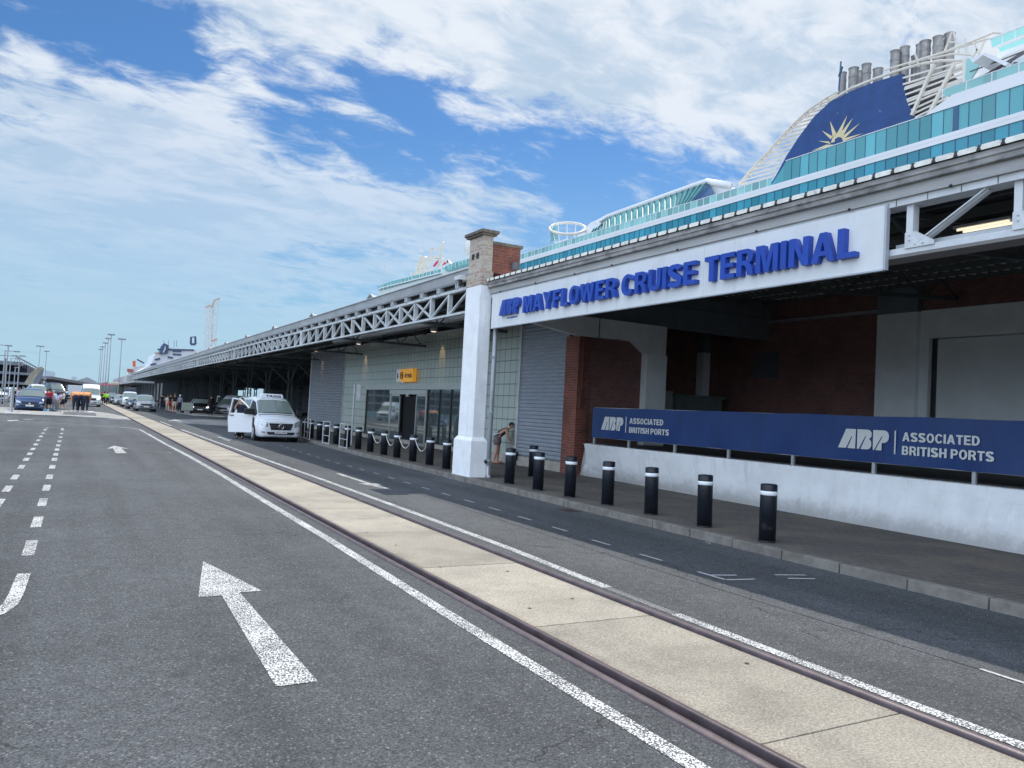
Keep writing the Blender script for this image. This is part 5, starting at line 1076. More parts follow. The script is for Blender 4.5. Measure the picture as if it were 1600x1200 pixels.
    def mid(a, b, t, nm): J[nm] = tuple(lerp(J[a][i], J[b][i], t) for i in range(3)); return nm
    ex = {'nb': 1.02}
    for sd in 'LR':
        up_e += [('che', 'sh'+sd)]
        if sleeves == 'long': up_e += [('sh'+sd, 'el'+sd), ('el'+sd, 'wr'+sd)]
        elif sleeves:
            m_ = mid('sh'+sd, 'el'+sd, .75, 'sl'+sd); rad[m_] = .047; up_e += [('sh'+sd, m_)]
    jobs.append(('shirt', up_e, rad, 1.26, shirt, 'pel', ex))
    lo_e = [('wai', 'pel')]
    for sd in 'LR':
        lo_e += [('pel', 'hip'+sd)]
        if legs == 'trousers': lo_e += [('hip'+sd, 'kn'+sd), ('kn'+sd, 'an'+sd)]
        else:
            m_ = mid('hip'+sd, 'kn'+sd, .92 if legs == 'shorts' else .72, 'sk'+sd); rad[m_] = .085 if legs == 'shorts' else .125; lo_e += [('hip'+sd, m_)]
    jobs.append(({'trousers': 'trousers', 'shorts': 'shorts', 'skirt': 'skirt'}[legs], lo_e, rad, (1.35 if legs == 'skirt' else 1.2) if legs != 'trousers' else 1.2, legm, 'pel', {'wai': .98}))
    if vest:
        jobs.append(('vest', [('wai', 'che'), ('che', 'nb'), ('che', 'shL'), ('che', 'shR')], rad, 1.30, vest, 'che', {}))
    root = thing('person', label, cat, loc, R(face), group)
    for nm, E_, rd, k_, m_, rootj, ex_ in jobs:
        names = []; 
        for a_, b_ in E_:
            for q_ in (a_, b_):
                if q_ not in names: names.append(q_)
        me = bpy.data.meshes.new(nm); me.from_pydata([J[n] for n in names], [(names.index(a_), names.index(b_)) for a_, b_ in E_], [])
        o = bpy.data.objects.new(nm+'_skin', me); col.objects.link(o)
        md = o.modifiers.new('s', 'SKIN'); md.use_smooth_shade = True; sd_ = o.modifiers.new('u', 'SUBSURF'); sd_.levels = 1; sd_.render_levels = 1
        lay = me.skin_vertices[0].data if me.skin_vertices else None
        PEOPLE.append((o, nm, names, {n: rd[n]*s*k_*ex_.get(n, 1) for n in names}, rootj, m_, root))
    hd = Vector(J['h2']); tp = (Vector(J['h3'])-Vector(J['h1'])).normalized(); fw = tp.cross(Vector((1, 0, 0))); fw = -fw if fw.y > 0 else fw
    if bend > 60: fw = Vector((0, -tp.z, tp.y)) if Vector((0, -tp.z, tp.y)).z < 0 else Vector((0, tp.z, -tp.y))
    k = MB(); c = hd+tp*.022*s-fw*.016*s; k.ball(tuple(c), .098*s, 14, 10, (.92, 1.05, 1.0)); hb = [v for v in k.v]
    keep = [i for i, v in enumerate(k.v) if (Vector(v)-hd).dot(fw) < .035*s+max(0, (Vector(v)-hd).dot(tp)-.03*s)*1.5 and (Vector(v)-hd).dot(tp) > -.07*s]
    k.f = [f for f in k.f if all(i in keep for i in f)]; k.mi = [0]*len(k.f)
    if long_hair: k.ball(tuple(c-fw*.10*s+tp*.02*s), .055*s, 10, 8)
    if hairm: k.build('hair', hairm, root, smooth=True, world=False)
    k = MB(); k.tube([hd+fw*.070*s+tp*.015*s, hd+fw*.095*s-tp*.012*s], [.008*s, .014*s], 6); k.build('nose', skin or skin_m, root, smooth=True, world=False)
    k = MB(); sx_ = Vector((1, 0, 0))
    for q_ in (-1, 1): k.ball(tuple(hd+sx_*q_*.088*s-tp*.0*s), .022*s, 6, 5, (.5, 1, 1.3))
    k.build('ear', skin or skin_m, root, smooth=True, world=False)
    k = MB()
    for q_ in (-1, 1): k.ball(tuple(hd+sx_*q_*.032*s+fw*.077*s+tp*.02*s), .009*s, 6, 5)
    k.build('eye', blackp, root, smooth=True, world=False)
    k = MB(); k.bar(hd+fw*.082*s-tp*.04*s-sx_*.022*s, hd+fw*.082*s-tp*.04*s+sx_*.022*s, .008*s, .008*s); k.build('mouth', M_lip, root, world=False)
    for sd in 'LR':
        a_, b_ = Vector(J['an'+sd]), Vector(J['to'+sd]); k = MB(); a_ = a_-Vector((0, 0, .035*s)); d = (b_-a_).normalized()
        k.tube([a_-d*.055*s, a_+d*.02*s, b_+d*.0*s, b_+d*.065*s], [.034*s, .046*s, .044*s, .022*s], 8); k.build('shoe', shoe or blackp, root, smooth=True, world=False)
    return root, J
def finish_people():
    for o, nm, names, rd, rootj, m_, root in PEOPLE:
        lay = o.data.skin_vertices[0].data
        for i, n in enumerate(names): lay[i].radius = (rd[n], rd[n]*(.72 if n in ('pel', 'wai', 'che') else (1.12 if n in ('h1', 'h2', 'h3') else 1))); lay[i].use_root = (n == rootj)
    dg = bpy.context.evaluated_depsgraph_get(); dg.update()
    for o, nm, names, rd, rootj, m_, root in PEOPLE:
        me = bpy.data.meshes.new_from_object(o.evaluated_get(dg)); me.materials.clear(); me.materials.append(m_)
        for p in me.polygons: p.use_smooth = True
        n_ = bpy.data.objects.new(nm, me); col.objects.link(n_); n_.parent = root
    for o, *_ in PEOPLE: bpy.data.objects.remove(o)
M_lip = M('lip', (0.35, 0.12, 0.1), 0.6)
def cloth(name, c, var=0.12): return M(name, c, 0.85, var=var, vs=12, bump=0.2, bs=60)
hair_d = cloth('dark_brown_hair', (0.035, 0.02, 0.015)); hair_b = cloth('brown_hair', (0.12, 0.07, 0.04)); hair_g = cloth('grey_hair', (0.4, 0.39, 0.37))
navy_c = cloth('navy_cloth', (0.015, 0.018, 0.04)); blk_c = cloth('black_cloth', (0.012, 0.012, 0.014)); org_c = cloth('orange_workwear', (0.75, 0.33, 0.13), 0.2); red_c = cloth('red_shirt_cloth', (0.38, 0.02, 0.035))
wht_c = cloth('white_cloth', (0.7, 0.7, 0.7)); pbl_c = cloth('pale_blue_cloth', (0.45, 0.55, 0.72)); lil_c = cloth('lilac_cloth', (0.42, 0.38, 0.52)); lime_c = cloth('lime_hivis', (0.45, 0.85, 0.08)); oran_c = cloth('orange_red_hivis', (0.85, 0.12, 0.05))
grey_c = cloth('grey_cloth', (0.2, 0.2, 0.21)); beige_c = cloth('beige_cloth', (0.5, 0.42, 0.32)); mauve_c = cloth('grey_brown_skirt_cloth', (0.16, 0.12, 0.13)); gblu_c = cloth('grey_blue_cloth', (0.25, 0.3, 0.42))
# the woman bending over by the roller shutter
gp_w = atZ(777, 722, 0.12)
gp_w = Vector((12.0, 22.35, 0.12))
wm, J = person('woman in a dark vest top and brown skirt bending forward by the glass block wall', gp_w, 62, 1.52, fat=1.2, bend=48, headbend=-12, stride=.07, arms=(((-.02, -.234, -.143), (.06, -.468, -.152)), ((.02, -.234, -.143), (-.06, -.468, -.152))), shirt=navy_c, sleeves=False, legs='skirt', legm=mauve_c, hairm=hair_d, skin=skin_m, shoe=skin_m, vest=navy_c)
k = MB(); k.tube([(0.165*math.cos(t), 0.135*math.sin(t)+0.02, 0.955-0.05*math.sin(t)) for t in [i*math.pi/8 for i in range(16)]], 0.022, 6, closed=True); k.build('belt', wht_c, wm, world=False)
bg_ = Vector((12.35, 21.95, 0.12)); hb = thing('bag', 'dark upright bag on the pavement beside the bending woman', 'bag', bg_); k = MB(); k.box(-0.13, -0.2, 0, 0.13, 0.2, 0.42); k.build('body', navy_c, hb, world=False, bevel=0.03); k = MB(); k.tube([(0, -0.1, 0.42), (0, -0.08, 0.52), (0, 0.08, 0.52), (0, 0.1, 0.42)], 0.012, 6); k.build('handle', blackp, hb, world=False)
uw = thing('umbrella', 'folded white and green umbrella held low by the bending woman', 'umbrella', (gp_w.x, gp_w.y, 0.12)); hL = Matrix.Rotation(R(62), 3, 'Z') @ Vector(J['haR']); 
k = MB(); k.tube([gp_w+hL+Vector((0, 0, 0.03)), gp_w+hL+Vector((0.12, -0.1, -0.30))], [0.02, 0.035], 8); k.build('canopy', wht_c, uw); k = MB(); k.tube([gp_w+hL+Vector((0.03, -0.05, 0.02)), gp_w+hL+Vector((0.17, -0.15, -0.36))], [0.02, 0.03], 8); k.build('canopy_panel', cloth('green_cloth', (0.03, 0.12, 0.07)), uw)
# huddle of three in orange on the island
pl_ = thing('concrete_block', 'low grey concrete block on the island edge under the huddled workers', 'block', (0.32, 60.6, 0.1)); k = MB(); k.frus(-0.75, 59.9, 0.1, 1.25, 62.0, 0.30, 0.08); k.build('block', islandm, pl_, bevel=0.02)
for i, (dx, yy, bd, rz, lb) in enumerate(((-0.04, 60.8, 62, 188, 'left hand'), (0.26, 61.0, 66, 180, 'middle'), (0.56, 60.8, 60, 172, 'right hand'))):
    person(f'worker in orange bent forward, {lb} one of three on the island block', (dx, yy, 0.30), rz, 1.86, bend=bd, headbend=35, fat=1.3, arms=(((-.05, -.2, -.16), (.0, -.42, -.22)), ((.05, -.2, -.16), (.0, -.42, -.22))), shirt=org_c, sleeves='long', legs='trousers', legm=navy_c, hairm=hair_d, shoe=wht_c, vest=org_c, group='three workers in orange huddled together')
# by the blue car
def stand(lb, px, Y, face, zb=0.0, **kw):
    p = atY(px, 600, Y); return person(lb, (p.x, Y, zb), face, **kw)
stand('person in a red shirt and dark shorts standing right beside the blue car', 79, 68, 170, h=1.78, shirt=red_c, legs='shorts', legm=navy_c, hairm=hair_d)
stand('person in a pale shirt half hidden between the blue car and the red shirt', 75, 70, 150, h=1.72, shirt=wht_c, legs='trousers', legm=beige_c, hairm=hair_b)
stand('person in pale blue shirt and jeans leaning forward just right of the red shirt', 88, 68.5, 215, h=1.68, bend=20, shirt=pbl_c, legs='trousers', legm=gblu_c, hairm=hair_g, group=None)
stand('person in a lilac shirt bending over the bicycle on the ground', 92, 67.5, 120, h=1.66, bend=28, shirt=lil_c, legs='trousers', legm=grey_c, hairm=hair_d)
stand('person in white shirt and dark shorts walking, rightmost of the group by the blue car', 100, 72, 250, h=1.70, stride=.2, shirt=wht_c, legs='shorts', legm=navy_c, hairm=hair_g)
stand('person in a lime yellow vest left of the blue car', 22, 76, 200, h=1.72, shirt=blk_c, legs='trousers', legm=blk_c, hairm=hair_d, vest=lime_c)
stand('person in a lilac top leaning at the left side of the blue car', 28.5, 70.5, 100, h=1.74, bend=8, shirt=lil_c, legs='trousers', legm=grey_c, hairm=hair_d)
stand('left hand one of the two people in lime yellow by the car queue', 163.5, 118, 190, h=1.80, shirt=lime_c, sleeves='long', legs='trousers', legm=blk_c, hairm=hair_d, vest=lime_c)
stand('right hand one of the two people in lime yellow by the car queue', 169.5, 124, 150, h=1.72, shirt=lime_c, sleeves='long', legs='trousers', legm=blk_c, hairm=hair_d)
# under the shed
stand('person in a beige top leftmost of the travellers waiting at the shed edge', 264, 86, 160, zb=0.11, h=1.66, shirt=beige_c, legs='trousers', legm=beige_c, hairm=hair_b)
stand('person in dark clothes second from left among the travellers at the shed edge', 268.5, 84, 200, zb=0.11, h=1.80, shirt=blk_c, legs='shorts', legm=red_c, hairm=hair_d)
stand('person in a black top and pale shorts standing at the shed kerb', 275, 79.5, 175, zb=0.11, h=1.84, shirt=blk_c, legs='shorts', legm=beige_c, hairm=hair_b, skin=skin_m)
stand('person in a grey blue top and white cap beside the luggage trolley', 283, 80.5, 170, zb=0.11, h=1.74, shirt=gblu_c, sleeves='long', legs='trousers', legm=navy_c, hairm=wht_c)
stand('person in dark clothes deep in shade behind the silver front car', 255, 97, 190, zb=0.10, h=1.75, shirt=blk_c, legs='trousers', legm=navy_c, hairm=hair_d)
stand('person in a dull blue jacket in the shade just right of the silver car', 257.5, 100, 150, zb=0.10, h=1.70, shirt=gblu_c, legs='trousers', legm=blk_c, hairm=hair_d)
stand('person in an orange red vest standing by the open van door', 332, 77, 190, zb=0.11, h=1.86, shirt=blk_c, sleeves='long', legs='trousers', legm=navy_c, hairm=hair_d, vest=oran_c)
# luggage trolley
tp_ = atY(295, 600, 80.5); tr_ = thing('luggage_trolley', 'pale green boxy luggage trolley at the shed kerb', 'trolley', (tp_.x, 80.5, 0.11)); gm = M('trolley_pale_green', (0.4, 0.45, 0.37), 0.6)
k = MB(); k.box(-0.5, -0.35, 0.3, 0.5, 0.35, 1.0); k.build('body', gm, tr_, world=False, bevel=0.03); k = MB(); k.tube([(-0.45, 0.3, 1.0), (0.3, 0.3, 1.0), (0.6, 0.3, 1.45), (0.65, 0.3, 1.3), (0.5, 0.3, 0.9)], 0.025, 6); k.build('handle', steel_g, tr_, world=False)
for x in (-.38, .38): k = MB(); k.lathe([(0.12, -.04), (0.12, .04)], (x, -.2, .12), 'y', 12); k.lathe([(0.12, -.04), (0.12, .04)], (x, .2, .12), 'y', 12); k.build('wheel', black_m, tr_, world=False)
# things on the ground by the blue car
bp = atY(92, 600, 66.5); bi = thing('bicycle', 'dark bicycle lying on the road beside the blue car', 'bicycle', (bp.x, 66.5, 0.0)); 
for dx in (-.45, .5): k = MB(); k.tube([(dx+.3*math.cos(t), .3*math.sin(t)*.8, .16+.14*math.sin(t)) for t in [i*math.pi/8 for i in range(16)]], .022, 6, closed=True); k.build('wheel', black_m, bi, world=False)
k = MB(); k.tube([(-.45, 0, .16), (-.05, .0, .22), (.35, .1, .30), (.5, 0, .16)], .02, 6); k.tube([(-.45, 0, .16), (-.2, .3, .34), (.3, .35, .34)], .02, 6); k.tube([(-.2, .3, .34), (-.05, 0, .2)], .02, 6); k.build('frame', M('bike_blue', (0.05, 0.12, 0.2), 0.4), bi, world=False)
for i, (px, c, lb) in enumerate(((77, (0.2, 0.45, 0.7), 'pale blue bag on the road by the wheel of the blue car'), (83, (0.03, 0.04, 0.06), 'black bag on the road between the blue bag and the bicycle'))):
    p = atY(px, 600, 66.8); t = thing('bag', lb, 'bag', (p.x, 66.8, 0)); k = MB(); k.ball((0, 0, .13), .3, 12, 8, (1, .7, .45)); k.build('body', cloth('bagcloth%d' % i, c), t, world=False, smooth=True); k = MB(); k.tube([(-.12, 0, .22), (0, 0, .34), (.12, 0, .22)], .015, 5); k.build('handle', blackp, t, world=False)
# ================================================================== vehicles
KINDS = {
 'suv': [(0, .78, .40, .60, .68, .70), (.05, .89, .30, .74, .82, .80), (.16, .96, .23, .86, .94, .84), (.35, .99, .20, .92, 1.01, .86), (1.05, 1, .20, .98, 1.08, .87), (1.85, 1, .20, 1.02, 1.58, .70), (2.45, 1, .2, 1.04, 1.67, .72), (3.7, 1, .2, 1.06, 1.64, .71), (4.25, .98, .24, 1.08, 1.50, .68), (4.6, .95, .3, 1.0, 1.08, .80), (4.7, .9, .4, .8, .85, .7)],
 'hatch': [(0, .76, .36, .52, .60, .70), (.05, .88, .27, .64, .72, .80), (.16, .95, .21, .76, .84, .84), (.35, .99, .19, .82, .91, .86), (1.05, 1, .19, .90, 1.0, .86), (1.85, 1, .19, .93, 1.38, .67), (2.4, 1, .19, .94, 1.47, .69), (3.4, 1, .19, .96, 1.43, .68), (3.95, .97, .24, .98, 1.25, .68), (4.25, .93, .3, .9, .98, .78), (4.35, .88, .4, .75, .8, .7)],
 'mpv': [(0, .78, .38, .56, .66, .70), (.05, .9, .28, .70, .80, .80), (.18, .96, .22, .86, .96, .84), (.40, .99, .20, .93, 1.04, .86), (.95, 1, .20, 1.0, 1.12, .87), (1.85, 1, .20, 1.04, 1.63, .72), (2.45, 1, .2, 1.05, 1.74, .74), (4.0, 1, .2, 1.07, 1.71, .73), (4.55, .98, .24, 1.08, 1.55, .70), (4.8, .95, .3, 1.0, 1.10, .80), (4.85, .9, .4, .8, .85, .7)],
 'taxi': [(0, .70, .30, .66, .80, .60), (.05, .84, .23, .80, .92, .72), (.16, .94, .20, .92, 1.00, .80), (.36, .985, .20, 1.0, 1.07, .84), (.80, 1, .20, 1.06, 1.16, .86), (1.60, 1, .20, 1.14, 1.80, .76), (2.15, 1, .2, 1.14, 1.91, .79), (4.85, .99, .2, 1.14, 1.89, .78), (5.06, .97, .25, 1.08, 1.72, .75), (5.14, .9, .35, .9, 1.1, .7)],
 'van': [(0, .80, .38, .62, .80, .74), (.05, .92, .28, .86, 1.02, .84), (.20, .98, .22, 1.05, 1.16, .88), (.60, 1, .22, 1.18, 1.32, .88), (1.45, 1, .22, 1.3, 2.10, .80), (1.9, 1, .22, 1.3, 2.50, .84), (2.3, 1, .22, 1.35, 2.56, .86), (5.5, 1, .22, 1.35, 2.54, .86), (5.6, .98, .3, 1.3, 2.4, .84)],
 'bus': [(0, .88, .40, 1.05, 1.2, .84), (.06, .97, .30, 1.12, 1.3, .90), (.10, .99, .28, 1.15, 1.32, .93), (.34, 1, .28, 1.25, 2.85, .92), (.6, 1, .28, 1.3, 3.2, .93), (11.4, 1, .28, 1.3, 3.2, .93), (11.6, .97, .3, 1.2, 3.0, .9)],
}
class Surf:
    def __init__(s, kind, W, H=None, L=None):
        st = KINDS[kind]; kz = 1 if H is None else H/max(a[4] for a in st); kl = 1 if L is None else L/st[-1][0]
        s.st = [(y*kl, w_*W/2, zb*kz, zbe*kz, zr_*kz, wr*W/2) for y, w_, zb, zbe, zr_, wr in st]; s.n = len(st)
    def ring(s, a):
        y, w_, zb, zbe, zt, wr = a; wr = min(wr, w_-.02)
        return [(0, y, zb), (w_-.08, y, zb), (w_-.01, y, zb+.10), (w_, y, (zb+zbe)/2), (w_-.02, y, zbe), (wr, y, zt-.07*(1 if zt-zbe > .2 else .5)), (wr-.12, y, zt-.01), (0, y, zt+.02)]
    def at(s, i, t, sg=1):
        i0 = min(int(i), s.n-2); fi = i-i0; t0 = min(int(t), 6); ft = t-t0; A, B = s.ring(s.st[i0]), s.ring(s.st[i0+1])
        p = [lerp(lerp(A[t0][c], A[t0+1][c], ft), lerp(B[t0][c], B[t0+1][c], ft), fi) for c in range(3)]; p[0] *= sg; return Vector(p)
    def nrm(s, i, t, sg):
        e = .02; i = min(max(i, e), s.n-1-e); a = s.at(i+e, t, sg)-s.at(i-e, t, sg); b = s.at(i, min(t+e, 7), sg)-s.at(i, t-e, sg); n_ = a.cross(b)
        if n_.length == 0: return Vector((0, 0, 1))
        n_.normalize(); c = s.at(i, t, sg)-Vector((0, s.at(i, t, sg).y, .8)); return n_ if n_.dot(c) > 0 else -n_
    def patch(s, mb, i0, i1, t0, t1, sg=1, off=.008, n=4, m=3, corner=None):
        b = len(mb.v)
        for a in range(n+1):
            for c in range(m+1):
                u, v = a/n, c/m; ii = lerp(i0, i1, u); tt = lerp(t0, t1, v)
                if corner: ii, tt = corner(u, v)
                mb.v.append(tuple(s.at(ii, tt, sg)+s.nrm(ii, tt, sg)*off))
        for a in range(n):
            for c in range(m): mb.q(b+a*(m+1)+c, b+(a+1)*(m+1)+c, b+(a+1)*(m+1)+c+1, b+a*(m+1)+c+1)
    def front(s, mb, quad, off=.012, n=6, m=3):
        """lay a quad given as front-view corners (x, z) onto the nose of the vehicle"""
        if not hasattr(s, 'tab'): s.tab = [s.at(i*5/50, t/10, 1) for i in range(51) for t in range(8, 71, 2)]
        b = len(mb.v)
        for a in range(n+1):
            for c in range(m+1):
                u, v = a/n, c/m; x = lerp(lerp(quad[0][0], quad[1][0], u), lerp(quad[3][0], quad[2][0], u), v); z = lerp(lerp(quad[0][1], quad[1][1], u), lerp(quad[3][1], quad[2][1], u), v)
                ax = abs(x); near = sorted(s.tab, key=lambda p: (p.x-ax)**2+(p.z-z)**2)[:4]; ws_ = [1/((p.x-ax)**2+(p.z-z)**2+1e-5) for p in near]; y = sum(p.y*w_ for p, w_ in zip(near, ws_))/sum(ws_)
                if ax < s.st[0][1] and s.st[0][2] < z < s.st[0][4]: y = 0
                mb.v.append((x, y-off, z))
        for a in range(n):
            for c in range(m): mb.q(b+a*(m+1)+c, b+a*(m+1)+c+1, b+(a+1)*(m+1)+c+1, b+(a+1)*(m+1)+c)
    def shell(s):
        k = MB(); nr = 15
        for a in s.st:
            r_ = s.ring(a); k.v += r_ + [(-x, y, z) for x, y, z in r_[-2:0:-1]]
        nr = 14
        for i in range(s.n-1):
            for c in range(nr): k.q(i*nr+c, i*nr+(c+1) % nr, (i+1)*nr+(c+1) % nr, (i+1)*nr+c)
        k.q(*range(nr)[::-1]); k.q(*[(s.n-1)*nr+c for c in range(nr)]); return k
def vehicle(name, label, cat, kind, loc, rz, W, paint, H=None, L=None, grille=blackp, lights=lamp_g, trim=None, detail=2, plate=True, group=None, lower=None):
    root = thing(name, label, cat, loc, rz, group); S = Surf(kind, W, H, L); st = S.st
    o = S.shell().build('body', paint, root, world=False, bevel=0.035)
    for p in o.data.polygons: p.use_smooth = True
    ws, wr_ = (4, 5) if kind in ('suv', 'hatch', 'mpv', 'taxi') else ((3, 4) if kind == 'van' else (2, 3)); last = {'suv': 8, 'hatch': 8, 'mpv': 8, 'taxi': 7, 'van': 4.9, 'bus': 5}[kind]
    k = MB()
    for sg in (1, -1): S.patch(k, ws+.07, wr_-.06 if kind != 'taxi' else wr_-.03, 5.05, 7, sg, .010, 6, 4)
    k.build('windscreen', screen_g, root, world=False, smooth=True)
    for sg in (-1, 1):
        if kind == 'bus':
            k = MB(); S.patch(k, 3.2, 4.98, 4.25, 4.85, sg, .01, 12, 2); k.build('side_window', glass_m, root, world=False)
        else:
            cuts = {'suv': (4.35, 6.0, 6.1, 6.75, 6.82, 7.7), 'hatch': (4.35, 6.0, 6.1, 6.8, 6.86, 7.6), 'mpv': (4.35, 6.0, 6.1, 6.6, 6.68, 7.8), 'taxi': (4.25, 5.75, 6.05, 6.45, 6.5, 6.95), 'van': (3.35, 4.9)}[kind]
            for a_, b_ in zip(cuts[::2], cuts[1::2]):
                k = MB(); S.patch(k, a_, b_, 4.12, 4.88, sg, .008, 6, 2); k.build('side_window', glass_m, root, world=False)
    zg0, zg1 = st[0][2]+.14, st[0][4]-.02; wf = st[0][1]
    g_ = thing; k = MB()
    if kind == 'bus': k.box(-wf*.8, -.012, .55, wf*.8, .05, .85)
    elif kind == 'taxi': S.front(k, [(-.52, .80), (.52, .80), (.42, .52), (-.42, .52)], .016, 12, 3)
    else:
        zt_ = st[1][4]-.05; hh = zt_-st[0][2]; S.front(k, [(-W*.29, zt_), (W*.29, zt_), (W*.25, zt_-hh*.44), (-W*.25, zt_-hh*.44)], .016, 10, 3)
    gr_ = k.build('grille', grille, root, world=False)
    k = MB(); zl = st[0][2]; S.front(k, [(-W*.33, zl+.13), (W*.33, zl+.13), (W*.28, zl+.02), (-W*.28, zl+.02)], .018, 10, 2) if kind != 'bus' else k.box(-W*.3, -.02, .45, W*.3, .0, .55); k.build('lower_intake', blackp, root, world=False)
    if kind != 'bus':
        for sg in (-1, 1): k = MB(); S.front(k, [(sg*W*.36, zl+.14), (sg*W*.43, zl+.15), (sg*W*.43, zl+.08), (sg*W*.35, zl+.07)], .014, 3, 2); k.build('fog_lamp', lamp_g, root, world=False)
        k = MB(); S.patch(k, ws-.25, ws-.02, 5.0, 6.99, 1, .006, 2, 6); S.patch(k, ws-.25, ws-.02, 5.0, 6.99, -1, .006, 2, 6); k.build('scuttle', blackp, root, world=False)
    for sg in (-1, 1):
        k = MB()
        if kind == 'bus': S.patch(k, .1, 1.2, 3.1, 3.6, sg, .012)
        elif kind == 'taxi': S.front(k, [(sg*.56, .83), (sg*.93, .99), (sg*.90, .74), (sg*.56, .64)], .014, 8, 4)
        else: zt_ = st[1][4]-.04; S.front(k, [(sg*W*.30, zt_), (sg*W*.455, zt_+.07), (sg*W*.45, zt_-.09), (sg*W*.30, zt_-.12)], .014, 6, 3)
        k.build('headlight', lights, root, world=False, smooth=True)
        # mirrors
        mi = ws+.30; p = S.at(mi, 4.05, sg); k = MB(); k.box(*(min(p.x, p.x+sg*.26), p.y-.06, p.z+.02, max(p.x, p.x+sg*.26), p.y+.06, p.z+(.30 if kind in ('van', 'bus', 'taxi') else .18))); k.build('mirror', blackp if trim is None else trim, root, world=False, bevel=.03)
    if plate:
        zp = .42 if kind == 'taxi' else lerp(st[0][2], st[0][4], .32); k = MB(); k.box(-.26, -.035, zp-.055, .26, -.018, zp+.055); pm = k.build('number_plate', plate_m, root, world=False)
    Lv = st[-1][0]; wb = {'suv': (.95, 3.7), 'hatch': (.85, 3.45), 'mpv': (.95, 3.85), 'taxi': (.98, 4.18), 'van': (1.0, 4.5), 'bus': (2.6, 8.8)}[kind]; rw_ = .48 if kind == 'bus' else (.345 if kind in ('suv', 'mpv', 'taxi', 'van') else .32)
    for yw in wb:
        for sg in (-1, 1):
            xo = W/2-.0
            k = MB(); k.lathe([(rw_+.055, -.30), (rw_+.055, .006)], (sg*xo, yw, rw_), 'x', 22) if sg > 0 else k.lathe([(rw_+.055, -.006), (rw_+.055, .30)], (sg*xo, yw, rw_), 'x', 22)
            k.build('wheel_arch', black_m, root, world=False)
            k = MB(); a, b = (.012-.24, .016); prof = [(rw_*.8, a), (rw_*.97, a+.02), (rw_, a+.05), (rw_, b-.03), (rw_*.96, b), (rw_*.7, b)]
            if sg < 0: prof = [(r__, -h__) for r__, h__ in prof]
            k.lathe(prof, (sg*xo, yw, rw_), 'x', 22); wh = k.build('wheel', black_m, root, world=False, smooth=False)
            k = MB(); k.lathe([(rw_*.66, 0), (rw_*.66, sg*.012), (rw_*.12, sg*.02)], (sg*(xo+.012), yw, rw_), 'x', 18)
            for j in range(5): t = j*2*math.pi/5; k.bar((sg*(xo+.03), yw, rw_), (sg*(xo+.03), yw+rw_*.6*math.cos(t), rw_+rw_*.6*math.sin(t)), .05, .02, (1, 0, 0))
            k.build('rim', galv, wh, world=False)
    return root, S
silver_p = M('silver_car_paint', (0.33, 0.35, 0.37), 0.25, 0.35, coat=1.0, var=.02); white_p = M('white_car_paint', (0.74, 0.76, 0.78), 0.28, coat=1.0, var=.02, vs=1); blue_p = M('blue_car_paint', (0.022, 0.06, 0.17), 0.25, 0.3, coat=1.0)
black_p = M('black_car_paint', (0.015, 0.017, 0.022), 0.2, 0.2, coat=1.0); dkblue_p = M('dark_grey_car_paint', (0.05, 0.065, 0.085), 0.25, 0.3, coat=1.0); grey_p = M('grey_car_paint', (0.2, 0.22, 0.24), 0.25, 0.3, coat=1.0)
# the taxi
TX, S = vehicle('taxi_van', 'white taxi van with its driver door open and a taxi sign on its roof', 'taxi', 'taxi', (7.70, 33.9, 0.0), R(2.5), 1.87, white_p, lights=lamp_g)
def on(k, nm, m, par=TX, **kw): return k.build(nm, m, par, world=False, **kw)
k = MB()
for z in (.63, .70): k.bar((-.46, -.03, z+.0), (.46, -.03, z), .02, .014)
on(k, 'grille_bar', chrome)
k = MB(); k.tube([(.105*math.cos(t), -.035, .665+.105*math.sin(t)) for t in [i*math.pi/10 for i in range(20)]], .012, 6, closed=True)
for t in (90, 210, 330): k.bar((0, -.035, .665), (.1*math.cos(R(t)), -.035, .665+.1*math.sin(R(t))), .018, .02, (0, 1, 0))
on(k, 'emblem', chrome)
v, f = glyph_mesh('NF22 VHM', 1.0, 0.001, 0.0); v = fit(v, -.22, .22, -.035, .035); k = MB(); zp = .42; k.add([(x, -.038, zp+y) for x, y, z in v], f); on(k, 'plate_lettering', blackp)
k = MB(); k.prism([(-.5, 1.78, 1.86), (.5, 1.78, 1.86), (.5, 1.80, 1.98), (.44, 1.81, 2.06), (-.44, 1.81, 2.06), (-.5, 1.80, 1.98)], (0, .2, 0)); rs = on(k, 'roof_sign', refl_m, bevel=.02)
v, f = glyph_mesh('TAXIS', 1.0, 0.001, 0.02); v = fit(v, -.28, .40, 1.90, 2.01); k = MB(); k.add([(x, 1.762+(y-1.86)*.1, y) for x, y, z in v], f); k.build('lettering', blackp, rs, world=False)
k = MB(); k.bar((-.05, .72, 1.235), (.62, .80, 1.245), .02, .02); k.bar((-.62, .74, 1.235), (.0, .80, 1.25), .02, .02); on(k, 'wiper', blackp)
for sg in (-1, 1):
    k = MB(); S.patch(k, 1.6, 3.9, 4.90, 4.94, sg, .004, 8, 1); on(k, 'bonnet_gap', blackp)
    k = MB(); S.patch(k, 5.90, 5.925, 1.6, 4.1, sg, .004, 1, 6); on(k, 'door_gap', blackp)
    k = MB(); S.patch(k, 6.40, 6.42, 1.6, 4.1, sg, .004, 1, 6); on(k, 'door_gap', blackp)
k = MB(); S.patch(k, 1.55, 1.60, 4.94, 6.99, 1, .004, 1, 6); S.patch(k, 1.55, 1.60, 4.94, 6.99, -1, .004, 1, 6); on(k, 'bonnet_gap', blackp)
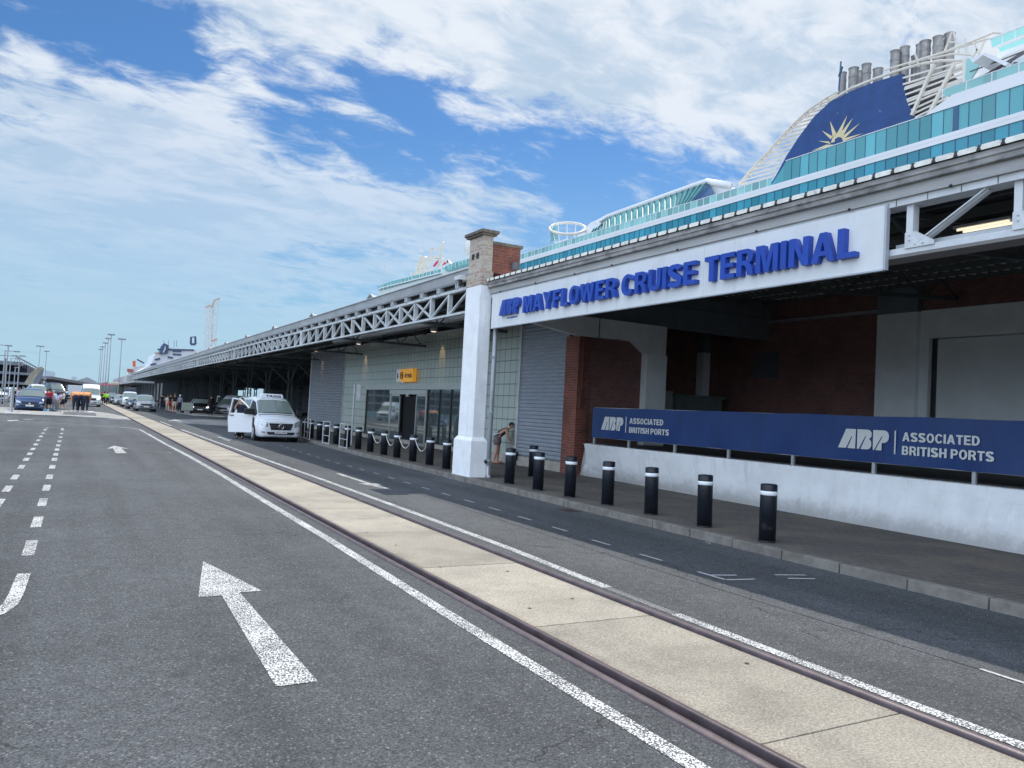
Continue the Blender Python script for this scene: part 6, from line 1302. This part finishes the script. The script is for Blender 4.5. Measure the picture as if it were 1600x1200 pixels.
k = MB(); S.patch(k, 0, 0, 0, 0, -1, .012, 4, 4, corner=lambda u, v: (lerp(4.1, 5.85, u), lerp(2.3, 4.88, v))); on(k, 'doorway_dark_patch', blackp)  # black patch on the body side in place of shade inside the doorway
hx, hy = -.965, 1.02; an = R(52); dvx, dvy = -math.sin(an), math.cos(an); dth = Vector((dvy, -dvx, 0))*.05
def dp_(u, z): return Vector((hx+dvx*u, hy+dvy*u, z))
k = MB(); outline = [(0, .34), (1.08, .30), (1.14, .9), (1.10, 1.12), (.98, 1.80), (.62, 1.78), (.30, 1.52), (.02, 1.16)]; win = [(.12, 1.18), (1.02, 1.16), (.92, 1.72), (.64, 1.70), (.36, 1.47)]
k.prism([dp_(u, z) for u, z in [(0, .34), (1.08, .30), (1.14, .9), (1.10, 1.14), (.02, 1.16)]], dth)
for a_, b_ in zip([(1.06, 1.12), (.95, 1.77), (.62, 1.745), (.30, 1.49)], [(.95, 1.77), (.62, 1.745), (.30, 1.49), (.05, 1.18)]): k.bar(dp_(*a_)+dth*.5, dp_(*b_)+dth*.5, .05, .09, tuple(dth))
dr_ = on(k, 'door', white_p, bevel=.012)
k = MB(); k.prism([dp_(u, z)-dth*.1 for u, z in ((.86, 1.02), (1.06, 1.02), (1.06, 1.06), (.86, 1.06))], tuple(-dth*.4)); k.prism([dp_(u, z)+dth*1.0 for u, z in ((.86, 1.02), (1.06, 1.02), (1.06, 1.06), (.86, 1.06))], tuple(dth*.4)); k.build('handle', blackp, dr_, world=False)
k = MB(); c_m = dp_(.18, 1.2)-dth*3.2; k.box(c_m.x-.14, c_m.y-.05, 1.12, c_m.x+.14, c_m.y+.05, 1.36); k.build('mirror', blackp, dr_, world=False, bevel=.03)
TW = Matrix.Rotation(R(2.5), 4, 'Z'); dpos = TW @ Vector((-1.22, 2.3, 0))
person('taxi driver in a dark top with one arm raised behind the open van door', (7.74+dpos.x, 33.9+dpos.y, 0), -5, h=1.80, arms=(((-.12, -.16, -.14), (-.02, -.26, .10)), ((.10, -.05, -.25), (.12, -.25, -.38))), shirt=navy_c, sleeves=True, legs='trousers', legm=blk_c, hairm=hair_d)
# queue of parked vehicles right of the track
def qv(px, Y, kind, W, paint, nm, lb, cat, **kw):
    p = atY(px, 600, Y); return vehicle(nm, lb, cat, kind, (p.x, Y, 0), kw.pop('rz', R(0)), W, paint, **kw)
G_ = 'cars queued along the shed side of the track'
qv(231.5, 86, 'suv', 1.88, silver_p, 'parked_car', 'silver car with a black grille at the front of the queue beside the track', 'car', group=G_)
qv(216, 96, 'hatch', 1.8, dkblue_p, 'parked_car', 'dark car directly behind the silver front car, mostly hidden', 'car', group=G_)
qv(206.5, 108, 'mpv', 1.95, white_p, 'parked_van', 'white people carrier standing third in the queue beside the track', 'van', H=1.95, group=G_)
qv(191.5, 122, 'hatch', 1.85, silver_p, 'parked_car', 'pale silver car fourth in the queue, ahead of the buses', 'car', group=G_)
qv(184.5, 132, 'hatch', 1.85, black_p, 'parked_car', 'black car fifth in the queue, beside the lime jackets', 'car', H=1.55, group=G_)
qv(176, 140, 'suv', 1.85, dkblue_p, 'parked_car', 'dark blue car last in the queue in front of the buses', 'car', group=G_)
cream_p = M('bus_cream_paint', (0.75, 0.6, 0.45), 0.35, coat=.6); redp = M('bus_red_paint', (0.4, 0.03, 0.05), 0.35, coat=.6)
qv(184, 170, 'bus', 2.55, redp, 'coach', 'cream roofed coach behind the car queue', 'bus', H=3.6)
o_ = [o for o in bpy.data.objects if o.get('label', '').startswith('cream roofed')][0]; k = MB(); k.box(-1.2, .32, 3.2, 1.2, 11, 3.72); k.build('roof_pod', cream_p, o_, world=False, bevel=.1)
qv(167, 195, 'bus', 2.55, redp, 'coach', 'red coach left of the cream roofed one, furthest back', 'bus', H=3.6)
qv(143.5, 100, 'van', 2.05, white_p, 'delivery_van', 'tall white van facing us behind the workers in orange', 'van', lights=lamp_on, L=5.6)
p = atY(50, 600, 66.5)
BC, _ = qv(49, 66.5, 'mpv', 1.90, blue_p, 'parked_car', 'dark blue people carrier with roof rails facing us on the left', 'car', H=1.72, trim=blue_p)
for x in (-.62, .62): k = MB(); k.tube([(x, 2.2, 1.73), (x, 2.4, 1.79), (x, 4.1, 1.77), (x, 4.3, 1.69)], .022, 6); k.build('roof_rail', galv, BC, world=False)
k = MB(); k.ball((0, -.02, .60), .07, 10, 6, (1, .3, 1)); k.build('emblem', chrome, BC, world=False)
def lcar(px, Y, kind, W, paint, nm, lb, cat, rz=0, **kw): return qv(px, Y, kind, W, paint, nm, lb, cat, rz=R(rz), **kw)
lcar(97, 120, 'suv', 1.95, dkblue_p, 'parked_car', 'dark four by four behind the people beside the blue car', 'car', H=2.6, rz=20)
lcar(36, 105, 'hatch', 1.85, white_p, 'parked_car', 'white car just behind the left side of the blue people carrier', 'car', H=1.7, rz=25)
lcar(68, 98, 'hatch', 1.85, white_p, 'parked_car', 'white car showing above the roof of the blue people carrier', 'car', H=2.2, rz=15)
lcar(0, 92, 'van', 2.0, white_p, 'parked_van', 'white van at the very left edge of the picture', 'van', rz=40, H=2.4)
lcar(108, 150, 'hatch', 1.9, black_p, 'parked_car', 'black car at the end of the long white lorry', 'car', H=1.6)
# vehicles under the shed
lcar(315, 84, 'suv', 1.95, black_p, 'parked_car', 'black car with its headlights on under the shed', 'car', lights=lamp_on, rz=-12, group=None)
W1, SW = lcar(350, 86, 'van', 2.0, white_p, 'parked_van', 'white van under the shed with its front door open behind the orange vest', 'van', rz=-38, H=2.1)
k = MB(); k.prism([(-1.02, 1.3, .35), (-1.75, 1.9, .35), (-1.75, 1.9, 1.25), (-1.02, 1.3, 1.25)], (.05, -.04, 0)); k.bar((-1.75, 1.9, 1.2), (-1.62, 1.8, 1.95), .06, .06); k.bar((-1.62, 1.8, 1.95), (-1.1, 1.4, 1.9), .06, .06); k.build('door', white_p, W1, world=False)
lcar(407, 100, 'hatch', 1.8, white_p, 'parked_car', 'white car deep in the shade under the shed, above the taxi', 'car', rz=-70)
# ================================================================== distance
# long white lorry trailer
p0 = atY(106, 605, 150); p1 = atY(131, 605, 150); t = thing('lorry_trailer', 'long white lorry trailer parked across the road behind the workers', 'lorry', (p0.x, 150, 0)); k = MB(); k.box(p0.x, 150, .9, p1.x+2, 152.5, atY(118, 602, 150).z); k.build('body', white_p, t, bevel=.05)
k = MB(); k.box(p0.x+.2, 150.1, .5, p1.x+1.8, 152.4, .9); k.build('chassis', black_m, t)
for i in range(3): k = MB(); k.lathe([(.48, 0), (.48, .3)], (p0.x+1+i*1.2, 149.98, .48), 'y', 16); k.build('wheel', black_m, t)
# multi-storey car park with its ramp
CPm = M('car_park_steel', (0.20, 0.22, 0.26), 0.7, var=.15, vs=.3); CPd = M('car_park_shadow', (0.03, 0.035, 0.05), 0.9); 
t = thing('car_park', 'multi-storey open deck car park at the far left', 'building', (-20, 150, 0)); Y = 150
a_ = atY(57, 576, Y); 
for i, (zb, zt) in enumerate(((0.3, .5), (2.2, 2.6), (3.8, 4.2), (5.3, 5.9))):
    k = MB(); xr = [-4.5, -5.2, -6.4, -8.2][i]; k.box(-60, Y, zb, xr, Y+60, zt); k.build('deck', CPm, t)
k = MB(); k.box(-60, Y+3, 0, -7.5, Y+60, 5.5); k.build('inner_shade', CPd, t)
k = MB(); 
for i in range(26): k.box(-8.6-i*1.9, Y-.05, 0, -8.4-i*1.9, Y+.15, 6.3 if i % 2 else 5.6)
k.build('steel_post', CPm, t)
k = MB(); k.bar((-60, Y, 6.8), (-9.0, Y, 6.75), .1, .1); k.bar((-9.0, Y, 6.75), (-5.6, Y, 4.9), .25, .2); 
for i in range(12): k.bar((-9+i*.3, Y, 6.7-i*.15), (-9.3+i*.32, Y, 5.5-i*.12), .06, .06)
k.build('parapet_rail', CPm, t)
k = MB(); pts = [atY(36, 601, Y-2), atY(48, 583, Y-2), atY(57, 575, Y-2), atY(66, 572.5, Y-2), atY(65, 577, Y-2), atY(55, 590, Y-2), atY(50, 602, Y-2)]; k.prism(pts, (0, 3, 0)); k.build('ramp', M('ramp_concrete', (0.42, 0.37, 0.28), 0.8, var=.2, vs=1.0), t)
k = MB(); pts = [atY(50, 602, Y-2), atY(55, 590, Y-2), atY(65, 577, Y-2), atY(68, 575, Y-2), atY(66, 588, Y-2), atY(58, 602, Y-2)]; k.prism(pts, (0, 3, 0)); k.build('ramp_side', CPm, t)
k = MB(); k.box(-60, 118, 0, -7.2, 118.2, 1.0); tag(k.build('fence', M('blue_green_mesh_fence', (0.2, 0.33, 0.36), 0.7, var=.2), loc=(-20, 118, 0)), 'blue green mesh fence in front of the far left car park', 'fence')
bar_m = M('red_barrier_plastic', (0.6, 0.08, 0.06), 0.5)
for i, px in enumerate((-6, 1, 8, 15)):
    p = atZ(px, 622-i*.6, 0); t = thing('traffic_barrier', ['red plastic barrier cut by the left picture edge', 'red plastic barrier second from the left edge', 'red plastic barrier third from the left edge', 'red plastic barrier nearest the sign pole'][i], 'barrier', (p.x, p.y, 0), group='red plastic barriers at the far left'); k = MB(); k.box(-.9, -.12, .15, .9, .12, .8); k.build('panel', bar_m, t, world=False, bevel=.05); k = MB(); k.box(-.7, -.25, 0, -.5, .25, .15); k.box(.5, -.25, 0, .7, .25, .15); k.build('foot', black_m, t, world=False)
# flyover and far sheds
FY = thing('flyover', 'long dark elevated road deck crossing behind the parked vehicles', 'bridge', (0, 240, 0)); k = MB(); aa, bb = atY(58, 589, 240), atY(128, 601, 260); k.bar(aa, bb, 8, .7); k.build('deck', M('flyover_deck', (0.16, 0.16, 0.19), 0.8), FY)
for i in range(6): q_ = aa.lerp(bb, (i+.5)/6); k = MB(); k.box(q_.x-.5, q_.y-1, 0, q_.x+.5, q_.y+1, q_.z-.3); k.build('pier', islandm, FY)
def block(name, lb, pxa, pya, pxb, pyb, Y, m, dy=20, gable=0.0, cat='building'):
    a_, b_ = atY(pxa, pya, Y), atY(pxb, pyb, Y); z1 = a_.z; t = thing(name, lb, cat, (a_.x, Y, 0)); k = MB()
    if gable: k.prism([(a_.x, Y, 0), (b_.x, Y, 0), (b_.x, Y, b_.z), ((a_.x+b_.x)/2, Y, max(a_.z, b_.z)+gable), (a_.x, Y, a_.z)], (0, dy, 0))
    else: k.prism([(a_.x, Y, 0), (b_.x, Y, 0), (b_.x, Y, b_.z), (a_.x, Y, a_.z)], (0, dy, 0))
    k.build('wall', m, t); w_ = (b_.x-a_.x); n_ = max(2, int(w_/2.5)); k = MB()
    for i in range(n_): x = a_.x+w_*(i+.25)/n_; k.box(x, Y-.06, z1*.35, x+w_*.5/n_, Y, z1*.6)
    k.build('window', glass_m, t); return t
gw = M('far_shed_grey', (0.36, 0.38, 0.40), 0.8); gl2 = M('far_shed_pale_blue', (0.5, 0.56, 0.62), 0.8); gd = M('far_block_slate', (0.14, 0.16, 0.2), 0.8)
block('warehouse', 'low grey shallow-gabled warehouse beyond the flyover', 119, 595, 152, 597, 330, gw, gable=1.6)
block('warehouse', 'dark low warehouse under the flyover behind the lorry', 66, 598, 150, 604, 300, gd)
block('office_block', 'small distant block poking above the flyover right of centre', 112, 588, 120, 589, 600, gl2)
block('office_block', 'distant stepped pale blue office block above the flyover', 70, 578, 86, 582, 500, gl2)
block('warehouse', 'long low distant shed behind the lamp masts', 146, 600, 168, 597, 420, gd)
# lamp masts
def mast(px, pyt, Yp, H, lb, arm=1.2, g='tall lamp masts by the distant road', flat=True, rad=.085):
    p = atY(px, pyt, Yp); t = thing('lamp_mast', lb, 'lamp post', (p.x, Yp, 0), group=g); k = MB(); k.tube([(p.x, Yp, 0), (p.x, Yp, p.z)], [rad*1.3, rad*.8], 8); k.build('pole', galv, t)
    k = MB(); k.box(p.x-arm, Yp-.5, p.z-.1, p.x+arm, Yp+.5, p.z+.12); k.build('lamp_head', M_lamp, t); return t
M_lamp = M('lamp_head_grey', (0.3, 0.31, 0.33), 0.6)
for i, (px, py, Y) in enumerate(((174, 523, 165), (169.4, 529, 182), (165, 536, 200), (160.6, 542, 222), (157.8, 546, 245))): mast(px, py, Y, 0, ['nearest and tallest', 'second', 'third', 'fourth', 'shortest and furthest'][i]+' of the row of five distant lamp masts', arm=.6)
mast(190.5, 530, 160, 0, 'lone tall lamp mast standing right of the row of five', arm=.65)
mast(63, 541, 230, 0, 'taller of the two thin lamp masts above the car park ramp', arm=.9, g='thin lamp masts above the ramp'); mast(73, 549, 230, 0, 'shorter of the two thin lamp masts above the car park ramp', arm=.6, g='thin lamp masts above the ramp')
for i, (px, py, x0, x1, Y) in enumerate(((8, 548, 8, 27, 88), (17, 560, 17, 30, 96), (31, 556, 19, 36, 92), (13, 540, -4, 14, 80), (24, 574, 22, 27, 104))):
    p = atY(px, py, Y); pa, pb2 = atY(x0, py, Y), atY(x1, py, Y); t = thing('street_lamp', ['thin street lamp with a long arm, second from the left edge', 'thin street lamp behind the second one from the left', 'thin street lamp nearest the ramp with a short double arm', 'thin street lamp with the highest arm, cut by the left edge', 'short white-headed street lamp in front of the car park'][i], 'street lamp', (p.x, Y, 0), group='street lamps at the far left')
    k = MB(); k.tube([(p.x, Y, 0), (p.x, Y, p.z)], .045, 8); k.build('pole', galv, t); k = MB(); k.bar((pa.x, Y, p.z), (pb2.x, Y, p.z), .06, .05); k.box(pb2.x-.25, Y-.1, p.z-.06, pb2.x+.25, Y+.1, p.z+.05); k.build('lamp_arm', M_lamp, t)
p = atZ(17, 640, 0.1); t = thing('sign_pole', 'short grey pole on the island at the left, in front of the blue car', 'pole', (p.x, 60, 0.1)); p = atY(17.5, 640, 60); k = MB(); k.tube([(p.x, 60, .1), (p.x, 60, 1.75)], .10, 10); k.build('pole', galv, t); k = MB(); k.cyl(p.x, 60, .1, .13, .35, 14); k.cyl(p.x+.8, 60.2, .1, .12, .35, 12); k.build('base_disc', refl_m, t)
k = MB(); pb = atZ(142, 646.5, .1); k.ball((pb.x, pb.y, .18), .25, 10, 6, (1.2, .6, .4)); tag(k.build('bag', wht_c, loc=(pb.x, pb.y, .1), smooth=True), 'white crumpled bag on the island beside the concrete block', 'bag')
# crane: two lattice jib towers
CRm = M('crane_pale_steel', (0.72, 0.71, 0.68), 0.6, c2=(0.65, 0.42, 0.28), c2s=(.62, .7), c2n=1.2)
CRo = M('crane_orange_steel', (0.62, 0.36, 0.24), 0.6)
t = thing('dock_crane', 'pale twin lattice towers of a dock crane with orange tips beyond the shed', 'crane', (33, 250, 0))
for nm, b0_, b1_, t0_, t1_ in (('lattice_tower', (320.5, 545), (327, 544), (322, 479), (328, 478)), ('lattice_tower', (332, 543), (337.5, 541), (334.5, 469), (342.5, 467)), ('lattice_tower', (327, 543), (332, 542), (330.5, 480), (334, 472))):
    k = MB(); A0, B0_, A1, B1 = [atY(*q_, 250) for q_ in (b0_, b1_, t0_, t1_)]; A0.z -= 10; B0_.z -= 10; dz = Vector((0, 1.6, 0))
    for u in (Vector((0, 0, 0)), dz):
        k.bar(A0+u, A1+u, .10, .10); k.bar(B0_+u, B1+u, .10, .10); n_ = 14
        for i in range(n_): k.bar(A0.lerp(A1, i/n_)+u, B0_.lerp(B1, (i+1)/n_)+u, .06, .06); k.bar(B0_.lerp(B1, i/n_)+u, A0.lerp(A1, (i+1)/n_)+u, .06, .06)
    k.build(nm, CRm, t); k = MB(); k.bar(A1-Vector((.1, 0, .2)), B1+Vector((.1, 0, .2)), .4, .35); k.build('tower_head', CRo, t)
k = MB(); k.bar(atY(331, 533, 249.5), atY(339, 530, 249.5), .5, .5); k.build('counterweight', CRo, t)
# second ship, beyond the shed
S2 = thing('distant_ship', 'distant white and navy ship beyond the shed roof with a square navy funnel frame', 'ship', (28, 300, 0)); Y = 300
def z2(*pts): return [atY(px, py, Y) for px, py in pts]
nv = M('far_ship_navy', (0.07, 0.10, 0.18), 0.6)
k = MB(); k.prism(z2((200, 592), (222, 577), (236, 570), (243, 553), (262, 543), (322, 548), (322, 580)), (0, 30, 0)); k.build('hull', ship_w, S2)
k = MB()
for a_, b_ in (((246, 546), (303, 547)), ((270, 548.5), (283, 549)), ((270, 553.5), (283, 554)), ((262, 558), (270, 559)), ((242, 562), (250, 560)), ((235, 570), (244, 568))): p, q_ = atY(*a_, Y-.2), atY(*b_, Y-.2); k.bar(p, q_, .3, .55)
k.build('window_band', nv, S2)
k = MB(); k.prism([atY(*q_, Y-1) for q_ in ((249, 553), (254, 540), (257, 536), (264, 540), (262, 552))], (0, 8, 0)); k.build('funnel', nv, S2); k = MB(); k.prism([atY(*q_, Y-1.3) for q_ in ((254, 551), (257, 545), (258, 539), (259, 545), (256, 551))], (0, .2, 0)); k.build('funnel_stripe', ship_w, S2)
k = MB(); A_, B_, C_, D_ = z2((298, 538), (298.5, 527), (305, 526), (305.5, 538)); k.tube([A_, B_, C_, D_], .42, 6); k.bar(A_, D_, .5, .8); k.build('mast_frame', nv, S2)
k = MB(); k.bar(atY(241, 552, Y), atY(249, 551, Y), .5, .4); k.build('crane_arm', CRo, S2); k = MB()
for px in (256, 263, 272, 276): k.bar(atY(px, 542, Y), atY(px, 532, Y), .12, .12)
k.build('aerial', nv, S2)
S3 = thing('distant_ferry', 'far ferry with an orange funnel at the end of the shed roof', 'ship', (16, 380, 0)); k = MB(); k.prism([atY(*q_, 380) for q_ in ((200, 592), (201, 577), (214, 573), (240, 571), (240, 585))], (0, 10, 0)); k.build('hull', ship_w, S3); k = MB(); k.prism([atY(*q_, 379) for q_ in ((208, 573), (207.5, 564), (212, 563.5), (212, 573))], (0, 3, 0)); k.build('funnel', M('orange_funnel_paint', (0.8, 0.16, 0.06), 0.5), S3)
k = MB(); k.prism([atY(*q_, 379) for q_ in ((199, 581), (199, 576), (208, 577), (208, 581))], (0, 3, 0)); k.build('stern', M('dull_red_paint', (0.45, 0.12, 0.12), 0.5), S3); k = MB(); k.bar(atY(214, 561.5, 379), atY(225, 567.5, 379), .5, .6); k.build('crane_arm', nv, S3)
finish_people()
